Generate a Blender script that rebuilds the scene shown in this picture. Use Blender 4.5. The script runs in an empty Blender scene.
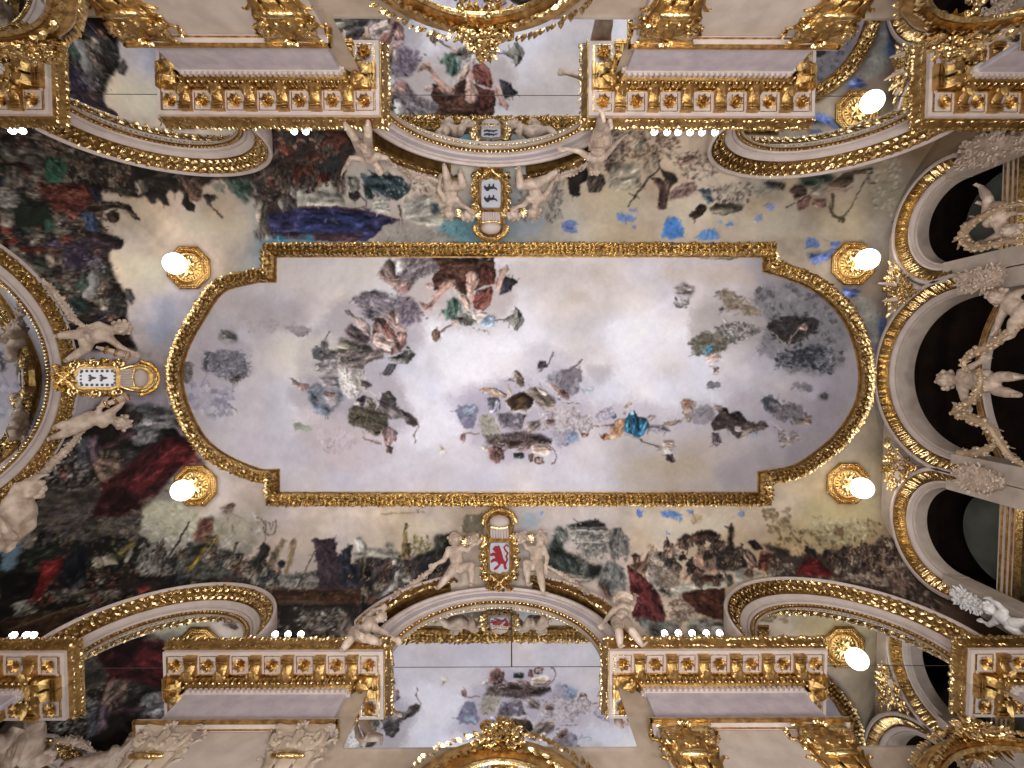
import bpy, bmesh, math, random
import numpy as np
from mathutils import Vector, Matrix
random.seed(7)
PI=math.pi
S=0.018                      # metres per unit; 1 unit is about one photo pixel on the ceiling
CAMZ=1.5
H=500.0                      # flat of the ceiling above the camera, in units
FPX=474.0
YF,YB,XL,XR=-184.8,216.2,-425.7,389.7
COL=bpy.context.scene.collection

# ---------------------------------------------------------------- camera frame
def _axes():
    n=np.array([-2.43,-19.68,500.0]); n/=np.linalg.norm(n)
    ex=np.array([1.0,0,0]); X=ex-(ex@n)*n; X/=np.linalg.norm(X)
    return X,np.cross(n,X),n
AX,AY,AZ=_axes()
def unp(px,py,ax,val):
    d=np.array([px-512.0,py-384.0,FPX]); w=np.array([d@AX,d@AY,d@AZ]); w=w*val/w[ax]
    return (float(w[0]),float(w[1]),float(w[2]))
def proj_np(P):
    v=P[:,0:1]*AX+P[:,1:2]*AY+P[:,2:3]*AZ
    return 512+FPX*v[:,0]/v[:,2],384+FPX*v[:,1]/v[:,2]
def M(p): return Vector((p[0]*S,p[1]*S,p[2]*S+CAMZ))

# ---------------------------------------------------------------- walls: (u along, p into room, z)
def wf(u,p,z): return (u,YF+p,z)
def wb(u,p,z): return (u,YB-p,z)
def wl(u,p,z): return (XL+p,u,z)
def wr(u,p,z): return (XR-p,u,z)
def pf(px,py,p): q=unp(px,py,1,YF+p); return (q[0],p,q[2])
def pb(px,py,p): q=unp(px,py,1,YB-p); return (q[0],p,q[2])
def pl(px,py,p): q=unp(px,py,0,XL+p); return (q[1],p,q[2])
def pr(px,py,p): q=unp(px,py,0,XR-p); return (q[1],p,q[2])
WALL={'f':(wf,pf),'b':(wb,pb),'l':(wl,pl),'r':(wr,pr)}
def circ(w,pts,p):
    P=[WALL[w][1](x,y,p) for x,y in pts]
    A=np.array([[2*a[0],2*a[2],1] for a in P]); B=np.array([a[0]**2+a[2]**2 for a in P])
    c=np.linalg.lstsq(A,B,rcond=None)[0]
    return float(c[0]),float(c[1]),float(math.sqrt(c[2]+c[0]**2+c[1]**2))

# ---------------------------------------------------------------- materials
def mat(name,col,rough=.6,metal=0,var=0.0,scale=8.0,bump=0.0,bscale=40.0,col2=None,emit=None,estr=0,detail=4,spec=None):
    m=bpy.data.materials.new(name); m.use_nodes=True; nt=m.node_tree; b=nt.nodes['Principled BSDF']
    b.inputs['Roughness'].default_value=rough; b.inputs['Metallic'].default_value=metal
    if spec is not None: b.inputs['Specular IOR Level'].default_value=spec
    b.inputs['Base Color'].default_value=(*col,1)
    tc=nt.nodes.new('ShaderNodeTexCoord')
    if var or col2:
        n=nt.nodes.new('ShaderNodeTexNoise'); n.inputs['Scale'].default_value=scale; n.inputs['Detail'].default_value=detail
        nt.links.new(tc.outputs['Object'],n.inputs['Vector'])
        r=nt.nodes.new('ShaderNodeValToRGB'); e=r.color_ramp.elements
        c2=col2 or tuple(c*(1-var) for c in col)
        e[0].position=.35; e[0].color=(*c2,1); e[1].position=.65; e[1].color=(*col,1)
        nt.links.new(n.outputs['Fac'],r.inputs['Fac']); nt.links.new(r.outputs['Color'],b.inputs['Base Color'])
    if bump:
        n2=nt.nodes.new('ShaderNodeTexNoise'); n2.inputs['Scale'].default_value=bscale; n2.inputs['Detail'].default_value=3
        nt.links.new(tc.outputs['Object'],n2.inputs['Vector'])
        bp=nt.nodes.new('ShaderNodeBump'); bp.inputs['Strength'].default_value=bump; bp.inputs['Distance'].default_value=.02
        nt.links.new(n2.outputs['Fac'],bp.inputs['Height']); nt.links.new(bp.outputs['Normal'],b.inputs['Normal'])
    if emit: b.inputs['Emission Color'].default_value=(*emit,1); b.inputs['Emission Strength'].default_value=estr
    return m
GOLD=mat('gilding',(.70,.46,.17),.33,1,0,14,.5,60,col2=(.36,.20,.065))
GOLD2=mat('gilding_bright',(.86,.66,.34),.24,1,0,22,.35,50,col2=(.42,.27,.10))
BRONZE=mat('dark_gilding',(.34,.20,.065),.45,1,0,10,.6,45,col2=(.17,.09,.03))  # darker gilding for the beds behind leaves and beads
WHITE=mat('painted_plaster',(.54,.452,.412),.6,0,0,5,.15,30,col2=(.46,.375,.335))
CREAM=mat('cream_plaster',(.47,.39,.33),.6,0,0,5,.1,30,col2=(.38,.31,.26))
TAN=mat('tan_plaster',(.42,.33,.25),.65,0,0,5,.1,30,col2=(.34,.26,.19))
MARBLE=mat('lilac_marble',(.46,.41,.43),.35,0,0,9,.0,30,col2=(.37,.32,.36),detail=8)
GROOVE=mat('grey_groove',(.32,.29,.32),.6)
STONE=mat('statue_plaster',(.60,.475,.38),.55,0,0,9,.25,40,col2=(.38,.28,.21))
STONE_LIT=mat('lit_statue_plaster',(.80,.77,.74),.5,0,0,9,.25,40,col2=(.68,.65,.63))  # paler statue plaster, bright light put into the colour
CARVE=mat('carved_garland',(.55,.38,.20),.45,.5,0,30,.4,60,col2=(.50,.40,.31))
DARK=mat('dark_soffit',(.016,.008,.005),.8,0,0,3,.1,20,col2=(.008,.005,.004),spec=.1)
JOINT=mat('brown_joint',(.05,.035,.03),.8)  # dark joint between mirror panes
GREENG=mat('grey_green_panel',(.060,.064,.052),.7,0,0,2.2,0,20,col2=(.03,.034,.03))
SHIELDW=mat('white_enamel',(.80,.80,.83),.4)
RED=mat('heraldic_red',(.27,.012,.018),.5)
BLACK=mat('heraldic_black',(.02,.02,.025),.5)
SHIELD=mat('silver_enamel',(.50,.51,.57),.4,0,0,6,0,20,col2=(.42,.43,.49))
BULB=mat('lamp_glass',(1,1,1),.3,emit=(1,.96,.88),estr=7)
GLINT=mat('cornice_bulb',(1,1,1),.3,emit=(.9,.93,1),estr=9)
FLOORM=mat('parquet_oak',(.30,.19,.11),.4,0,0,3,.0,20,col2=(.2,.12,.07))
def mirror_mat():
    m=bpy.data.materials.new('mirror_glass'); m.use_nodes=True; b=m.node_tree.nodes['Principled BSDF']
    b.inputs['Base Color'].default_value=(.74,.76,.78,1); b.inputs['Metallic'].default_value=1; b.inputs['Roughness'].default_value=0
    return m
MIRROR=mirror_mat()
def mural_mat(name='fresco_paint'):
    m=bpy.data.materials.new(name); m.use_nodes=True; nt=m.node_tree; b=nt.nodes['Principled BSDF']
    a=nt.nodes.new('ShaderNodeVertexColor'); a.layer_name='paint'
    b.inputs['Roughness'].default_value=.85; b.inputs['Specular IOR Level'].default_value=.15
    nt.links.new(a.outputs['Color'],b.inputs['Base Color']); return m
FRESCO=mural_mat()

# ---------------------------------------------------------------- mesh builder (unit coordinates in, metres out)
class MB:
    def __init__(s): s.v=[]; s.f=[]
    def add(s,V,F):
        o=len(s.v); s.v+=[tuple(map(float,a)) for a in V]; s.f+=[tuple(i+o for i in f) for f in F]
    def build(s,name,m,parent=None,smooth=True,origin=None,bevel=0,auto=True):
        me=bpy.data.meshes.new(name); o=bpy.data.objects.new(name,me); COL.objects.link(o)
        base=Vector(parent['_o']) if parent is not None and '_o' in parent.keys() else Vector((0,0,0))
        if parent is None and origin is not None: base=M(origin)
        me.from_pydata([M(v)-base for v in s.v],[],s.f)
        me.materials.append(m)
        bm=bmesh.new(); bm.from_mesh(me)
        if auto: bmesh.ops.recalc_face_normals(bm,faces=bm.faces)
        bm.to_mesh(me); bm.free()
        if smooth:
            me.polygons.foreach_set('use_smooth',[True]*len(me.polygons))
            try: me.set_sharp_from_angle(angle=math.radians(42))
            except Exception: pass
        o['_o']=tuple(base)
        if parent is not None: o.parent=parent
        elif origin is not None: o.location=base
        if bevel:
            b=o.modifiers.new('bevel','BEVEL'); b.width=bevel*S; b.segments=2; b.limit_method='ANGLE'
        return o
def thing(name,label,cat,origin,group=None):
    o=bpy.data.objects.new(name,None); COL.objects.link(o); o.location=M(origin); o.empty_display_size=.1
    o['label']=label; o['category']=cat; o['_o']=tuple(M(origin))
    if group: o['group']=group
    return o
def tag(o,label,cat,group=None,kind=None):
    o['label']=label; o['category']=cat
    if group: o['group']=group
    if kind: o['kind']=kind
    return o
def struct(o,label=None):
    o['kind']='structure'
    if label: o['label']=label
    return o

def box(mb,fn,u0,u1,p0,p1,z0,z1):
    V=[fn(u,p,z) for z in (z0,z1) for p in (p0,p1) for u in (u0,u1)]
    mb.add(V,[(0,1,3,2),(4,6,7,5),(0,4,5,1),(2,3,7,6),(0,2,6,4),(1,5,7,3)])
def loopsweep(mb,rings,closed=False,caps=True):
    n=len(rings[0]); o=len(mb.v); V=[p for r in rings for p in r]; F=[]
    m=len(rings); rng=range(m if closed else m-1)
    for i in rng:
        j=(i+1)%m
        for k in range(n):
            l=(k+1)%n; F.append((i*n+k,i*n+l,j*n+l,j*n+k))
    if caps and not closed: F.append(tuple(range(n))[::-1]); F.append(tuple((m-1)*n+k for k in range(n)))
    mb.add(V,F)
def arcband(mb,fn,cx,cz,r,prof,t0,t1,n=72):
    rings=[]
    for i in range(n+1):
        t=t0+(t1-t0)*i/n; c,s_=math.cos(t),math.sin(t)
        rings.append([fn(cx+(r+d)*c,p,cz+(r+d)*s_) for d,p in prof])
    loopsweep(mb,rings)
def ell(mb,c,rad,ax=None,nu=12,nv=8):
    # ellipsoid, ax: list of three axis vectors
    if ax is None: ax=[(1,0,0),(0,1,0),(0,0,1)]
    c=np.array(c,float); A=[np.array(a,float)*r for a,r in zip(ax,rad if hasattr(rad,'__len__') else (rad,)*3)]
    V=[c+A[2]]; 
    for i in range(1,nv):
        t=PI*i/nv
        for j in range(nu):
            f=2*PI*j/nu; V.append(c+A[0]*math.sin(t)*math.cos(f)+A[1]*math.sin(t)*math.sin(f)+A[2]*math.cos(t))
    V.append(c-A[2]); F=[]
    for j in range(nu): F.append((0,1+j,1+(j+1)%nu))
    for i in range(nv-2):
        for j in range(nu):
            a=1+i*nu+j; b=1+i*nu+(j+1)%nu; F.append((a,a+nu,b+nu,b))
    L=len(V)-1
    for j in range(nu): F.append((L,L-nu+(j+1)%nu,L-nu+j))
    mb.add(V,F)
def tube(mb,pts,rad,n=8,caps=True):
    P=[np.array(p,float) for p in pts]; R=rad if hasattr(rad,'__len__') else [rad]*len(P)
    rings=[]; ref=np.array([.31,.17,.93])
    for i,p in enumerate(P):
        d=P[min(i+1,len(P)-1)]-P[max(i-1,0)]; d/=max(np.linalg.norm(d),1e-9)
        a=np.cross(d,ref); a/=max(np.linalg.norm(a),1e-9); b=np.cross(d,a); ref=np.cross(a,d)if False else ref
        rings.append([tuple(p+R[i]*(a*math.cos(2*PI*k/n)+b*math.sin(2*PI*k/n))) for k in range(n)])
    loopsweep(mb,rings,caps=caps)
def spline(pts,n=6):
    P=[np.array(p,float) for p in pts]; P=[2*P[0]-P[1]]+P+[2*P[-1]-P[-2]]; out=[]
    for i in range(1,len(P)-2):
        for k in range(n):
            t=k/n; a,b,c,d=P[i-1:i+3]
            out.append(.5*((2*b)+(c-a)*t+(2*a-5*b+4*c-d)*t*t+(3*b-a-3*c+d)*t**3))
    out.append(P[-2]); return out
def unit(v):
    v=np.array(v,float); return v/max(np.linalg.norm(v),1e-9)
def leaf(mb,pos,d,nrm,L,Wd,h):
    # an acanthus lobe lying on a surface, ridge raised, tip curling up
    pos=np.array(pos,float); d=unit(d); nrm=unit(nrm); s=np.cross(d,nrm)
    V=[pos, pos+d*L*.35+s*Wd*.5+nrm*h*.15, pos+d*L*.35+nrm*h*.9, pos+d*L*.35-s*Wd*.5+nrm*h*.15,
       pos+d*L*.75+s*Wd*.38+nrm*h*.4, pos+d*L*.75+nrm*h*1.15, pos+d*L*.75-s*Wd*.38+nrm*h*.4, pos+d*L+nrm*h*.9]
    mb.add(V,[(0,1,2),(0,2,3),(1,4,5,2),(2,5,6,3),(4,7,5),(5,7,6),(0,3,1),(1,3,6,4),(4,6,7)])
def resample(P,step,closed=False):
    P=[np.array(p,float) for p in P]; 
    if closed: P=P+[P[0]]
    seg=[np.linalg.norm(P[i+1]-P[i]) for i in range(len(P)-1)]; T=sum(seg); n=max(2,int(round(T/step))); out=[]
    for k in range(n if closed else n+1):
        t=T*k/n; i=0
        while i<len(seg)-1 and t>seg[i]: t-=seg[i]; i+=1
        f=min(1,t/max(seg[i],1e-9)); out.append((P[i]*(1-f)+P[i+1]*f,unit(P[i+1]-P[i])))
    return out
def leafband(mb,P,nrmf,width,step=4.5,L=8,Wd=4.5,h=2.4,rows=3,closed=False,spread=.9):
    for k,(p,t) in enumerate(resample(P,step,closed)):
        nn=unit(nrmf(p,t)); s=np.cross(t,nn)
        for r in range(rows):
            o=(r-(rows-1)/2)/(max(rows-1,1))*width*.78 if rows>1 else 0
            o+=random.uniform(-.5,.5)
            a=spread*o/(width*.5)*.9+random.uniform(-.35,.35); sg=1 if (k%2) else 1
            d=t*math.cos(a)*sg+s*math.sin(a)
            leaf(mb,p+s*o-t*L*.4+nn*random.uniform(-.3,.6),d,nn,L*random.uniform(.75,1.2),Wd*random.uniform(.8,1.2),h*random.uniform(.7,1.4))
def rosette(mb,c,nrm,r,petals=8,h=2.0,two=True):
    c=np.array(c,float); n=unit(nrm); a=unit(np.cross(n,(.3,.5,.81))); b=np.cross(n,a)
    for lay in range(2 if two else 1):
        for k in range(petals):
            t=2*PI*(k+.5*lay)/petals; d=a*math.cos(t)+b*math.sin(t)
            leaf(mb,c+n*(h*.3*lay)+d*r*.12,d,n,r*(1-.3*lay),r*.62*(1-.2*lay),h)
    ell(mb,c+n*h*.7,(r*.26,r*.26,h*.8),[a,b,n],8,6)
def spiral(mb,fn,cu,cz,p,r,turns,rad,sgn=1,a0=0,n=40):
    pts=[]
    for i in range(n+1):
        t=i/n; rr=r*(1-.85*t); a=a0+sgn*2*PI*turns*t
        pts.append(fn(cu+rr*math.cos(a),p+2*t,cz+rr*math.sin(a)))
    tube(mb,pts,[rad*(1-.45*i/n) for i in range(n+1)],6)
# ================================================================ the murals, as pigment colours on a plan of the vault
PAINT_SKY_IN="""190,370,190,178,180 185,400,185,175,182 220,310,195,184,184 290,280,205,193,190 340,275,208,198,196 260,330,198,184,182 240,350,208,200,206 300,310,190,178,182 300,345,224,214,208
350,300,216,207,204 330,330,222,215,220 300,400,216,208,212 250,440,212,205,212 230,400,208,200,208 300,450,210,200,206 340,440,212,198,200 400,460,212,206,218 420,380,228,222,230 460,330,231,225,231
420,300,227,219,223 450,420,222,215,226 520,340,229,223,229 600,300,215,205,204 540,270,212,203,205 600,270,214,205,208 560,310,214,202,198 640,330,233,227,233 640,390,233,229,238 680,300,220,210,212
720,260,208,198,206 740,290,206,194,194 700,350,227,221,227 720,390,222,216,223 600,480,205,196,200 520,480,209,200,206 460,480,210,202,210 640,455,188,174,166 700,460,178,164,158 750,480,166,152,150
700,490,170,158,156 800,455,152,142,143 840,400,158,148,152 855,360,162,152,155 780,398,205,198,207 800,385,172,165,172 790,290,132,124,130 820,310,112,104,110 845,330,116,108,112 850,300,132,124,129
772,275,168,158,163 780,262,150,140,145 380,490,208,200,210 285,485,206,198,206 560,440,206,198,208 450,370,229,223,229"""
PAINT_SKY_OUT="""270,235,110,140,155 420,235,160,150,140 440,200,198,188,172 480,230,95,122,132 560,225,150,150,142 600,200,170,160,140 640,180,172,160,140 700,205,192,182,166 740,225,184,175,158 780,210,165,158,142
800,230,160,155,142 830,200,150,142,126 860,220,140,134,121 900,170,120,112,98 880,190,135,128,112 920,150,104,91,74 870,300,120,112,105 880,335,92,92,98 885,280,122,114,102 800,275,165,158,145 140,220,178,170,156
170,200,182,170,154 210,215,180,168,152 240,232,178,168,158 130,270,192,184,166 150,290,176,171,172 160,310,156,159,172 165,330,152,157,170 140,350,160,155,156 165,370,165,158,160 200,250,186,176,166 140,410,118,116,128
150,430,126,122,133 130,400,130,125,130 860,420,150,142,126 880,400,130,128,119 790,500,170,160,142 820,520,162,150,120 860,510,166,156,127 800,540,152,137,107 880,480,150,140,116 890,440,124,119,109 870,540,136,121,91
230,505,188,181,178 250,530,172,164,156 290,520,187,180,177 340,520,193,187,181 400,520,192,181,165 430,530,193,185,174 470,520,165,150,130 540,520,160,158,161 600,520,182,174,167 650,530,195,187,173 620,550,192,184,174
700,520,191,181,162 740,530,182,170,150 760,550,165,150,125 200,520,160,155,146 180,540,150,146,133 230,550,150,142,136 320,540,188,182,172 380,540,190,182,170 -60,200,60,52,48 -60,500,48,40,38 1000,140,92,76,60 990,600,50,38,34"""
DARKS='2a2220 362b28 46372f 5a473e 6f5c50 3a3440 2c352e 53494a 7d6e60 8f8070 4f2f2a 31282e'
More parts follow.
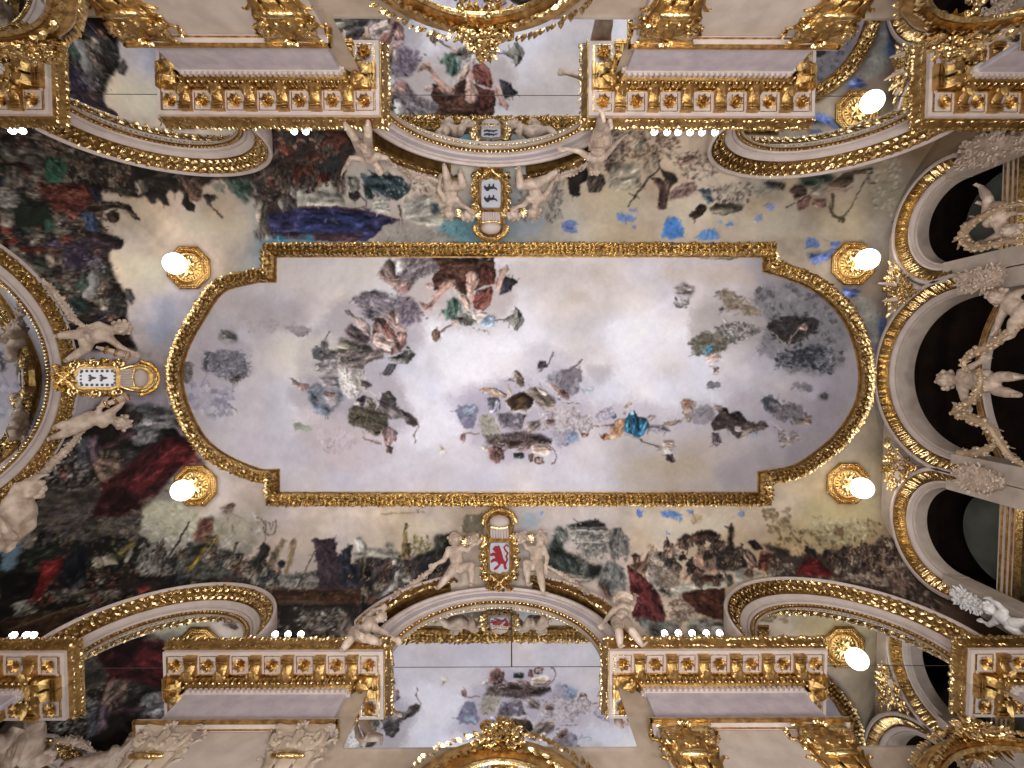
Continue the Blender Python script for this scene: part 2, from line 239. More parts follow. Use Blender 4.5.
MURAL="""
O 0 0 1
K b0a2a4 1 205,300 250,292 310,300 325,318 300,332 240,330 210,325
K a89a9c 1 262,318 300,318 305,330 275,334
K c0b0a6 1 480,262 600,262 640,285 560,296 500,285
K bcaa9a 1 540,288 600,290 590,305 545,304
K c4b0a0 1 650,275 690,262 760,262 770,280 720,292 680,286
K b8a692 1 590,470 640,450 700,455 760,480 700,490 600,488
K a8967e 1 640,455 700,450 720,470 660,482
K c6b4b8 1 290,430 350,420 400,450 380,475 310,470
K ccbcc8 1 235,430 270,425 290,450 260,475 240,462
K b4acc0 1 440,398 500,390 505,420 460,430
K bcb4c0 1 520,345 600,345 610,370 560,385 525,375
K aea6ae 1 575,365 610,360 618,380 590,392
K c0b8c2 1 700,380 760,375 765,400 720,405
K 8e848a 1 790,440 850,415 862,440 820,470 780,470
K 9a9096 1 700,470 760,440 790,470 765,490 720,490
K 8c8288 1 770,400 840,390 860,420 800,440 770,430
K f0ecf4 1 600,320 690,310 700,350 640,400 605,380
K eeeaf2 1 425,335 520,330 530,365 470,385 430,370
K e9e5f0 1 375,395 470,400 460,450 410,455 385,430
K efe8ec 1 380,300 450,320 440,345 390,335
K a1969e 1 300,330 340,300 385,292 425,300 420,350 400,370 420,420 390,440 350,420 310,400 290,375
K aca0a6 1 285,380 330,370 350,420 320,425 290,410
K a89cae 1 440,395 500,370 560,360 600,380 590,430 560,465 500,465 470,450
K b2a6b2 1 545,400 640,400 700,405 690,435 600,440 550,430
K a0949c 1 690,395 760,385 810,395 815,430 750,440 700,430
K a89c98 1 680,320 720,290 760,300 770,340 720,360 690,350
K a59aa2 1 188,335 225,325 255,340 252,380 215,410 190,395
K 9c9296 1 745,300 780,280 830,290 855,330 850,370 800,375 760,350
K b09c94 1 385,258 500,258 520,290 500,330 440,335 400,300
K ddd2c6 1 270,330 340,335 345,375 290,385 265,355
K d8ccc4 1 280,262 370,262 380,285 300,300
K b8aab0 1 185,330 215,320 220,345 195,360
K c8bec8 1 400,465 520,468 520,490 410,488
K c8bca8 1 735,208 800,212 800,238 740,238
K b4a688 1 820,205 868,215 862,238 824,236
K 7e7460 1 860,190 900,170 905,200 880,225
K cec6ac 1 122,250 175,262 168,300 130,292
K 9ca2ba 1 146,300 178,305 172,345 150,350
K c8bca2 1 180,208 258,212 256,244 190,240
K a89c86 1 195,190 240,190 235,210 200,210
K cabfb6 1 200,505 262,508 258,535 210,532
K d6ccba 1 640,512 740,512 735,540 680,552 640,545
K b6b0ac 1 560,512 640,512 635,530 570,530
K cebf9c 1 380,515 445,515 440,545 400,548
K b2a47c 1 790,498 880,498 885,530 820,542 790,525
K 8a7c58 1 800,528 870,520 885,548 830,560
K c4b894 1 596,185 640,180 650,215 600,222
K d4c8ae 1 655,195 740,200 730,235 670,236
K 8c94a4 1 508,208 545,205 545,238 505,238
K 8ea4b0 1 520,512 545,512 545,528 522,528
# ---- top left crowd
P 2c1f19 3 -120,120 275,120 285,180 262,205 240,180 215,180 202,188 190,196 172,188 150,196 130,197 101,190 104,215 100,232 122,238 108,254 115,275 126,295 128,330 138,350 60,352 60,300 30,262 -120,200
C 2a2220,362b28,46372f,5a473e,6f5c50,3a3440,2c352e,53494a 1500 5 2 -40 -100,130 130,130 205,180 180,190 130,195 100,192 102,230 105,255 118,290 122,330 70,320 30,262 -100,200
C 1f1a19,2b2320,3d302a,5c4c3c,6b5a44 260 9 1.6 15 20,130 60,132 110,160 200,178 210,185 140,190 90,175 30,150
F 4a3f38,5c4b40,6b5f50,3a3440,54382e,3c4438,7d6f60,2c2624 150 15 90 -60,128 60,130 130,150 205,178 190,186 150,188 100,188 60,190 -60,190
F 54483e,6b4a3c,4a3a50,3c4a40,7d7062,8a3a2c,2f2c34,8f8478 120 17 10 -60,190 98,190 104,232 100,255 112,275 120,320 64,322 30,262 -60,240
O 0 130 7.314
P 6b5f53 3 20,110 400,170 330,200 330,330 250,370 180,330 60,260
P 2f5a44 2 330,195 470,215 500,260 460,385 340,390
P 3c6b50 2 350,220 440,240 450,340 360,340
P 3a2018 2 10,240 180,235 250,290 235,335 160,320 120,270 20,280
P 8a7868 3 60,280 160,290 180,400 90,440 40,380
P 5b2820 2 290,400 640,400 700,500 640,590 420,600 340,520
C 7a3a2c,8f5040,5b2820,3f1c18,a0604c 80 60 8 10 330,400 640,400 700,500 640,590 420,600
P 1d211b 3 170,470 330,540 400,620 340,700 110,700 100,560
P 23291f 4 60,560 380,560 400,700 120,740
P 8a8076 2 0,470 90,440 160,480 130,560 40,580 0,560
P 9b8778 2 20,600 90,590 110,680 60,730 0,700
P 37496f 2 600,610 700,600 722,740 640,740
P 2b2c40 2 660,420 740,430 740,540 690,520
P 33261f 1.2 640,560 740,525 880,525 940,545 1000,620 1025,655 985,660 930,590 860,570 780,590 720,600 640,600
P 2c1d18 1.2 770,620 830,590 880,610 885,650 845,690 795,670
P 6d4a3c 1 800,640 840,640 850,670 815,675
P 3c5a44 2 330,660 400,640 420,740 340,750
C 8b7a6c,a08b7c,6d4d42,57453c,4c5a4c 60 30 10 60 400,640 640,620 640,760 400,760
S 7a5f50 6 640,560 860,540 1000,640
S 947c66 5 470,110 620,100 760,210
S 8a7460 5 60,20 400,90 480,140
S 7f6b58 5 350,80 460,150
S 7d8a60 8 400,230 520,220
O 0 210 7.314
P 8a2f1c 2 120,280 230,270 350,280 340,300 220,315 150,300
P 8f8068 3 240,160 310,150 350,190 300,210 220,190
P 2a2030 4 440,230 700,200 660,420 480,450
C 5a4a5c,6d5c6a,3c3040,48384a,7f6f74,2d2430 170 30 9 30 430,220 720,200 700,420 450,460
P 3a2a30 1.5 690,180 770,180 860,200 910,240 890,285 820,290 790,330 690,330 640,250
P 241a1c 1.2 850,215 905,215 912,260 880,285 840,270
P 6b4a44 1.5 680,300 740,290 750,320 700,335
C 8d8790,a8a2a6,6d6670,534c5a 70 40 7 -60 640,340 780,350 780,440 690,520 600,450
P 9f9a94 2 640,460 720,440 740,500 700,640 620,660 580,600
P 4c423a 2 740,480 810,455 850,510 830,570 770,580 740,540
P 8a6a58 1.5 730,550 780,550 775,600 735,600
P 35302c 2 800,600 900,590 930,640 930,768 800,768 740,700
C 5f5550,77706c,4a403e,2b2626 60 24 6 80 800,600 920,600 930,760 790,760
P a39180 2 730,640 800,650 800,740 740,740
P 5b5450 2 915,575 960,580 990,650 970,700 930,660
C b0a89c,8f877a,6f675c,4a4540,3f4a44 130 34 7 80 380,480 560,480 600,700 520,768 430,700 330,520
P 33453a 2 560,520 640,450 650,560 560,620
P 2b3a33 2 500,640 600,640 700,740 560,768 500,730
S b8ad9e 7 520,600 700,615
P 3f3d33 3 160,330 330,330 430,430 300,470 200,400
P a38a76 2 330,330 400,320 420,400 360,420
# ---- top, second group right of the arch
O 130 130 7.314
P 28211e 2 0,250 340,350 350,450 330,470 290,430 260,480 300,550 250,550 200,500 190,540 150,540 110,470 60,500 0,480
P 8d7a6a 2 30,370 110,370 130,450 60,470
P 704f40 1.5 370,340 520,350 530,450 520,530 450,520 400,440
C 8a6a58,704f40,5a3c30,a0806c 40 26 7 75 380,350 520,350 525,520 440,510
P 2a1e1a 1.2 390,470 420,460 440,520 480,560 470,600 420,590 385,545
P 5c4c3a 1.2 530,480 570,465 630,480 625,520 590,530 600,560 690,640 680,655 640,620 560,540
P 4d5f50 3 690,350 880,350 900,480 850,540 780,480 720,420
P 3a5c4c 3 740,380 870,390 880,470 800,470
P 8a8578 4 560,380 700,400 700,470 600,440
S 2e2522 5 0,560 40,620 70,660
P 4a3834 3 870,360 1024,340 1024,768 1000,700 940,560 900,470
O 250 130 7.314
P 40322d 3 0,20 150,0 740,0 780,180 700,260 690,480 650,480 600,400 570,330 480,450 440,400 390,440 340,440 340,580 300,640 200,640 130,768 60,560 0,400
C 5a2e22,45201a,6b3a2c,33211d,2c2220,3b302c 200 44 8 -20 140,20 520,20 520,200 440,400 330,430 240,260
C 7d6c62,978578,5c4c46,3a2e2c,6a4c42 120 40 7 30 20,280 330,300 330,440 240,600 60,480
P 6b3322 3 500,0 700,10 740,90 520,120
P 2e3030 4 520,170 680,170 660,330 560,340 500,260
P a89c92 1.5 295,410 325,420 340,520 300,480
P b8aea4 1.5 195,530 240,500 265,610 240,600
P 8d8278 1.5 0,370 30,390 80,470 40,480
P 5b4f50 2 240,480 350,520 350,600 270,630
P c8c0ac 2 345,445 660,455 680,490 700,560 560,568 345,575
P 7d6a64 1.2 650,350 680,360 685,480 655,480
P 93826f 1.5 480,400 510,410 500,450 470,450
P 8d8478 2 700,340 800,350 800,440 750,460 700,420
P 3b2d30 1.2 725,460 790,440 810,490 770,525 730,505
S 6b4d4a 12 800,480 860,520 850,560 780,580
C 2c4044,3f5558,24343a,6f8288,8fa0a4 120 30 9 70 810,320 1024,310 1024,480 920,500 850,400
P 2f453f 2 830,440 890,440 900,520 870,510
P cfc8b8 2 900,520 1024,490 1024,610 900,590
P 34406a 1.5 160,660 360,600 420,575 700,575 880,600 1024,640 1024,660 940,700 880,768 140,768 150,700
P 2a2f58 2 300,680 560,650 760,680 720,768 250,768
P 3c5080 3 380,600 700,610 860,650 760,650 420,650
S 55303a 8 150,680 420,572 700,572 900,608 1024,660
S 9fa6b8 6 560,640 540,650 540,670 560,680
S b0a060 6 620,670 645,680
S b0a060 6 740,690 770,700
P 40303a 3 130,700 180,640 350,640 200,768 130,768
P 2f3c70 2 820,580 880,575 870,600
O 256 192 4
P 34315e 1.5 0,20 60,90 170,65 330,65 470,85 580,115 520,140 440,200 70,190 50,120
P 2c3468 2 180,90 420,80 480,110 420,150 180,160
P 4a3038 1.5 60,160 440,170 400,203 70,190
S 5a3540 6 170,62 330,62 470,84 580,116
S 7d7348 4 300,110 330,130
S 9aa0b8 4 285,105 275,115 285,122
P 3f8098 2 70,180 180,180 330,203 70,203
P c8bfa8 2 600,20 700,60 850,70 870,120 680,140 600,110
S 57504c 9 572,50 580,95
S 4a4440 4 580,90 600,200
P 5d8088 4 780,110 880,70 900,200 800,190 680,170
P 9a8f84 4 460,180 560,120 800,180 860,200 460,203
P 8f8070 3 0,20 40,40 60,190 0,190
O 0 0 1
F 5a2e22,45201a,6b3a2c,3b302c,4a4038,54483e 22 20 92 272,136 345,132 342,180 300,190 276,180
# shield-like dark oval and foliage, top middle
O 330 100 6.244
P 33474f 1.5 190,480 330,460 450,480 500,540 490,590 420,630 340,600 290,570 240,560
C 7f9096,a8b4b4,2c3c42,4c6066,dcdcd0 60 22 6 60 280,470 490,500 480,600 340,600
P 31463e 2 200,520 260,560 270,620 240,620
C 8a7464,6d5a4e,4b3c36,a8927e 110 26 7 30 450,420 700,480 720,640 640,600 520,600 480,520
P c9bfae 3 450,640 520,600 640,600 650,720 470,740
P 3f545c 2 630,640 680,650 690,700 640,710
P 6d8f92 3 700,720 1024,720 1024,768 700,768
O 460 100 6.244
C 5b5250,7d7370,46403f,938a84,6a6060 150 40 5 88 560,480 650,480 640,640 600,768 540,768 550,600
P 2f2422 2 640,470 700,430 800,430 800,500 740,530 700,540
P 2b1c1c 1.5 700,540 750,530 755,590 720,608 690,590
P 4b3a36 1.5 800,480 880,460 910,520 870,580 800,580
C 352624,523c34,6b5348,2a1e1c,8f7f6e 130 30 9 30 900,330 1024,250 1024,430 980,460 900,440
C 9a8878,c0b09e,6b5a50,846c5e 120 30 8 60 360,540 560,560 540,700 480,768 330,768
# ---- top right of middle: flying figures
O 540 130 7.314
C 5a4030,432e24,6d5040,33241e,8a735e 190 50 9 20 500,20 1024,0 1024,130 900,220 720,220 520,170
P 9a8b72 2 700,80 760,50 790,80 750,150 690,150
P 2f2420 1.5 200,330 340,300 350,370 290,400 300,460 250,490 220,450
P 4b3f36 1.5 350,350 460,330 480,400 430,460 360,460
P 402b28 1.5 470,260 580,240 580,310 510,325
C 8d7f6c,6d604f,a89a84,54493e 60 50 5 80 740,180 880,200 850,300 760,350
S 2c2420 12 870,220 880,280 790,360 640,565
S 2c2420 6 650,460 730,500
S 2c2420 6 720,440 690,520
S 6d5a4a 5 740,330 735,440
P 3a2e26 1.5 870,280 980,320 1010,370 950,390 920,360
P 6b4a40 1.5 800,350 880,350 920,400 940,380 960,420 930,540 900,585 850,570 880,480 860,400
P 33221f 1.2 855,540 940,530 930,575 880,588
P 7d5f54 2 950,470 1024,420 1024,490 960,520
P b8a88c 3 530,260 740,240 730,420 560,450 480,400
P 5f6fa0 2 150,690 220,650 290,690 260,760 160,750
P 5f7ab0 2 555,610 640,610 720,640 640,680 560,660
P 7d84b0 2 640,570 720,570 720,600 650,600
P 6f74a8 2 680,690 715,700 710,735 680,730
P 4f80b8 2.5 900,700 960,650 1024,640 1024,768 900,768
O 660 150 7.314
C 4b382f,5f4a3f,33261f,7d6658,96806e 130 46 8 30 40,20 340,20 420,170 300,220 180,200 110,110
P 98735f 2 120,60 250,40 260,90 170,110
P 3c3028 1.5 30,170 120,190 130,240 80,270 30,230
P 6b4a3f 1.5 0,220 40,240 60,300 60,380 40,430 0,440
P 8b6a60 2 90,300 160,250 260,230 270,290 200,340 90,360
C a07c70,8b6a60,6f5248,b89a88 60 24 8 30 90,280 260,230 270,340 90,360
P 55626a 1.5 280,290 370,290 400,380 350,400
C 3c3a38,5d5a56,7d7870,2b2826,8b8478 120 40 7 -30 380,280 660,230 690,290 640,400 480,420 400,380
P 6b6250 1.5 360,430 420,390 620,400 600,450 480,480 390,470
P 3b2824 1.2 215,480 300,390 345,420 320,480 250,510
S b8a890 10 270,210 400,200 440,260
P 303330 2.5 760,230 910,240 910,290 780,290
C 8f8878,777060,a09a88 60 50 8 -30 660,240 800,260 820,330 700,340
P 553c2e 2 950,280 1024,250 1024,340 980,340
P 7d5f50 1.5 1000,370 1024,360 1024,440 1005,430
P 4a78b8 2.5 0,655 30,600 50,500 120,475 160,520 180,580 160,650 90,655
P 5a86c0 2.5 250,655 290,600 400,590 440,560 430,650
P 5f84bc 2 470,540 540,530 520,565 480,565
P 5f84bc 2 420,530 460,530 450,550 
P 5c78b0 3 430,655 440,625 560,630 850,640 850,660
P 7f88b8 3 690,500 740,460 750,510 700,530
P 8288b4 3 750,420 800,385 850,400 830,450
P 6a84b8 2 255,550 290,560 280,580
# ---- figure with harp, right
O 780 140 7.314
P 3c4a38 3 130,280 340,250 420,270 340,340 180,340
P 332822 1.5 0,310 30,310 30,370 0,370
P 5a3f33 1.5 70,370 160,320 200,360 200,400 110,440
P 8b5f52 1.2 120,470 160,430 220,400 240,420 200,500 150,525 125,510
P a89882 1.5 210,350 360,300 380,330 300,420 230,400
P 5a4030 1.5 350,330 480,240 680,200 690,250 540,260 540,310 480,350 380,350
S 9b7866 14 300,380 400,365 480,375 540,345
P 8a6254 1.5 260,430 340,430 330,490 250,495 230,460
S 4b3c2a 22 385,390 390,440 375,520 400,560 470,575
P 4b3c2a 1 420,560 480,550 470,610 430,605
S 463a2c 9 640,265 560,420 480,560
P 33261f 1.2 640,250 680,300 710,320 660,330 640,290
C a89c86,8f8470,b4aa94,7d7462 160 40 14 -30 620,200 860,100 900,300 820,560 700,500 640,350
P 5c607c 2.5 830,590 870,580 850,620 810,615
P 54607c 2 690,520 740,515 730,540
P 4a5c9c 2.5 370,745 450,745 450,768 370,768
P 6a76a8 3 200,710 270,720 260,768 200,768
S 3b2a22 6 40,500 110,460
O 768 192 4
P 4a5fa0 3 160,250 240,240 290,200 280,230 230,280 180,290
P 44569a 3 290,385 370,390 350,430 310,420
P 5c6c9c 4 150,200 210,200 200,230 150,230
P 4c5878 4 430,520 475,510 475,580 440,590
P 8f8a80 6 330,430 430,420 460,600 420,640 380,520
# ---- left, below centre
O 0 0 1
P 17120e 6 -110,430 20,430 60,440 95,440 120,470 130,490 128,520 150,545 190,560 230,565 262,560 285,590 330,600 380,570 400,560 455,560 440,580 380,640 -110,680
P 231a15 5 60,440 110,395 140,410 165,420 175,440 150,490 130,500 100,520 60,500
C 2a221a,40342a,5a4838,211810,332c30,4a4238,6d5e4c,15110d,3a2418 1300 7 1.6 -25 -100,440 60,445 120,480 128,520 190,562 262,565 330,605 400,600 380,640 -100,675
F 4a4038,5c5048,3a3436,6d6254,54382e,2c3038,7d3028,8a8070 170 15 -60 -30,500 60,470 125,475 150,540 200,556 262,560 285,590 250,600 140,600 60,640 -30,640
F 3c3632,54483e,6d5f50,2c2a30,8a7a68 60 14 -90 250,565 300,600 380,585 430,560 440,575 380,640 250,645
O 0 384 4
P 6f6a6a 3 510,90 600,80 700,110 730,180 640,190 620,240 540,250 520,200
P 382c2c 1.5 500,120 540,105 575,125 570,155 530,160 500,150
P 4b3034 1.5 390,250 460,220 510,180 545,180 550,205 500,220 460,250 400,270
P 2f2b28 2 400,270 520,240 560,250 640,230 640,180 700,175 720,200 740,230 700,280 520,330 400,330
P 5a1d1e 3 520,370 700,270 740,250 830,320 760,320 700,340 660,400 540,420 500,510 330,510 300,470 400,400
P 7a2426 4 600,330 740,270 800,300 700,330 600,390
P 6d1f1e 4 470,400 540,380 540,440 470,470
C 4a1a1a,6d1f1e,3b1616,852c2c 80 30 10 -30 380,400 700,290 780,310 560,400 480,510 360,500
P 6b5044 2 380,270 470,265 490,300 480,330 540,340 500,370 400,390 380,340
C 7d6050,8f7260,5a4238,a08a72 50 22 6 20 380,270 480,270 530,350 400,390
C a09a94,7d7874,4a4644,5f5a58,b8b0a8,37302e 260 34 6 -60 200,230 360,210 370,390 300,510 180,520 160,420
P 4a4a50 2 320,210 355,210 350,320 310,320
P 55404a 2 350,220 400,200 400,270 370,350
P 4a4038 3 180,400 560,420 560,600 300,620 140,560
C 574b42,6d5f52,3a302c,2c2422,48404a,7d6f60 230 50 6 -20 180,500 480,500 640,420 640,600 300,640 150,600
P 7a6a58 3 540,430 640,400 690,390 680,440 580,470 500,520 480,540
P 6f6666 4 580,430 680,410 720,470 640,490 580,480
P a8a08c 4 580,490 700,460 800,490 790,580 700,640 620,660 570,600
P 98907c 4 860,540 920,580 880,640 800,600
C b8b0a0,a09884,8f8774,c4bcac 200 26 14 20 580,480 780,480 800,560 880,600 1000,590 1000,660 880,680 800,640 700,650 590,620
P 70493c 2.5 790,560 860,530 860,580 820,640 770,630
P 6b5444 3 880,500 930,480 930,520 900,520
P 1b1715 4 0,520 80,600 200,640 540,620 620,660 560,768 0,768
P 7d1f1a 2 150,700 260,690 280,710 240,750 170,768
P b0a070 1.2 770,740 820,655 800,650 760,720
P c89828 1.2 765,735 790,680 815,660 810,680 
C 2f3a28,4a4030,6d6248,3c3c48,827258 150 26 8 -50 90,620 560,620 540,768 90,768
P c0b498 1.5 370,700 410,690 410,730 375,735
P b8aa8a 1.5 410,690 460,685 470,720 420,730
C 8f8c84,b4b0a6,5c5850,3a3632 120 50 6 -60 560,640 680,640 700,768 550,768
S 2a2220 9 600,740 655,630
P 8f7a3a 2.5 520,630 550,640 500,700 470,680
P 8a8070 2 60,620 130,600 140,660 100,660
P 66808c 3 0,660 80,640 60,740 0,768
O 0 500 5.486
P 16110f 2 0,430 100,400 230,400 200,500 90,500 0,560
P 7a1c18 1.5 150,570 230,400 215,350 320,330 380,310 370,350 300,420 230,470 170,570
P 901f1a 2 240,370 340,320 330,380 260,420
P 7a1c18 1.5 215,500 240,490 240,570 215,570
P 3c4450 2.5 380,300 460,240 480,330 470,440 400,490 350,420
P b0a080 1.5 510,330 550,325 560,370 520,380
P b8aa88 1.5 565,310 640,310 650,360 580,360
P c0b8a0 1.5 680,340 720,270 735,260 730,300 700,345
S c8a030 8 725,240 750,240
C 7d3028,a05a48,c09a80,4a3a30,2c2c28 120 18 7 20 480,380 768,380 768,500 480,510
C 8a8478,6d665a,4c443c,a09684 100 46 8 10 280,500 660,480 640,540 300,560
P 3a2416 4 0,700 200,600 360,600 500,570 260,740 0,768
C 4a3020,5f4428,35221a,2a1a12 120 70 8 -20 0,680 500,560 300,720 60,768
C b0a898,8c8478,66605a 90 36 8 -40 90,560 230,500 200,620 60,650
S 9a9080 7 0,210 170,120
S c8b8a0 16 0,200 90,150 200,110
P 8a7868 3 110,200 190,160 190,250 140,250
P 5f7480 2.5 40,290 110,230 100,300 40,400 0,380
P 23281f 3 160,260 330,250 330,310 220,340 150,400
O 120 490 7.314
P 4a4a40 3 480,390 700,390 720,440 820,440 860,660 420,640 400,580
P a07a20 1.5 490,590 560,510 600,430 640,400 625,450 580,530 540,580 510,595
P c89820 1.5 510,575 560,510 600,450 615,430 600,480 570,530 530,580
C 3a3a38,55554f,6f6f66,2c2a28,7d7a70 180 40 8 -50 420,420 500,400 480,560 640,580 860,450 860,650 420,640
P 8a847c 4 830,420 920,380 980,440 900,540 840,520
P 703c30 2.5 580,220 680,200 690,260 650,320 580,300
P 7d5a34 3 620,340 740,320 720,390 620,390
P b8ae9e 4 680,250 760,230 760,290 690,300
C c4bcae,aca496,938b7c,d0c8bc 240 40 16 10 180,160 420,120 560,260 500,380 360,420 300,340 170,330
C c0b8aa,a8a092,d0c8c0 170 40 14 10 720,330 820,300 960,160 1024,200 1024,320 900,430 760,430
P 2c2622 1.5 170,620 240,500 300,380 330,345 325,380 290,470 220,590
C b8b2a6,d4ccc0,8a8478 60 60 6 -60 120,560 200,420 220,440 320,480 280,620 180,640
P 2a201e 3 0,630 400,640 400,700 0,768
P 8a2420 2 120,720 220,680 230,720 150,768
P 574038 2 840,640 900,540 950,520 920,640
P 32363a 2.5 930,640 1000,480 1024,450 1024,680 930,690
P 6b5048 2 790,110 850,100 820,160 780,160
# ---- bottom left: candelabrum, harpsichord, orchestra
O 240 510 5.686
P 2a2320 4 170,440 740,440 796,500 796,768 180,768
P 8d8478 3 180,380 450,350 450,440 180,440
P 302a28 1.5 20,410 70,310 110,260 110,210 140,180 175,220 165,260 110,310 80,420
S 38302e 5 150,180 150,60
S 38302e 4 135,90 140,125 160,145 195,135 210,60
S 38302e 4 165,70 175,120 190,70
S 5a4a42 4 120,50 150,90
P 5f4a40 4 0,300 60,260 50,330 0,380
P 8f7858 2 100,420 180,260 240,160 260,170 200,330 160,400
P 9a7d58 2 250,360 290,180 320,160 325,200 285,330 270,370
P 7d6b55 3 170,240 220,230 200,300
P 2f2a30 1.5 215,300 240,280 260,300 250,330 220,335
P 39404c 2 90,420 130,360 185,335 190,420
P a07c6c 1.5 200,335 235,330 240,370 205,380
P a8a298 2 190,380 250,370 300,380 270,430 190,440
C c8c2b8,8f867c,6a6058,4a423e 120 26 6 -50 250,370 450,350 440,450 260,450
S 2c2624 6 425,240 360,370 320,450
P 3f3038 1 418,165 545,165 550,260 590,300 690,310 740,370 755,455 450,455 440,300
C 4a3840,3a2a34,55424a,322630 70 60 9 80 420,170 545,170 555,300 560,450 450,450 430,250
P 2b2c38 1.5 555,260 600,225 625,200 640,215 630,310 740,340 740,450 590,450
P 2c2428 1.2 615,195 640,200 638,220 615,225
P d0c8bc 2 650,170 690,150 730,220 720,260 680,260
P c4bcae 3 640,250 796,240 796,270 700,275 640,280
P 4a3f38 3 640,280 796,270 796,460 750,440
P 4a2c1c 1.5 180,455 750,450 750,540 180,540
C 6b4424,7d5830,3b2418,55331f 60 30 6 0 190,470 750,460 750,535 190,530
S 5a4030 5 190,455 750,452
S 1c1512 8 190,545 750,548
S 8f7a50 7 715,255 710,400 680,590
S 55432c 20 215,520 480,530
C 6d7a64,3f4c3c,a8a090,2c302a,7d7468 130 30 8 0 200,560 600,560 560,700 200,740
C b8b0a0,8f8574,6f6456,8a6a5c,d0c8bc 140 30 10 0 320,570 600,590 680,740 380,740
P 8f7c72 3 560,640 640,600 640,720 560,740
O 360 510 7.314
P 4a4340 3 0,350 200,350 380,370 420,340 540,300 560,200 640,190 720,160 640,400 500,440 400,520 240,600 0,768
P b0a898 3 40,280 240,300 300,320 300,350 60,340
P a8a294 2.5 120,290 290,310 290,345 130,340
P 66706a 3 180,260 210,235 250,260 240,290
P 9a7f48 1.5 330,100 350,95 350,250 350,360 300,360 310,260
P a08450 1.5 305,240 380,250 370,360 300,365
C 8a7a3c,6f6638,a09050,4a4a34,5c5838 130 24 8 60 400,200 500,180 540,300 480,330 400,350 390,260
P 2d2a2c 3 410,340 560,300 600,350 560,420 430,470
C 3a3438,2c2628,4f464a,6b5c58,7d4a40 110 30 8 20 80,360 420,370 420,480 240,500 100,480
P c0b8ac 2 230,370 280,350 310,400 300,440 380,500 370,530 290,540 250,600 150,650 130,640 200,580 240,520 260,460
P 342c30 1.5 240,400 300,390 310,430 250,450
P 3a3a30 3 540,200 640,180 700,180 640,380 560,380
P 1c1a1a 3 0,400 80,420 100,560 80,700 0,768
P 6f6450 4 760,60 900,20 920,160 760,180
S 8f7850 5 40,340 30,500 5,680
S a08850 6 150,30 480,20
# ---- bottom right of middle: temple, red robed singer
O 540 510 5.907
P 3c453f 3 40,260 110,100 140,130 140,240 240,280 320,330 320,420 100,360 40,340
P 757a70 3 90,110 160,120 170,180 110,200
P 33302e 2 160,100 250,70 340,60 390,90 380,105 180,108
P a8a094 2 175,105 400,108 385,160 400,250 280,300 220,200 190,160
C c8c0b4,5f5852,8f877c,3f3a38,dcd4c8 230 22 6 10 175,110 400,110 400,290 260,300 200,200
S 4a4440 4 190,112 395,114
S d8d0c4 5 200,125 390,128
S 5a534e 4 215,150 380,150
S dcd4c8 4 215,190 390,195
P 7d7670 2 400,120 480,110 520,180 540,260 420,300 400,200
C 6a625c,8f8780,a8a098,544c48 90 50 5 80 400,120 520,130 560,300 430,290
P 2f2c2c 2.5 280,320 380,330 350,400 290,400
S b4aca0 5 165,385 265,390
S 5a534e 4 170,398 275,400
S b4aca0 5 180,410 290,413
S 5a534e 4 200,424 300,426
S a8a094 5 220,436 310,436
C 8a8078,a89e94,5c544e 60 24 6 20 200,250 300,260 260,380 210,360
P 8c8a88 2 340,420 400,300 440,310 500,350 510,480 420,500 380,520
P a07058 3 340,430 400,440 420,540 370,500
C 9a948c,70706c,b4aea4,54605a 90 40 7 60 350,400 440,310 510,380 500,480
P 5c1f22 1.5 515,320 560,350 640,420 700,520 740,620 730,690 620,640 550,640 540,560 530,440
C 7a2c2e,5c1f22,46181c,8f4644,a86860 120 36 7 60 520,340 640,420 720,540 740,660 560,640 545,480
P a8785f 1.2 530,320 590,320 650,250 640,210 670,205 680,220 665,260 650,330 620,390 560,360
P 4f2a20 1 545,270 570,255 600,280 595,320 560,325
P b8886c 1 560,280 590,282 588,312 565,312
P 97908a 2.5 640,340 690,330 720,400 720,470 660,430
P 2a2a2a 1.5 690,260 720,250 780,310 827,370 827,410 790,380 740,310 700,290
P 30332f 2 700,470 750,450 775,520 720,490
C c8c0b0,9a9284,6f685e,4f4a44,8f6a5c 240 34 8 20 640,240 827,240 827,520 700,460 640,380
P 2f3030 2 560,650 640,640 700,700 700,740 620,700
P 8b8a80 3 580,640 680,660 827,660 827,768 660,768
P 5870b0 3 570,0 610,0 600,50 575,30
P 6a84b4 3 700,0 827,0 827,60 760,50 710,30
P 7a86b0 2 740,125 775,130 765,150 740,145
P 7080ac 2 690,205 715,205 710,225
P 6f80a8 4 0,0 30,10 20,40 0,40
O 650 510 5.907
P 4f74ac 3 60,10 200,30 210,80 170,60 90,40
P 5f80b4 3 150,0 270,0 260,20
P 7a86b0 2 90,130 125,125 115,150 95,148
P 6a78b4 2 480,30 505,30 500,50
P 7880b4 2.5 525,10 570,10 560,40 530,40
P b89c78 4 230,60 260,30 310,35 320,70 250,85
C 8a7050,a08a68,6d5a3c 60 40 16 30 660,0 827,0 827,120 720,140 680,80
P 4a2e26 2 160,180 210,140 240,150 280,130 370,120 420,150 420,220 330,180 270,190 190,230
C 5c3a2e,7a5444,3b2420,2c2220,8f6a58 130 18 7 30 150,170 280,125 420,150 480,180 520,240 560,350 400,360 380,200
P 2c2a28 2 380,200 560,240 580,340 500,360 400,360
P b08468 1.2 275,190 320,185 330,240 370,280 400,330 405,375 330,370 250,330 250,290 290,250
P 33201a 1 265,180 330,178 330,200 290,195 275,215
P d0c4b0 1.5 200,290 250,300 260,350 340,370 300,400 220,380 250,330
P b08a70 1.5 150,420 210,380 240,320 250,360 220,420 170,435
P 4a2418 2 190,480 440,460 440,660 280,610 190,520
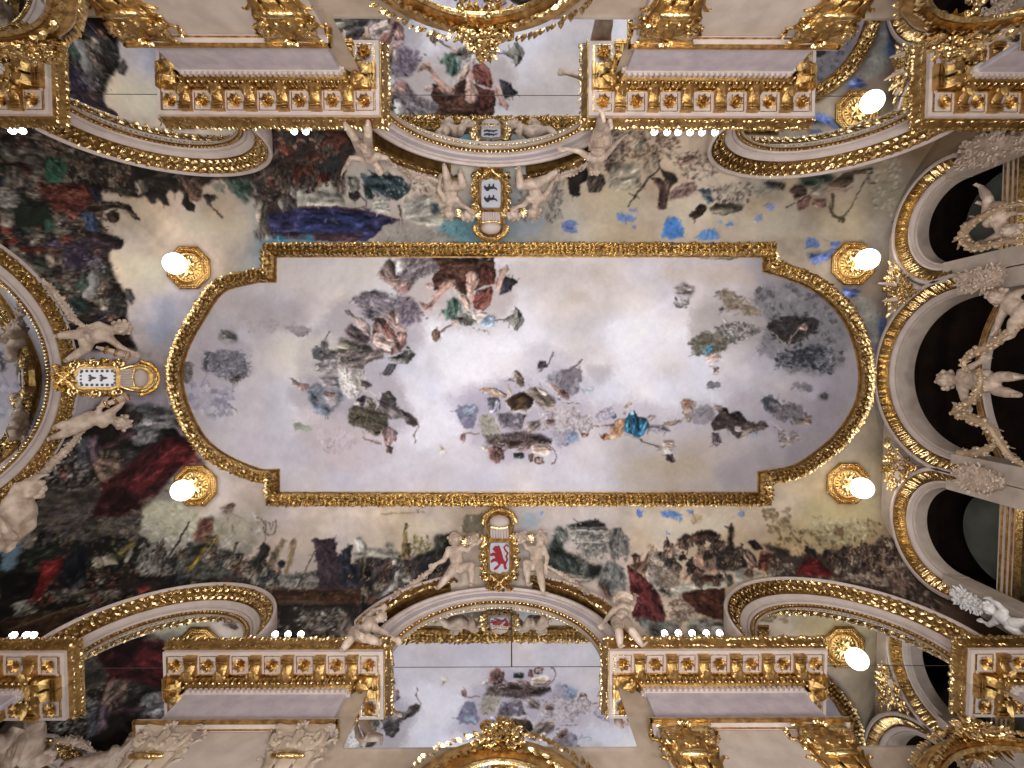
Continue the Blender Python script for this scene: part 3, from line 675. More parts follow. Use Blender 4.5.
C 5f3020,4a2418,74402c,371a14 80 50 8 20 190,480 440,465 440,650 270,600
P 5a3020 2 250,390 420,385 440,430 250,430
P c0b8a4 1.5 125,450 240,430 430,430 480,380 500,430 440,460 250,480 150,505 125,490
P 7a7060 2 430,380 490,390 500,440 460,460
P 30241e 2 470,100 500,100 490,150 510,360 460,360 465,160
S 2a2422 5 440,100 470,110
S 2a2422 7 485,80 490,130
P 9a7464 1.5 540,240 580,230 630,280 640,350 600,340 560,300
P 2b1f1d 1.5 575,190 620,180 660,210 670,240 620,240
P 6a3222 2 650,250 700,250 800,310 790,330 690,360 650,350
S c8bca8 10 510,200 525,260
P b8b0a0 2 500,350 580,350 640,370 720,380 600,400 520,440
P 7d6f5c 2 740,360 827,330 827,380 760,380
P 2c2420 2.5 660,200 827,240 827,290 700,240
C 7d7264,a09484,5a5046,8c6a5a 150 28 8 20 0,340 180,330 170,480 60,440
C 6d564c,8a7060,4c3a34,a89a88 120 40 7 10 120,530 240,540 280,640 240,680 120,660
P 9a9484 3 240,640 440,660 440,768 200,768
P 6b2a28 2 0,420 60,520 100,640 40,640 0,600
# ---- bottom right crowd and man in red
O 770 510 5.906
P 332824 4 0,230 180,270 300,240 420,230 560,220 640,170 740,130 800,300 1004,520 1004,768 560,500 380,430 0,400
C 4f3a30,6b5042,2c211e,7d6656,8f7a6a,3a2a28,5c3a32 420 26 8 35 300,240 560,220 740,140 800,320 1000,530 1000,600 700,480 400,410
O 0 0 1
F 4f3a30,6b5042,7d6656,3a2a28,5c3a32,8f7a6a,94806c 130 12 -80 820,552 866,546 900,532 908,560 938,600 940,615 890,590 840,578
F 6b5042,54483e,3a3430,7d6656,4a2e28 40 13 -85 640,545 720,540 770,555 780,580 740,575 700,590
O 770 510 5.906
C b09a84,9a8470,c0ac98 60 40 9 20 420,380 620,380 680,450 480,430
C 9a7c6c,84604f 60 50 8 20 640,300 800,340 780,380 900,480 740,480
P 6d1418 1.2 150,380 200,300 240,280 290,290 330,330 380,390 360,400
P 801a1c 2 180,370 230,300 280,300 300,360 
P 251f1c 1.2 210,215 250,205 270,240 280,290 235,285 205,250
P 5a2a22 2.5 0,270 60,290 80,320 0,340
C 8a7a68,a89884,5c5044,3a302a 90 28 8 20 0,280 160,330 140,380 0,390
C 7d6844,95805a,5f4c34,ac9a74 170 50 12 45 0,100 200,120 420,100 640,40 660,130 480,220 260,230 40,210
C b0a27c,c0b48e,9a8c66 120 50 9 60 200,40 560,60 560,180 420,200 300,160
P 6b5038 4 380,90 440,100 430,170 390,160
# ---- centre panel figures
O 270 250 7.314
P 7d7078 3 600,370 680,310 760,295 850,310 870,350 1024,350 1024,550 900,540 760,480 700,500 640,440
C 6a5f6a,8c8088,5a505c,9a9098 120 34 12 10 610,370 700,310 860,310 1024,360 1024,530 860,500 700,470
P 6b5650 2 800,170 840,100 880,60 930,130 940,190 1024,190 1024,290 980,325 940,310 880,250 810,225
P 9a7a6c 2 810,195 900,215 1020,200 1000,290 950,310 900,260
P e0d4d0 1.5 930,70 990,70 970,150 920,190
S c0a098 6 810,200 900,220 1010,200
P 5b5048 1.2 545,445 580,440 630,490 620,500 570,475
P b89c94 1.2 600,480 680,500 740,560 745,640 700,620 630,540
P 5a4a4c 1.8 540,590 600,540 660,590 740,640 720,690 640,680 560,640
P 8a8070 3 520,640 640,680 740,700 768,768 480,768
P 7a5a54 1.2 760,490 830,500 900,570 960,660 970,740 900,768 800,740 740,690 755,620
P cfb0a4 1.2 780,600 830,590 840,650 900,630 920,680 880,740 800,720 750,680
P 7a4c46 1.5 840,520 900,580 930,640 860,640 830,590
P 8a6560 1.5 920,600 1000,600 1005,680 970,740 950,670
S d0b4a8 5 760,490 830,500 910,580 970,700
P 8f7068 1.5 840,470 930,430 950,540 1000,580 930,590 880,540
P c8a8a0 1.2 915,440 945,450 950,545 920,530
P 6b6568 4 310,768 340,700 400,660 430,700 470,768
P 544c4c 3 370,690 410,650 440,700 400,720
S 3f4858 4 410,650 440,600
P 3a3a40 2 700,480 780,470 740,510
O 400 250 7.314
P 75686c 2.5 30,60 270,60 300,130 250,170 130,210 60,300 0,330 0,180 40,130
C 8c7f80,66595c,9a9090,594c4c 60 40 10 -20 30,70 260,60 240,160 60,250 0,200
P 96706a 2 0,230 80,230 60,310 0,325
P 45291f 1.5 230,60 690,55 700,110 690,240 600,270 560,300 500,290 480,330 420,300 400,230 340,210 300,280 250,300 240,200 300,130
C 3a221b,553428,2e1a16,64423a 110 40 9 70 240,70 690,60 680,230 560,250 420,280 280,250
P 5a2c24 1.5 590,130 700,140 700,250 600,270
P a87c6c 1.2 330,210 400,225 380,280 300,340 240,410 230,455 190,440 140,385 150,380 210,400 260,330
P c09484 1.2 480,180 520,155 580,180 580,230 550,290 520,400 500,380 490,280
P b8907f 1.2 420,320 480,330 520,390 510,450 470,410
P 7a3c32 1.2 530,380 570,300 680,265 690,320 660,390 600,440 540,420
S 4a221c 6 540,420 610,440 660,400
S a06a5c 4 560,370 620,310 660,330 640,390 580,400
P b08878 1.2 700,250 730,180 720,150 790,110 800,150 760,180 750,240 710,310
P 3c3640 1.5 740,270 770,190 830,210 870,235 830,260 810,300 730,335
P 506a5c 2 350,380 400,340 440,370 460,460 400,480 430,520 340,510 300,440 340,440
P 8a8478 2 440,470 540,480 560,540 500,560 440,530
P 5b5048 1.5 400,480 540,510 530,550 450,550
C 506a5c,7d8478,3f5048,94a09c 60 24 8 20 300,430 450,370 540,500 680,600 560,600 400,510
P 7c98b4 2 590,540 640,480 700,490 690,560 620,560
P b4c4d4 2 640,500 690,500 670,550
S 6b5f58 10 690,515 780,515
P 857e76 1.2 770,510 830,460 855,425 900,480 910,520 860,600 820,560
P a07468 1.2 290,600 340,560 440,520 430,545 350,570 310,610
P 6d5444 1.2 235,600 270,578 300,600 300,650 265,680 235,650
P d8c0b8 1.5 530,440 600,440 640,470 580,540 530,500
P 7a6878 2.5 0,345 90,350 150,430 150,530 60,550 0,545
C 8a7888,6b5868,93828c 60 34 12 10 0,350 100,360 200,500 100,550 0,540
P b89a94 2 190,250 240,240 240,290 200,290
P 876058 1.5 0,600 50,600 55,680 0,760
P 5a5a58 2 0,768 60,700 110,768
O 280 350 7.314
P 625c5c 2 230,0 420,0 410,60 320,90 250,50
P 6a5c58 2 420,0 760,0 760,60 620,100 600,150 460,120
C 7a6c68,544846,8a7c78 100 30 9 20 240,0 760,0 600,140 460,110 300,80
P 52504e 1.5 790,60 870,40 960,0 985,40 940,105 860,100
P 504a50 1.5 740,180 800,100 860,100 840,150 800,190
P e0d0c8 2 420,120 560,150 640,170 600,300 520,370 470,330 430,220
C d4c4bc,a09490,706660,e8dcd8 130 30 6 60 430,140 640,160 600,300 520,360 450,280
P 8a8080 3 240,110 410,60 420,180 360,200 300,170
C e0d8d8,94888c,6a6064 60 40 6 -30 240,110 420,70 400,180 300,170
P 7d8090 3 190,290 250,260 420,200 470,350 400,450 340,480 250,460 220,380
P 57606c 3 200,300 260,300 280,400 400,440 350,480 260,460
P b0a4a4 3 320,310 440,320 440,380 380,420 330,370
P 70504c 1.5 320,305 420,320 400,340 330,330
P 8c6c68 1.5 70,205 140,240 210,250 220,290 160,300 110,260
P 9a8c90 3 290,200 410,200 440,290 320,290
P 332e38 1.2 590,340 640,330 620,420 560,410 550,370
P dcc4bc 1 540,370 600,390 590,415 540,400
P 4d4438 1.8 500,480 540,400 640,430 700,380 720,450 800,480 790,570 720,630 640,600 590,560 540,560 500,530
C 5c5444,3f3830,6f6854,504838 90 30 10 30 510,440 640,420 780,480 720,620 600,560 520,540
P 6c645c 2 620,330 680,360 700,430 640,420
S dcc4bc 10 600,300 660,300 700,340 715,430 750,435
P 554c4c 1.5 750,320 790,300 850,350 860,420 960,470 1010,540 980,560 900,500 820,510 760,460 720,420
P 5a4844 1 920,500 980,520 975,560 930,545
S 806460 8 990,500 1015,560 985,620 990,680
P 4a4442 1.5 760,320 800,300 840,345 800,360
P 937270 1.5 740,600 800,560 860,600 850,660 800,700 770,690
P 54423e 1 780,690 830,710 820,760 775,745
S c8a89c 9 600,600 640,650 740,680
S 6d504c 4 605,640 690,675 740,690
P 9a8488 1.5 820,600 865,600 850,640 820,650
P 4a4040 1.5 600,230 640,230 680,260 640,280 600,260
S d8c0bc 7 420,140 460,260 500,330
P 9cA090 8 90,520 240,560 200,600 100,590
P ccb8c0 10 260,600 420,560 560,640 500,768 300,720
O 440 340 7.314
P 8a8490 6 760,250 900,240 1024,200 1024,400 960,440 880,360
C 807886,9c94a0,6c6470 100 50 14 -30 780,260 1024,200 1024,380 930,400
P 3f343c 1.2 710,180 740,155 780,165 790,200 750,215 715,215
P 8c7f88 1.5 710,210 760,210 740,240 710,250
S 50484c 4 790,190 835,90
S 80706c 5 940,220 1024,165
P 5c4a40 1.2 545,230 570,225 605,270 620,340 590,350 560,310
P 806c5c 1 575,240 605,270 615,340 595,340
P 65544c 1 475,300 510,285 550,300 520,305
P b09884 1.2 490,310 510,350 560,440 640,480 600,495 540,460 500,380
P 8a6c5c 1.2 290,365 360,350 450,370 490,400 480,430 390,410 340,390 290,380
P c4a898 1 360,360 450,380 470,405 400,395
P 45321f 1.5 480,440 560,390 640,380 690,430 690,480 640,510 540,510 490,480
P 2a2020 1.2 640,430 690,440 680,500 640,500
P 7d7888 1.5 350,430 420,410 450,450 440,520 370,540 350,480
P 7d6a60 2 620,370 700,350 800,400 850,440 840,490 740,500 700,450
P d4bcac 1.2 690,340 730,350 800,390 780,410 720,380
P 96746a 1.5 790,300 860,340 920,380 945,430 930,440 880,400 820,350
S e0ccc0 8 780,320 850,390 900,455 1024,455
S 50484c 4 860,430 910,465 1024,462
P 8f7464 1 810,450 850,445 850,480 815,480
S d0b09c 7 700,490 800,500 870,490 910,480
P 75708a 5 110,480 280,480 280,560 220,660 170,640
P 98a8bc 4 170,500 260,490 270,530 190,550
P a09888 4 290,540 400,550 440,660 400,740 320,740
C a89c88,8f8474,c0b4a4,7c7468 110 28 8 30 290,550 410,560 440,680 400,750 310,730
P 675c66 2 420,540 640,540 610,650 540,670 440,640
C 74687a,584e58,887c88 70 50 8 20 430,540 640,540 600,650 450,650
S e0d0c4 5 470,430 500,500 540,520 640,540 700,470
S e0d0c4 4 640,540 610,650 750,590 710,490
S d8c8bc 4 400,560 440,640 470,630
S b0a49c 4 490,650 560,670 640,650
P 6c5f58 2 640,600 740,590 730,650 660,700
C c8b8ac,9c8c84,846c64,dcccc4,a89890 240 34 7 15 740,500 1024,500 1024,640 940,700 760,680
P 6b4a48 2 780,590 850,580 840,620 790,625
P 5a4640 3 330,730 450,700 620,680 760,700 820,740 700,768 360,768
S 8a6058 10 170,690 230,685 290,690
P 70504c 1.2 150,700 190,690 190,740 145,740
O 440 380 7.314
P 554444 2 400,440 480,400 560,380 640,380 640,460 560,500 470,490 420,480
C 5f4e4c,453838,7a6660,332c2c 120 30 8 15 330,410 640,380 660,470 480,520 380,470
P 7c5450 1.5 350,500 420,480 475,520 470,580 420,617 370,590
C 8c6460,6b4644,9a746c 40 24 8 30 350,500 470,510 460,600 380,590
P c8b8b0 1.5 300,470 350,480 350,530 310,520
S d0b8b0 7 430,465 480,470 490,510 560,520 640,500
P 30342f 1.2 540,540 610,530 620,570 580,585 550,570
P 8a6c68 1.5 560,520 640,470 680,470 660,510 600,525
P 3f3434 1.5 700,450 760,430 820,450 810,480 740,470
S 6a4c40 10 790,480 840,520 855,570 840,615 810,615
P c8a898 1.5 680,480 780,480 820,520 790,550 700,550 670,530
P 7a5048 1.2 650,540 690,540 680,600 660,600
P 5a403c 1 690,570 760,565 765,610 720,620 695,600
P d0a898 1 705,580 745,580 745,605 715,605
P 9c94a0 5 800,410 960,370 1024,400 960,470 860,480
P e0cca8 3 0,490 40,500 50,530 0,550
P 5a4038 1.5 450,460 640,440 560,500
O 560 360 7.314
P 786c74 6 0,80 90,70 170,60 160,130 60,190 0,200
P 70504c 2 0,210 60,230 70,290 30,280 0,260
P b4b8c4 4 150,200 260,190 250,250 180,250
S 5b4c48 5 60,90 170,0
S d8d0cc 6 0,300 60,325 160,310
P 1d5474 1.2 460,470 500,400 540,370 570,410 640,430 660,490 620,540 575,575 530,550 470,530
P 3484a8 1.5 480,480 510,430 530,510 500,530
P 2a6c90 1.5 560,440 640,450 650,500 600,550 570,540
P 16405c 1.5 520,430 570,430 590,520 555,540
P 9cc4d8 1.5 510,370 540,370 545,400 520,410
P c08c64 1.2 370,500 420,440 480,430 480,480 460,550 410,580 375,570
P b07a58 1 300,560 330,535 370,545 375,580 330,590 300,575
P 5a3424 1 300,560 320,540 335,560 325,590
P a07c6c 1 470,360 500,320 535,305 530,325 490,360
S b8907c 9 480,380 470,440
S b08c78 7 240,485 320,480 380,490
P 5a5058 1.5 350,480 380,470 410,480 380,500
S 70504a 6 250,480 350,488
S a08478 7 480,545 590,585 620,610 740,640
S 5a4c50 5 590,590 610,605 700,635 745,648
P 3a5068 1.5 370,410 410,400 420,425 390,435
P 4a4450 1.2 580,580 610,585 605,610
C a89c9c,c8bcbc,8a7c7c,70605c 90 22 6 -50 120,400 240,400 240,520 150,540
P 7a5444 1 150,530 200,540 220,520 210,560 160,560
S 9c8478 7 150,540 180,470 220,430 240,470 200,540
C b0a8b4,9488a0,7c7088,c8c0cc 80 34 7 10 250,400 380,340 400,400 300,460
P 74809c 3 60,530 130,530 140,600 40,620
P 6b6470 3 640,480 760,490 810,520 700,530
S 504448 6 640,490 760,500 810,518
P 8a6c5c 1.5 760,460 880,440 900,450 800,480
S 5c4844 5 760,470 820,480 890,445
P 8c6c5c 2 880,320 930,285 960,300 940,360 900,350
C 94806c,7c6450,a89484 100 30 12 70 900,290 1000,310 980,420 940,460 900,400
P a09088 2 640,410 700,400 690,450 650,450
P bc9c90 2 740,590 830,590 850,640 800,670 760,640
P 3a3034 1.2 775,700 820,685 850,740 820,750 785,730
P d4c4bc 2 760,640 830,650 820,690 770,690
P 8f8490 4 960,370 1024,370 1024,480 970,470
O 670 270 5.389
P 858086 9 420,130 520,70 640,60 800,120 900,240 960,380 960,500 880,560 780,580 640,540 540,500 450,440 520,330 540,250 420,180
C 7f797e,6b6569,5c565a,8d878c 110 46 18 -20 440,120 640,70 820,140 930,300 950,480 820,560 600,520 540,260
P 302a2a 5 530,300 620,250 760,260 820,300 780,360 640,400 560,380
C 2a2424,3c3434,4a4240,241f20 130 40 10 10 530,300 640,250 800,280 780,350 640,410 550,370
P 2f3036 5 550,500 600,440 720,400 860,400 860,480 760,520 640,500 600,550
C 3b3c44,52525a,2c2c32,686870,7f7f84 220 40 10 20 540,480 700,400 880,420 880,560 740,540 600,520
P b08c80 1.5 700,300 730,285 745,310 735,330 700,320
S 9c8478 8 700,315 660,360 630,420
S a89488 6 540,330 600,380 610,400
P 3c3634 2 900,440 940,435 930,460
P 7c706c 1.2 650,560 665,525 675,535 665,565
P 8f7c6c 6 240,100 340,110 380,170 500,230 480,250 360,240 300,190
C 9c8a78,84725f,b0a090,6f6252 120 46 12 20 250,110 370,130 500,240 400,240 300,180
P 5e5748 4 100,380 180,340 300,340 340,380 300,430 160,460 110,430
C 6b6454,4d4840,8a8070,9c9488 160 30 9 10 100,390 200,340 340,340 380,370 300,430 150,460
P 4a94b8 1.5 175,440 200,410 240,410 235,430 190,455
P b89c94 2.5 190,460 260,440 280,480 230,510 200,500
P 7a5c50 1.5 235,520 265,530 265,560 235,565
P 3c3634 2 265,205 290,200 290,220 268,222
P c0b0ac 1.5 280,240 320,290 360,350 340,350 290,280
C 3f3938,5c5452,c4b8b4,8c8480,4b5454 230 30 6 30 240,310 350,280 480,310 490,340 400,380 340,400 270,350
P 8a7c78 3 20,100 80,70 130,100 110,150 40,140
C 44403f,6f6a68,a09894 50 22 7 20 20,150 110,150 90,215 30,200
P 6d6870 5 200,600 280,600 270,640 200,650
P 5b5c68 4 490,700 540,680 590,700 600,765 520,765
P a89490 4 60,710 140,710 130,765 70,765
P 7a7680 5 660,610 780,620 760,660 680,650
P 5f5c62 4 800,660 860,670 850,700 820,700
O 640 390 4.654
P 8c828a 5 250,100 300,70 360,90 350,150 270,160
P 3d302f 1.5 330,160 370,110 350,80 400,80 420,110 460,100 500,140 530,160 580,145 600,170 570,190 500,200 460,230 400,180 340,190
C 4f3e3a,352a2a,6a5650,2a2022 90 24 7 10 330,160 400,100 500,140 600,160 480,220 400,190
P c0b0b0 1.5 440,175 470,170 470,195 450,195
P 9c8c84 2 480,190 520,180 500,220 470,225
P 504048 1.2 335,200 370,200 385,250 360,268 340,250
S d0c4c4 4 345,245 385,255
P 7c8898 1.5 515,190 555,190 545,210 520,210
P 3b3f44 4 560,60 600,30 650,40 660,90 620,120 590,90
P 6b6468 5 640,70 720,60 770,110 740,150 660,140
C 5c5458,807880,746a70 90 30 10 30 600,50 720,60 800,130 700,160 640,130
P 6f5850 2 710,150 770,130 800,120 795,165 740,155
S c0b0a8 5 610,150 660,190
C a08c84,857470,bcaca8,6b5c5a 100 26 7 -20 640,190 740,200 740,240 660,280
P a88c7c 3 190,60 240,50 250,100 210,110
P 7a5044 2.5 200,55 235,45 240,70 205,80
P 4a4448 3 830,20 880,30 870,50 840,45
P 968078 2 350,70 385,70 380,100 355,95
O 180 290 7.314
P 565250 3 280,330 330,295 400,320 430,370 370,390 300,370
P 66626c 3 160,520 200,460 280,480 300,560 240,615 180,600
P 6c6874 5 200,440 440,430 520,520 480,640 380,680 280,640 250,560
C 5f5b66,78747e,8f8a94,4a464c,a8a0ac 240 34 8 15 170,460 440,430 540,560 500,670 380,690 260,620
P 5c5450 2 380,620 460,640 420,680 370,670
P 5f5854 4 20,520 90,530 100,610 70,680 20,690
C 6c6460,544c4a,8a827c 60 30 8 20 20,530 90,540 100,620 60,680
P 9c8c90 7 780,270 960,260 970,310 880,340 800,320
P a89c9c 12 280,240 560,200 760,260 700,330 480,300
P 5c5c60 4 960,460 1000,420 1024,420 1024,510 980,500
S 8a8288 4 200,620 170,680 190,740
S 9c9098 4 390,700 380,768
P 9c9098 7 30,740 200,740 220,768 20,768
P 75605c 1.5 800,640 900,690 960,690 920,730 870,710
O 600 240 1
P 78705f 1 95,17 105,18 118,19 120,18 138,17.5 138,19 118,20.5 104,19.5
O 180 384 1
C a8a0b0,b8b0bc,9890a4 60 12 4 20 4,0 50,0 60,30 30,40 6,26
S 7c7480 1.5 48,20 58,28
O 0 0 1
P 3e1113 3 92,516 104,486 140,455 168,436 190,438 200,448 186,462 166,484 150,506 120,516
P 5e171b 2.5 128,486 150,458 178,444 198,452 178,462 158,478 140,496
P 2a0d0e 3 92,516 104,494 124,488 140,506 120,516
P 701c20 2 160,462 180,446 196,450 184,462
K a9a186 1 140,508 168,494 200,500 208,520 196,544 160,548 142,530
K c0b89e 1 150,506 172,500 180,520 160,528
K 8d8470 1 205,520 232,512 256,520 262,545 240,560 212,548
K b8ac98 1 222,520 248,520 252,540 230,545
P 120e0c 1.5 0,578 18,572 42,576 44,590 30,600 0,606
P 6e1512 1.2 40,574 58,562 66,558 68,566 52,582 36,602 30,604 38,586
P 1a1a20 1.5 64,562 78,545 88,548 86,575 72,586 62,576
S 8c8068 1.5 0,540 20,532 42,524
S 2a2018 3 60,600 110,588 160,584
S 4a3a28 1.6 0,622 40,606 90,592
S 6e5c3c 1.4 10,630 60,612 100,600
S 9c927e 1.5 170,560 186,528
S b0a690 1.4 176,562 190,536
S 2a2420 1.8 160,572 186,530 190,522
S 7e7262 1.3 150,566 164,540
S 5a4a3a 2 205,572 216,545
S 3c342c 2 228,566 238,542
S c09a30 1.3 204,560 214,541 220,533
F 4a4038,5c5048,6d6254,2c3038,8a8070,5a3a2c 34 13 -60 150,560 200,552 262,560 285,592 262,590 235,566
F 5c5048,7d7262,3a3436,8a7c68,6b4a3c 22 12 -88 345,572 400,560 420,575 395,600 360,605
"""
def _hex(h): return np.array([int(h[i:i+2],16) for i in (0,2,4)])/255.0
def _mute(c,k=.80):
    l=c.mean(); return l+(c-l)*k
def _lin(c): return np.where(c<=.04045,c/12.92,((c+.055)/1.055)**2.4)
KP=1.5; MX0,MY0,MX1,MY1=-110,90,1130,680
def _noise(rs,h,w,cell):
    gh,gw=int(h/cell)+3,int(w/cell)+3; g=rs.rand(gh,gw); y=np.arange(h)/cell; x=np.arange(w)/cell
    yi=y.astype(int); xi=x.astype(int); fy=y-yi; fx=x-xi; fy=fy*fy*(3-2*fy); fx=fx*fx*(3-2*fx)
    a=g[yi][:,xi]; b=g[yi][:,xi+1]; c=g[yi+1][:,xi]; d=g[yi+1][:,xi+1]
    return (a*(1-fx)+b*fx)*(1-fy)[:,None]+(c*(1-fx)+d*fx)*fy[:,None]
def _poly_mask(P,x0,y0,w,h):
    ys_,xs_=np.mgrid[0:h,0:w]; X=(xs_+x0+.5).ravel(); Y=(ys_+y0+.5).ravel(); r=np.zeros(len(X),bool); n=len(P); j=n-1
    for i in range(n):
        xi,yi=P[i]; xj,yj=P[j]
        if yi!=yj: r^=((yi>Y)!=(yj>Y))&(X<(xj-xi)*(Y-yi)/(yj-yi)+xi)
        j=i
    return r.reshape(h,w).astype(float)
def _blur(m,s):
    if s<.95:
        a=.10+.16*s
        for ax in (0,1):
            q=m*(1-2*a); q+=a*(np.roll(m,1,ax)+np.roll(m,-1,ax)); m=q
        return m
    k=max(1,int(round(s*1.0)))
    for _ in range(2):
        for ax in (0,1):
            p=np.pad(m,[(k,k) if a==ax else (0,0) for a in (0,1)]); c=np.cumsum(p,axis=ax)
            c=np.concatenate([np.zeros_like(np.take(c,[0],axis=ax)),c],axis=ax); n=m.shape[ax]
            m=(np.take(c,range(2*k+1,2*k+1+n),axis=ax)-np.take(c,range(0,n),axis=ax))/(2*k+1)
    return m
def _fill(cv,P,col,soft,alpha=1.0):
    P=[((x-MX0)*KP,(y-MY0)*KP) for x,y in P]; H_,W_=cv.shape[:2]; pad=int(soft*2.5+3)
    x0=max(0,int(min(p[0] for p in P))-pad); x1=min(W_,int(max(p[0] for p in P))+pad); y0=max(0,int(min(p[1] for p in P))-pad); y1=min(H_,int(max(p[1] for p in P))+pad)
    if x1<=x0 or y1<=y0: return
    m=_poly_mask(P,x0,y0,x1-x0,y1-y0)
    m=_blur(m,soft) if soft>0 else m
    m=(m*alpha)[...,None]; cv[y0:y1,x0:x1]=cv[y0:y1,x0:x1]*(1-m)+col*m
_G=np.random.RandomState(77).rand(128,128)
def _tex(u,v):
    ui=np.floor(u).astype(int); vi=np.floor(v).astype(int); fu=u-ui; fv=v-vi; fu=fu*fu*(3-2*fu); fv=fv*fv*(3-2*fv); g=lambda a,b:_G[a%128,b%128]
    return (g(ui,vi)*(1-fu)+g(ui+1,vi)*fu)*(1-fv)+(g(ui,vi+1)*(1-fu)+g(ui+1,vi+1)*fu)*fv
def _form(cv,P,col,soft,amp=1.0,seed=0,ang=None):
    """one painted form: folds run along it, one flank catches the painted light"""
    P=[((x-MX0)*KP,(y-MY0)*KP) for x,y in P]; H_,W_=cv.shape[:2]; A=np.array(P); size=max(np.ptp(A[:,0]),np.ptp(A[:,1])); pad=int(soft*2.5+4)
    x0=max(0,int(A[:,0].min())-pad); x1=min(W_,int(A[:,0].max())+pad); y0=max(0,int(A[:,1].min())-pad); y1=min(H_,int(A[:,1].max())+pad)
    if x1<=x0 or y1<=y0: return
    m=_poly_mask(P,x0,y0,x1-x0,y1-y0); hard=m; 
    if soft>0: m=_blur(m,soft)
    if ang is None:
        C=A-A.mean(0); w_,v_=np.linalg.eigh(C.T@C); a=math.atan2(v_[1,1],v_[0,1])
    else: a=ang
    yy,xx=np.mgrid[y0:y1,x0:x1].astype(float); bend=.35*(_tex(xx/26+seed,yy/26)-.5)*26
    u=(xx*math.cos(a)+yy*math.sin(a)+bend); v=(-xx*math.sin(a)+yy*math.cos(a)+bend)
    sc=float(np.clip(size/9.0,1.7,5.0))
    t=(_tex(u/(sc*3.4)+seed*7.3,v/sc+seed*3.1)-.5)*1.1+(_tex(u/(sc*1.7)+seed*1.9,v/(sc*.5)+9)-.5)*.7+(_tex(xx/2.2+seed,yy/2.2)-.5)*.28
    b=_blur(hard,max(1.5,min(4,size*.07))); gy,gx=np.gradient(b); lum=col.mean()
    rim=(gx*.6+gy*-.8)*min(6,size*.16)
    f=1+amp*(t*(.95 if lum<.5 else .55)+np.clip(rim,-.5,.5)*.55)
    c=np.clip(col[None,None,:]*np.clip(f,.35,2.0)[...,None]+(np.clip(t-.38,0,1)*.25*amp)[...,None]*np.array([1,.9,.78]),0,.97)
    m=m[...,None]; cv[y0:y1,x0:x1]=cv[y0:y1,x0:x1]*(1-m)+c*m
def _cloud(cv,P,col,soft,seed=0,thin=False):
    P=[((x-MX0)*KP,(y-MY0)*KP) for x,y in P]; H_,W_=cv.shape[:2]; A=np.array(P); size=max(np.ptp(A[:,0]),np.ptp(A[:,1])); s_=float(np.clip(size*(.16 if thin else .11),2,16 if thin else 9)); pad=int(s_*3+4)
    x0=max(0,int(A[:,0].min())-pad); x1=min(W_,int(A[:,0].max())+pad); y0=max(0,int(A[:,1].min())-pad); y1=min(H_,int(A[:,1].max())+pad)
    if x1<=x0 or y1<=y0: return
    m=_blur(_poly_mask(P,x0,y0,x1-x0,y1-y0),s_); yy,xx=np.mgrid[y0:y1,x0:x1].astype(float)
    n=(_tex(xx/(s_*2.6)+seed,yy/(s_*2.6))-.5)*.95+(_tex(xx/(s_*1.1)+seed,yy/(s_*1.1)+5)-.5)*.65+(_tex(xx/2.6,yy/2.6+seed)-.5)*.35
    a=np.clip((m*1.25-.42+n*.75)*(1.15 if thin else 2.2),0,1); a=a*a*(3-2*a)*(.62 if thin else .92); a=a*np.clip(m*5,0,1)
    t=(_tex(xx/(s_*1.8)+seed*2,yy/(s_*1.5))-.5)*.5+(_tex(xx/3.2+seed,yy/3.2)-.5)*.3
    c=np.clip(col[None,None,:]*(1+t*(.12 if thin else .4))[...,None],0,.97); a=a[...,None]; cv[y0:y1,x0:x1]=cv[y0:y1,x0:x1]*(1-a)+c*a
def _person(cv,rs,x,y,size,up,pal,skin):
    d=np.array([math.cos(up),math.sin(up)]); n=np.array([-d[1],d[0]]); c=np.array([x,y]); lean=rs.randn()*.35; d=d*math.cos(lean)+n*math.sin(lean); n=np.array([-d[1],d[0]])
    w=size*rs.uniform(.22,.34); L=size*rs.uniform(.55,.8); col=pal[rs.randint(len(pal))]*rs.uniform(.8,1.2); sk=skin[rs.randint(len(skin))]*rs.uniform(.8,1.15)
    body=[c-d*L*.5-n*w*1.1,c-d*L*.1-n*w*1.0,c+d*L*.36-n*w*.75,c+d*L*.5,c+d*L*.36+n*w*.75,c-d*L*.1+n*w*1.0,c-d*L*.5+n*w*1.1]
    _form(cv,body,np.clip(col,0,1),.5,1.1,rs.randint(99),math.atan2(d[1],d[0]))
    if rs.rand()<.6:
        s=rs.choice([-1,1]); a=c+d*L*.3+n*s*w*.6; b=a+n*s*size*rs.uniform(.12,.3)+d*size*rs.uniform(-.2,.25); e=b+n*s*size*rs.uniform(-.1,.2)+d*size*rs.uniform(-.1,.3)
        _fill(cv,_stroke_poly([a,b,e],size*.10),np.clip(sk,0,1),0)
    h=c+d*(L*.5+size*.09)+n*rs.randn()*size*.04; r=size*.105
    _fill(cv,[h+np.array([math.cos(q),math.sin(q)])*r*1.15 for q in np.linspace(0,2*PI,9)[:-1]],np.clip(sk*.35,0,1),0)
    h=h+n*rs.choice([-1,1])*r*.35-d*r*.2; _fill(cv,[h+np.array([math.cos(q),math.sin(q)])*r*.8 for q in np.linspace(0,2*PI,8)[:-1]],np.clip(sk,0,1),0)
def _stroke_poly(pts,w):
    P=[np.array(p,float) for p in pts]; L=[];R=[]
    for i in range(len(P)):
        d=P[min(i+1,len(P)-1)]-P[max(i-1,0)]; d=d/max(np.hypot(*d),1e-6); n=np.array([-d[1],d[0]])*w/2; L.append(P[i]+n); R.append(P[i]-n)
    return [tuple(p) for p in L+R[::-1]]
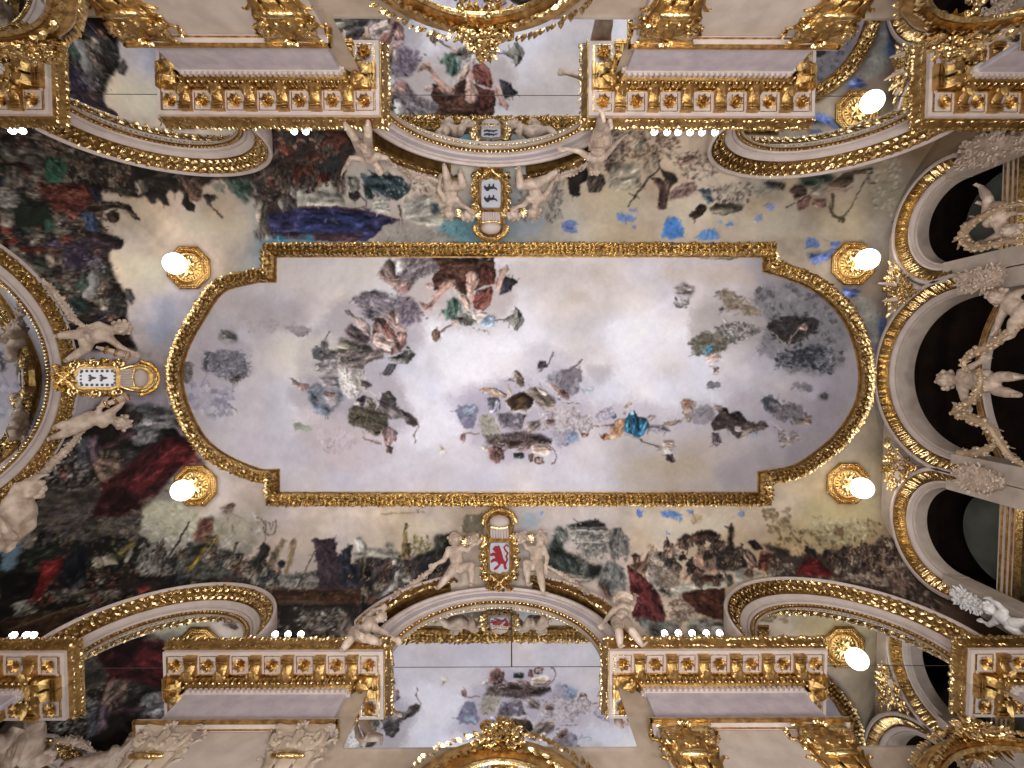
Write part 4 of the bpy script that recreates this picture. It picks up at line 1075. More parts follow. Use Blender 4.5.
def build_canvas():
    rs=np.random.RandomState(11); w=int((MX1-MX0)*KP); h=int((MY1-MY0)*KP)
    yy,xx=np.mgrid[0:h,0:w]; X=xx/KP+MX0; Y=yy/KP+MY0
    def idw(s,pw=3.0):
        A=np.zeros((h//6+2,w//6+2,3)); B=np.zeros(A.shape[:2]); ys_,xs_=np.mgrid[0:A.shape[0],0:A.shape[1]]; XX=xs_*6/KP+MX0; YY=ys_*6/KP+MY0
        for t in s.split():
            x,y,r,g,b=map(float,t.split(',')); k=1/(((XX-x)**2+(YY-y)**2)+120)**(pw/2); A+=k[...,None]*np.array([r,g,b])/255; B+=k
        A/=B[...,None]; yi=np.arange(h)/6; xi=np.arange(w)/6; y0=yi.astype(int); x0=xi.astype(int); fy=(yi-y0)[:,None,None]; fx=(xi-x0)[None,:,None]
        return (A[y0][:,x0]*(1-fx)+A[y0][:,x0+1]*fx)*(1-fy)+(A[y0+1][:,x0]*(1-fx)+A[y0+1][:,x0+1]*fx)*fy
    fp=[((x-MX0)*KP,(y-MY0)*KP) for x,y in [(262,244),(776,244),(776,262),(800,270),(835,292),(860,325),(873,370),(868,410),(850,440),(820,468),(772,484),(772,505),(266,505),(266,482),(230,475),(190,445),(168,400),(167,360),(180,325),(205,292),(240,273),(262,270)]]
    inm=_poly_mask(fp,0,0,w,h)[...,None]
    cv=idw(PAINT_SKY_IN)*inm+np.clip(idw(PAINT_SKY_OUT)*np.array([1.11,1.055,1.03]),0,.95)*(1-inm)
    # cloud mottling
    n=(_noise(rs,h,w,46*KP)-.5)*.5+(_noise(rs,h,w,20*KP)-.5)*.35+(_noise(rs,h,w,9*KP)-.5)*.25+(_noise(rs,h,w,4*KP)-.5)*.16
    t=(_noise(rs,h,w,30*KP)-.5)
    k=inm[...,0]*.125+(1-inm[...,0])*.24
    cv=cv*(1+n[...,None]*k[...,None]*1.5)+t[...,None]*np.array([.030,.004,-.042])*(1.2-.1*inm)
    sky=cv.copy()
    nl=0; SKIN=[_hex(c) for c in ('80685a','6b564a','8c7466','5c4a3e')]
    inn=lambda q:(170<q[0][0]<868 and 246<q[0][1]<503)
    O=(0,0,1)
    for ln in MURAL.split('\n'):
        p=ln.split()
        if not p or p[0]=='#': continue
        if p[0]=='O': O=(float(p[1]),float(p[2]),float(p[3])); continue
        pts=lambda q:[(float(a.split(',')[0])/O[2]+O[0],float(a.split(',')[1])/O[2]+O[1]) for a in q]
        nl+=1
        if p[0]=='P':
            q=pts(p[3:]); sft=float(p[2]); hc=_hex(p[1].lower()); blue=hc[2]>hc[0]*1.22 and hc.mean()>.36 and not inn(q)
            if sft>=3.5 and O[2]>1 or blue and sft>=1.9: _cloud(cv,q,_mute(hc,1.0 if blue else .8)*(1.05 if blue else 1),sft,nl*.37)
            else: _form(cv,q,_mute(_hex(p[1].lower()),.74 if inn(q) else .72)*(1 if inn(q) else .86),sft*.6,1.0 if sft<=3 else .45,nl*.37)
        elif p[0]=='K':
            _cloud(cv,pts(p[3:]),_mute(_hex(p[1]),.9),3,nl*.37,True)
            if nl<60: _cloud(sky,pts(p[3:]),_mute(_hex(p[1]),.9),3,nl*.37,True)
        elif p[0]=='F':
            pal=[_mute(_hex(c),.8)*.85 for c in p[1].split(',')]; P=pts(p[5:]); N=int(p[2]); xa=min(q[0] for q in P);xb=max(q[0] for q in P);ya=min(q[1] for q in P);yb=max(q[1] for q in P)
            cx=rs.uniform(xa,xb,N*6); cy=rs.uniform(ya,yb,N*6); ok=np.nonzero(in_poly(cx,cy,P))[0][:N]; sz=float(p[3]); up=math.radians(float(p[4])); dv=np.array([math.cos(up),math.sin(up)])
            for i in sorted(ok,key=lambda i:-(cx[i]*dv[0]+cy[i]*dv[1])): _person(cv,rs,cx[i],cy[i],sz*rs.uniform(.75,1.25),up,pal,SKIN)
        elif p[0]=='S': _fill(cv,_stroke_poly(pts(p[3:]),max(1.0,float(p[2])/O[2])),_mute(_hex(p[1]),.7),.35)
        elif p[0]=='C':
            pal=[_mute(_hex(c)) for c in p[1].split(',')]; N=int(p[2]); L=float(p[3])/O[2]; Wd=float(p[4])/O[2]; ang=math.radians(float(p[5])); P=pts(p[6:])
            if O[2]==1: L*=1
            xa=min(q[0] for q in P);xb=max(q[0] for q in P);ya=min(q[1] for q in P);yb=max(q[1] for q in P)
            cx=rs.uniform(xa,xb,N*2); cy=rs.uniform(ya,yb,N*2); ins=in_poly(cx,cy,P); c_=0
            for i in range(N*2):
                if not ins[i] : continue
                c_+=1
                if c_>N: break
                a=ang+rs.randn()*.6; l=L*rs.uniform(.35,.8)*.5; wd=max(Wd*rs.uniform(.6,1.5),.7); bend=rs.randn()*.3*l
                d=np.array([math.cos(a),math.sin(a)]); nn=np.array([-d[1],d[0]]); c0=np.array([cx[i],cy[i]])
                _fill(cv,_stroke_poly([c0-d*l,c0+nn*bend,c0+d*l],wd),pal[rs.randint(len(pal))]*rs.uniform(.88,1.1),.5,.85)
    # brushwork: short strokes that break up the drawn shapes and their edges
    fm=np.clip(np.abs(cv-sky).sum(2)*3.2,0,1); fm=_blur(fm,2)
    th=_noise(rs,h,w,34*KP)*2*PI
    N=26000; sx=rs.randint(4,w-4,N); sy=rs.randint(4,h-4,N); keep=rs.rand(N)<fm[sy,sx]*.95
    for x,y in zip(sx[keep],sy[keep]):
        ox,oy=int(np.clip(x+rs.randn()*2.0,0,w-1)),int(np.clip(y+rs.randn()*2.0,0,h-1))
        c=cv[oy,ox]; lum=c.mean(); f=rs.choice([.68,.82,.93,1.08,1.18,1.4 if lum<.45 else 1.1]); a=th[y,x]+rs.randn()*.25; l=rs.uniform(1.6,4.2); wd=rs.uniform(.7,1.5)
        d=np.array([math.cos(a),math.sin(a)]); c0=np.array([x/KP+MX0,y/KP+MY0])
        _fill(cv,_stroke_poly([c0-d*l*.5,c0+np.array([-d[1],d[0]])*rs.randn()*.5,c0+d*l*.5],wd),np.clip(c*f+rs.randn(3)*.012,0,1),.35,.8)
    # thin folds and contours
    N=15000; sx=rs.randint(4,w-4,N); sy=rs.randint(4,h-4,N); keep=rs.rand(N)<fm[sy,sx]*.5
    for x,y in zip(sx[keep],sy[keep]):
        c=cv[y,x]; lum=c.mean(); up=rs.rand()<(.55 if lum<.5 else .3); f=rs.uniform(1.25,1.8) if up and lum<.4 else (rs.uniform(1.08,1.22) if up else rs.uniform(.55,.8))
        a=th[y,x]; q=np.array([x/KP+MX0,y/KP+MY0]); P=[q]; 
        for _ in range(rs.randint(3,6)):
            a+=rs.randn()*.12; q=q+np.array([math.cos(a),math.sin(a)])*1.5; P.append(q)
        cc=np.clip(c*f+(np.array([.03,.022,.012]) if up else 0),0,.95); _fill(cv,_stroke_poly(P,rs.uniform(.7,1.1)),cc,.35,.7)
    n=(_noise(rs,h,w,6*KP)-.5)*.5+(_noise(rs,h,w,2.2*KP)-.5)*.6
    cv=cv*(1+n[...,None]*(.07+.12*fm[...,None]-.02*inm))
    dx=(_noise(rs,h,w,5*KP)-.5)*1.6+(_noise(rs,h,w,2.4*KP)-.5)*.9; dy=(_noise(rs,h,w,5*KP)-.5)*1.6+(_noise(rs,h,w,2.4*KP)-.5)*.9
    yi=np.clip((yy+dy*KP).round().astype(int),0,h-1); xi=np.clip((xx+dx*KP).round().astype(int),0,w-1)
    return np.clip(cv[yi,xi],0.01,.97)
CANVAS=None
PAINT_GAIN=np.array([1.0,1.04,1.07])
def paint_at(px,py):
    global CANVAS
    if CANVAS is None: CANVAS=build_canvas()
    h,w=CANVAS.shape[:2]; x=np.clip((px-MX0)*KP,0,w-1.01); y=np.clip((py-MY0)*KP,0,h-1.01); xi=x.astype(int); yi=y.astype(int); fx=(x-xi)[:,None]; fy=(y-yi)[:,None]
    c=(CANVAS[yi,xi]*(1-fx)+CANVAS[yi,xi+1]*fx)*(1-fy)+(CANVAS[yi+1,xi]*(1-fx)+CANVAS[yi+1,xi+1]*fx)*fy
    return np.clip(_lin(c)*PAINT_GAIN,0,.93)
# ================================================================ arches
A2m=circ('f',[(370,130.4),(394,143),(418,154.5),(442,160.9),(469,166.5),(503,166.5),(529,165.7),(556,159.3),(580,149.6)],11)
A2o=circ('f',[(378,153),(397.3,162.5),(419.7,170.5),(440.5,174.5),(536.9,174.5),(556,170.5),(572,166.5),(586.5,161.7)],11)
B2m=circ('b',[(385.6,624),(396,614.5),(412,605),(429.7,596.9),(452,590.5),(477.7,588),(510.8,587.3),(538,590.5),(562,596.9),(586,608),(610,622.5)],11)
B2o=circ('b',[(340,640),(356,624),(376.8,609.7),(392.9,600),(412,590.5),(432.9,583.3),(544.5,579.3),(566.9,587.3),(586,595),(602,601.7),(613,608)],11)
PR=18
A1=circ('f',[(38,129),(75,147),(125,162),(175,172),(212,176),(250,172),(268,162),(272,152),(268,142),(256,131)],PR)
A3=circ('f',[(719.5,131),(708,145),(712,160),(729.5,172.5),(762,178),(818,174),(868,164),(918,146),(945,134)],PR)
B1=circ('b',[(42.5,638.5),(75,621),(125,601),(175,587),(212,583),(250,587),(268.5,596),(273,611),(271,628)],PR)
B3=circ('b',[(727,620),(727,600),(740,587),(780,577.5),(830,581),(880,593),(930,610),(970,630)],PR)
L1=circ('l',[(0,247.2),(20.8,257.6),(40,278.4),(54.5,297.7),(68.9,326.5),(64,439.3),(49.6,463),(36.8,480.4)],11)
RM=circ('r',[(877.5,378),(877.6,363),(887.2,329.7),(908,302.5),(927,286.4),(877.6,392),(885.6,414.5),(901.6,441.7),(924,464)],0)
RU=circ('r',[(908,273.6),(898.4,257.6),(895.2,240),(896.8,222.5),(908,196.9),(924,174.5),(946.5,158.4)],0)
RL=circ('r',[(892.8,518),(898.4,490.8),(912.8,474.8),(898.4,542),(916,569.3),(936.9,593)],0)
for n_,c_ in dict(A1=A1,A2m=A2m,A2o=A2o,A3=A3,B1=B1,B2m=B2m,B2o=B2o,B3=B3,L1=L1,RM=RM,RU=RU,RL=RL).items(): print(n_,[round(x,1) for x in c_])

ZSP=322.0   # top of the wall, foot of the cove
def cove(d,b=58.0):
    t=np.clip(1-d/b,0,1); return ZSP+(H-ZSP)*np.sqrt(np.maximum(0,1-t*t))
def ceil_z(x,y):
    z=np.minimum(np.minimum(cove(y-YF),cove(YB-y,64.0)),cove(x-XL,64.0))
    def lun(c,v,m,ex=0.0):
        cu,cz,r=c; r=r+ex; q=r*r-(v-cu)**2
        return np.where((q>0)&m,cz+np.sqrt(np.maximum(q,0)),0)
    for c in (A1,A2o,A3): z=np.maximum(z,lun(c,x,y<-20,-1))
    for c in (B1,B2o,B3): z=np.maximum(z,lun(c,x,y>60,-1))
    z=np.maximum(z,lun(L1,y,x<-300,-1))
    e=(XR+8)-x
    for c in (RU,RL): z=np.maximum(z,np.where(e<70,lun(c,y,x>250,3)-np.maximum(0,e-12)*1.6,0))
    z=np.where((y-YF<1e-6)|(YB-y<1e-6)|(x-XL<1e-6),ZSP,z)
    return np.minimum(z,H)

def axis_lines(a,b,ca,cb,step=1.0,b_=58.0,n=90):
    out=[]
    lo=[a+b_*(1-math.cos(PI/2*i/n)) for i in range(n)] if ca else []
    hi=[b-b_*(1-math.cos(PI/2*i/n)) for i in range(n)] if cb else []
    s=a+(b_ if ca else 0); e=b-(b_ if cb else 0); m=int((e-s)/step)
    mid=[s+(e-s)*i/m for i in range(m+1)]
    return np.array(sorted(set(lo+mid+hi)))
def grid_mesh(name,m,xs,ys,zf,mask=None):
    X,Y=np.meshgrid(xs,ys); X=X.ravel();Y=Y.ravel(); Z=zf(X,Y)
    P=np.stack([X,Y,Z],1); nx,ny=len(xs),len(ys)
    idx=np.arange(nx*ny).reshape(ny,nx)
    q=np.stack([idx[:-1,:-1],idx[:-1,1:],idx[1:,1:],idx[1:,:-1]],-1).reshape(-1,4)
    if mask is not None:
        c=P[q].mean(1); q=q[mask(c[:,0],c[:,1])]
        used=np.unique(q); re=np.full(len(P),-1); re[used]=np.arange(len(used)); P=P[used]; q=re[q]
    me=bpy.data.meshes.new(name); nv=len(P); nf=len(q)
    me.vertices.add(nv); W=P*S; W[:,2]+=CAMZ; me.vertices.foreach_set('co',W.astype(np.float32).ravel())
    me.loops.add(nf*4); me.loops.foreach_set('vertex_index',q[:,::-1].astype(np.int32).ravel())
    me.polygons.add(nf); me.polygons.foreach_set('loop_start',(np.arange(nf)*4).astype(np.int32))
    me.polygons.foreach_set('loop_total',np.full(nf,4,np.int32)) if False else None
    me.update(calc_edges=True); me.validate()
    me.polygons.foreach_set('use_smooth',[True]*len(me.polygons))
    px,py=proj_np(P); col=paint_at(px,py)
    ca=me.color_attributes.new('paint','FLOAT_COLOR','POINT')
    ca.data.foreach_set('color',np.concatenate([col,np.ones((nv,1))],1).astype(np.float32).ravel())
    me.materials.append(m); o=bpy.data.objects.new(name,me); COL.objects.link(o); return o

FRAME_PX=[(268,249.5),(771,249.5),(771,266),(788,271),(814,282),(837,299.5),(852,319),(862,342),(867,367),(867,387),(862,408),(846,434),(824,455),(797,472),(766,478),(766,499.5),(271.5,499.5),(271.5,476.5),(256,475.5),(222,461),(198,441),(181,409),(174.5,384),(174.5,366),(182,342),(196,317),(218.5,286),(256,275),(268,275)]
def frame_path():
    P=[unp(x,y,2,H-4.5) for x,y in FRAME_PX]; P=[(a,b,H) for a,b,c in P]
    # smooth the rounded ends, keep the notched corners sharp
    right=spline([P[i] for i in range(2,15)],5); left=spline([P[i] for i in range(17,28)],5)
    return [tuple(P[0]),tuple(P[1])]+[tuple(p) for p in right]+[tuple(P[15]),tuple(P[16])]+[tuple(p) for p in left]+[tuple(P[28])]
FP=frame_path()
def in_poly(px,py,poly):
    r=np.zeros(len(px),bool); n=len(poly); j=n-1
    for i in range(n):
        xi,yi=poly[i][0],poly[i][1]; xj,yj=poly[j][0],poly[j][1]
        c=((yi>py)!=(yj>py)); 
        with np.errstate(all='ignore'): t=(xj-xi)*(py-yi)/(yj-yi+1e-12)+xi
        r^=c&(px<t); j=i
    return r
xs=axis_lines(XL,XR+8,True,False,.8,62.0,110); ys=axis_lines(YF,YB,True,True,.9,60.0,130)
ceil_o=grid_mesh('ceiling',FRESCO,xs,ys,ceil_z); struct(ceil_o,'coved ceiling painted with crowds of figures below a cloudy sky')
fx=[p[0] for p in FP]; fy=[p[1] for p in FP]
gx=np.arange(min(fx)-1,max(fx)+1,.7); gy=np.arange(min(fy)-1,max(fy)+1,.7)
cp=grid_mesh('ceiling_painting',FRESCO,gx,gy,lambda x,y:np.full(len(x),H-1.2),lambda x,y:in_poly(x,y,FP))
tag(cp,'long cloud-filled ceiling painting with floating figures inside the gilt frame','painting')

# gilt frame of the ceiling painting
def closed_sweep(mb,P,prof):
    n=len(P); P=[np.array(p) for p in P]; rings=[]
    for i in range(n):
        a=unit(P[i]-P[i-1]); b=unit(P[(i+1)%n]-P[i]); na=np.array([a[1],-a[0],0]); nb=np.array([b[1],-b[0],0])
        m_=unit(na+nb); k=1/max(.5,float(m_@na))
        rings.append([tuple(P[i]+m_*k*d+np.array([0,0,-h])) for d,h in prof])
    loopsweep(mb,rings,closed=True)
cf=unp(519,373,2,H)
fr=thing('ceiling_frame','gilded laurel-leaf frame with notched corners and rounded ends around the ceiling painting','frame',(cf[0],cf[1],H))
mb=MB(); closed_sweep(mb,FP,[(-6.6,0),(-6.6,3),(-5,5),(-2.5,6.5),(2.5,6.5),(5,5),(6.6,3),(6.6,0)]); mb.build('frame_moulding',BRONZE,fr)
mb=MB()
for k,(p,t_) in enumerate(resample(FP,4.6,True)):
    s_=np.cross(t_,(0,0,-1))
    for o_,a_,dp in ((0,.25*(1 if k%2 else -1),7.8),(-2.5,-.45,7.2),(2.5,.45,7.2),(-3.9,-.38,5.8),(3.9,.38,5.8)):
        a_+=random.uniform(-.18,.18); d=t_*math.cos(a_)+s_*math.sin(a_); nn=unit(np.array([0,0,-1])+s_*o_*.07)
        leaf(mb,p+s_*o_+np.array([0,0,-dp])-t_*3+t_*(1.8 if abs(o_)>3 else 0),d,nn,random.uniform(5.2,6.8),4.0,random.uniform(1.6,3.4))
mb.build('laurel_leaves',GOLD2,fr)
mb=MB(); closed_sweep(mb,FP,[(6.6,0),(6.6,2),(7.6,2),(7.6,0)]); closed_sweep(mb,FP,[(-7.6,0),(-7.6,2),(-6.6,2),(-6.6,0)]); mb.build('fillet',GOLD,fr)

# ================================================================ walls
def wall_poly(name,fn,pts,t=6,label=None,m=None):
    mb=MB(); n=len(pts); mb.add([fn(u,0,z) for u,z in pts]+[fn(u,-t,z) for u,z in pts],[tuple(range(n)),tuple(range(2*n-1,n-1,-1))]+[(i,(i+1)%n,(i+1)%n+n,i+n) for i in range(n)])
    return struct(mb.build(name,m or TAN,None,False),label)
ZF=-CAMZ/S; RX=XR+8
wall_poly('wall_front',wf,[(XL-6,ZF),(RX+6,ZF),(RX+6,ZSP),(XL-6,ZSP)])
wall_poly('wall_back',wb,[(XL-6,ZF),(RX+6,ZF),(RX+6,ZSP),(XL-6,ZSP)])
wall_poly('wall_left',wl,[(YF,ZF),(YB,ZF),(YB,ZSP),(YF,ZSP)])
# infill of the arched heads behind the mirrors
def head(name,fn,c,ex=0):
    cu,cz,r=c; r=r+ex
    n=40; pts=[(cu+r*math.cos(PI*i/n),cz+r*math.sin(PI*i/n)) for i in range(n+1)]
    pts=[(cu+r,ZSP-2)]+pts+[(cu-r,ZSP-2)]
    wall_poly(name,fn,pts,2,None,WHITE)
head('trim_1',wf,A1,-4);head('trim_2',wf,A2m,-2);head('trim_3',wf,A3,-4)
head('trim_4',wb,B1,-4);head('trim_5',wb,B2m,-2);head('trim_6',wb,B3,-4);head('trim_7',wl,L1,-3)
# right wall with its three openings
def right_wall():
    fn=lambda u,p,z:(RX-p,u,z)
    # built as a grid of small cells with the arch openings left out
    mb=MB(); us=np.arange(YF,YB+.01,1.5); zs=np.arange(240,H+.01,1.5)
    def open_(u,z):
        for c in (RU,RM,RL):
            r=c[2]-10
            if abs(u-c[0])<r and (z<c[1] or (u-c[0])**2+(z-c[1])**2<r*r): return True
        return False
    idx={}
    def vid(i,j):
        if (i,j) not in idx: idx[(i,j)]=len(mb.v); mb.v.append(fn(us[i],0,zs[j]))
        return idx[(i,j)]
    for i in range(len(us)-1):
        for j in range(len(zs)-1):
            if not open_(us[i]+.75,zs[j]+.75): mb.f.append((vid(i,j),vid(i+1,j),vid(i+1,j+1),vid(i,j+1)))
    o=mb.build('wall_right',CREAM,None,False); s_=o.modifiers.new('solid','SOLIDIFY'); s_.thickness=1.0*S; s_.offset=0
    return struct(o)
right_wall()
mb=MB(); box(mb,lambda u,p,z:(RX-p,u,z),YF,YB,-8,0,ZF,239); struct(mb.build('trim_8',CREAM,None,False))
mb=MB(); mb.add([(XL-6,YF-6,ZF),(RX+160,YF-6,ZF),(RX+160,YB+6,ZF),(XL-6,YB+6,ZF),(XL-6,YF-6,ZF-5),(RX+160,YF-6,ZF-5),(RX+160,YB+6,ZF-5),(XL-6,YB+6,ZF-5)],[(0,1,2,3),(7,6,5,4),(0,1,5,4),(1,2,6,5),(2,3,7,6),(3,0,4,7)]); struct(mb.build('floor',FLOORM,None,False))

# ================================================================ mirrors (two panes with a dark joint)
ZA,ZJ=259.0,330.0
def mirror(name,w,c,dr,label,zb=ZA,split=None,zj=ZJ,group='arched wall mirrors'):
    fn=WALL[w][0]; cu,cz,r=c; r=r+dr
    t=thing(name,label,'mirror',fn(cu,1,zb),group)
    def pane(pts):
        mb=MB(); n=len(pts); mb.add([fn(u,1.2,z) for u,z in pts]+[fn(u,.2,z) for u,z in pts],[tuple(range(n)),tuple(range(2*n-1,n-1,-1))]+[(i,(i+1)%n,(i+1)%n+n,i+n) for i in range(n)])
        mb.build('pane',MIRROR,t,False)
    pane([(cu-r,zb),(cu+r,zb),(cu+r,zj-.45),(cu-r,zj-.45)])
    arc=[]; n=48
    for i in range(n+1):
        a=PI*i/n; arc.append((cu+r*math.cos(a),cz+r*math.sin(a)))
    if cz<zj+.45:
        a0=math.asin(min(.99,(zj+.45-cz)/r)); arc=[(cu+r*math.cos(a0+(PI-2*a0)*i/n),cz+r*math.sin(a0+(PI-2*a0)*i/n)) for i in range(n+1)]
        arc[0]=(arc[0][0],zj+.45); arc[-1]=(arc[-1][0],zj+.45)
    else: arc=[(cu+r,zj+.45)]+arc+[(cu-r,zj+.45)]
    if split is None: pane(arc)
    else:
        pane([(split+.5,zj+.45)]+[a for a in arc if a[0]>split+.5]+[(split+.5,cz+math.sqrt(r*r-(split-cu)**2))])
        pane([(split-.5,cz+math.sqrt(r*r-(split-cu)**2))]+[a for a in arc if a[0]<split-.5]+[(split-.5,zj+.45)])
    mb=MB(); box(mb,fn,cu-r,cu+r,.1,.9,zj-.6,zj+.6)
    if split is not None: box(mb,fn,split-.6,split+.6,.1,.9,zj,cz+r-2)
    mb.build('joint',JOINT,t,False)
    return t
mirror('wall_mirror','f',A1,-20,'arched mirror showing dark painted figures, top left of the photo')
mirror('wall_mirror','f',(A2m[0],A2m[1],A2m[2]),-12,'wide arched mirror showing the trumpeting woman, top middle of the photo')
mirror('wall_mirror','f',A3,-20,'arched mirror with a lit globe reflected in it, top right of the photo')
mirror('wall_mirror','b',B1,-20,'arched mirror showing dark red drapery, bottom left of the photo',zb=228)
mirror('wall_mirror','b',(B2m[0],B2m[1],B2m[2]),-12,'wide arched mirror with a vertical joint, bottom middle of the photo',split=pb(511.5,640,1)[0])
mirror('wall_mirror','b',B3,-20,'arched mirror reflecting a lit globe and loggia arches, bottom right of the photo')
mirror('wall_mirror','l',L1,-17,'arched mirror under the black and white shield at the left end wall',zb=ZA-10)

# ================================================================ archivolts
def archivolt(w,c,label,group,t0=-.25,t1=PI+.25,D=18.0,n=84,step=3.3):
    # c is the circle of the outer lip, which stands D in front of the mirror plane
    fn=WALL[w][0]; cu,cz,r=c; k=D/18.0
    t=thing('archivolt',label,'arch moulding',fn(cu,0,cz+r),group)
    def band(name,m,prof,sm=True):
        mb=MB(); arcband(mb,fn,cu,cz,r,[(d,max(p*k,.3) if p>0 else 0) for d,p in prof],t0,t1,n); return mb.build(name,m,t,sm)
    band('outer_lip',WHITE,[(.6,0),(.9,17.6),(.4,19),(-1,19.3),(-2,18.4),(-2.2,17.2),(-2.2,0)])
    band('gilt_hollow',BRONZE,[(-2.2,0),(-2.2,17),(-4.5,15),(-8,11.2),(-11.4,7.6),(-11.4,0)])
    pn=np.array(fn(0,1,0))-np.array(fn(0,0,0))
    mb=MB()
    for row,(dr,p) in enumerate(((-4.4,15.2),(-8.6,10.8))):
        L_=abs(t1-t0)*r; m_=int(L_/step)
        for i in range(m_):
            a=t0+(t1-t0)*(i+.5+.5*row)/m_; pos=np.array(fn(cu+(r+dr)*math.cos(a),p*k,cz+(r+dr)*math.sin(a)))
            tg=np.array(fn(-math.sin(a),0,math.cos(a)))-np.array(fn(0,0,0)); rd=np.array(fn(math.cos(a),0,math.sin(a)))-np.array(fn(0,0,0))
            nr=unit(pn*.75-rd*.65); sl=unit(rd*.7+pn*.7)*(1 if row==0 else -1)*(1 if i%2 else -1)
            leaf(mb,pos-tg*2,tg+sl*random.uniform(.3,.9),nr,random.uniform(4.2,5.6),3.2,random.uniform(1.0,2.2))
            if i%3==0: ell(mb,pos+nr*.8,random.uniform(.9,1.4),nu=7,nv=5)
    mb.build('gilt_leaves',GOLD2,t)
    band('inner_mould',WHITE,[(-11.4,0),(-11.4,8.3),(-12.2,8.6),(-13.2,8),(-14,6.4),(-15.4,5.2),(-16.4,4.8),(-16.4,0)])
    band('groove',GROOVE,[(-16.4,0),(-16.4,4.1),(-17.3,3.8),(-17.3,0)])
    band('second_mould',WHITE,[(-17.3,0),(-17.3,4.6),(-18.3,4.4),(-19,3.2),(-19,0)])
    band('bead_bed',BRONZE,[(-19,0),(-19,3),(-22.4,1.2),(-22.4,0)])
    mb=MB(); m_=int(abs(t1-t0)*(r-20.8)/3.2)
    for i in range(m_):
        a=t0+(t1-t0)*(i+.5)/m_; ell(mb,fn(cu+(r-20.8)*math.cos(a),2.6*k,cz+(r-20.8)*math.sin(a)),1.3,nu=6,nv=4)
    mb.build('beading',GOLD2,t)
    band('inner_fillet',TAN,[(-22.4,0),(-22.4,1.6),(-24,1.4),(-24,0)])
    return t
G='arch mouldings of the long walls'
archivolt('f',A1,'gilt and white arch over the top left wall mirror',G)
archivolt('f',A3,'gilt and white arch over the top right wall mirror',G)
archivolt('b',B1,'gilt and white arch over the bottom left wall mirror',G)
archivolt('b',B3,'gilt and white arch over the bottom right wall mirror',G)
archivolt('l',L1,'large gilt and white arch over the mirror on the left end wall','end wall arch',t0=-.2,t1=PI+.2,D=11)
# centre bays: plain white archivolt with broken gilt pediment pieces
def centre_arch(w,c,co,segs,label):
    fn,pp=WALL[w]; cu,cz,r=c; t=thing('pediment_arch',label,'arch moulding',fn(cu,0,cz+r),'pediment arches of the middle bays'); t0,t1=-.1,PI+.1
    mb=MB(); arcband(mb,fn,cu,cz,r,[(0,0),(0,11),(-1.5,12),(-3.5,12),(-4,10),(-6,9.5),(-6,0)],t0,t1); mb.build('outer_mould',WHITE,t)
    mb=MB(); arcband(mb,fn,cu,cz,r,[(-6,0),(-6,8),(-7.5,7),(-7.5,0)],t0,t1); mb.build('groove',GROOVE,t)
    mb=MB(); arcband(mb,fn,cu,cz,r,[(-7.5,0),(-7.5,6.5),(-9,6.5),(-10,5),(-12.5,4.5),(-12.5,0)],t0,t1); mb.build('inner_mould',WHITE,t)
    mb=MB(); arcband(mb,fn,cu,cz,r,[(-12.5,0),(-12.5,4),(-15.5,3),(-15.5,0)],t0,t1); mb.build('bead_bed',BRONZE,t)
    mb=MB(); m_=int((t1-t0)*(r-14)/3.6)
    for i in range(m_):
        a=t0+(t1-t0)*(i+.5)/m_; ell(mb,fn(cu+(r-14)*math.cos(a),4,cz+(r-14)*math.sin(a)),1.3,nu=6,nv=4)
    mb.build('beading',GOLD2,t)
    mb=MB(); arcband(mb,fn,cu,cz,r,[(-15.5,0),(-15.5,2.6),(-17,2.2),(-17,0)],t0,t1); mb.build('inner_fillet',TAN,t)
    cu,cz,r=co; pn=np.array(fn(0,1,0))-np.array(fn(0,0,0))
    for (ax_,ay),(bx,by),wd in segs:
        A=pp(ax_,ay,0);B=pp(bx,by,0); a0=math.atan2(A[2]-cz,A[0]-cu);a1=math.atan2(B[2]-cz,B[0]-cu)
        mb=MB(); arcband(mb,fn,cu,cz,r,[(0,0),(0,15),(-1,16.5),(-2.4,16.5),(-3,14.6),(-3,0)],a0,a1,30); seg=mb.build('pediment_lip',WHITE,t)
        mb=MB(); arcband(mb,fn,cu,cz,r,[(-3,0),(-3,14.6),(-6,14),(-wd,11),(-wd,0)],a0,a1,30); mb.build('pediment_hollow',BRONZE,t)
        P=[fn(cu+(r-3-(wd-3)/2)*math.cos(a0+(a1-a0)*i/30),13.6,cz+(r-3-(wd-3)/2)*math.sin(a0+(a1-a0)*i/30)) for i in range(31)]
        mb=MB(); leafband(mb,P,lambda p,t_:pn,(wd-4),step=3,L=4.4,Wd=3.2,h=2.0,rows=2,spread=1.2); mb.build('pediment_leaves',GOLD2,t)
        mb=MB(); spiral(mb,fn,cu+(r-wd*.55)*math.cos(a1),cz+(r-wd*.55)*math.sin(a1),13.5,wd*.55,1.6,1.5); mb.build('scroll',GOLD2,t)
    return t
centre_arch('f',A2m,(A2o[0],A2o[1],A2o[2]),[((352,134),(441,174),11),((624,134),(537,174),11)],'white arch with broken gilt pediment beneath the shield with two black beasts')
centre_arch('b',B2m,(B2o[0],B2o[1],B2o[2]),[((342,638),(440,582),13),((654,638),(543,580),13)],'white arch with broken gilt pediment beneath the red lion shield')

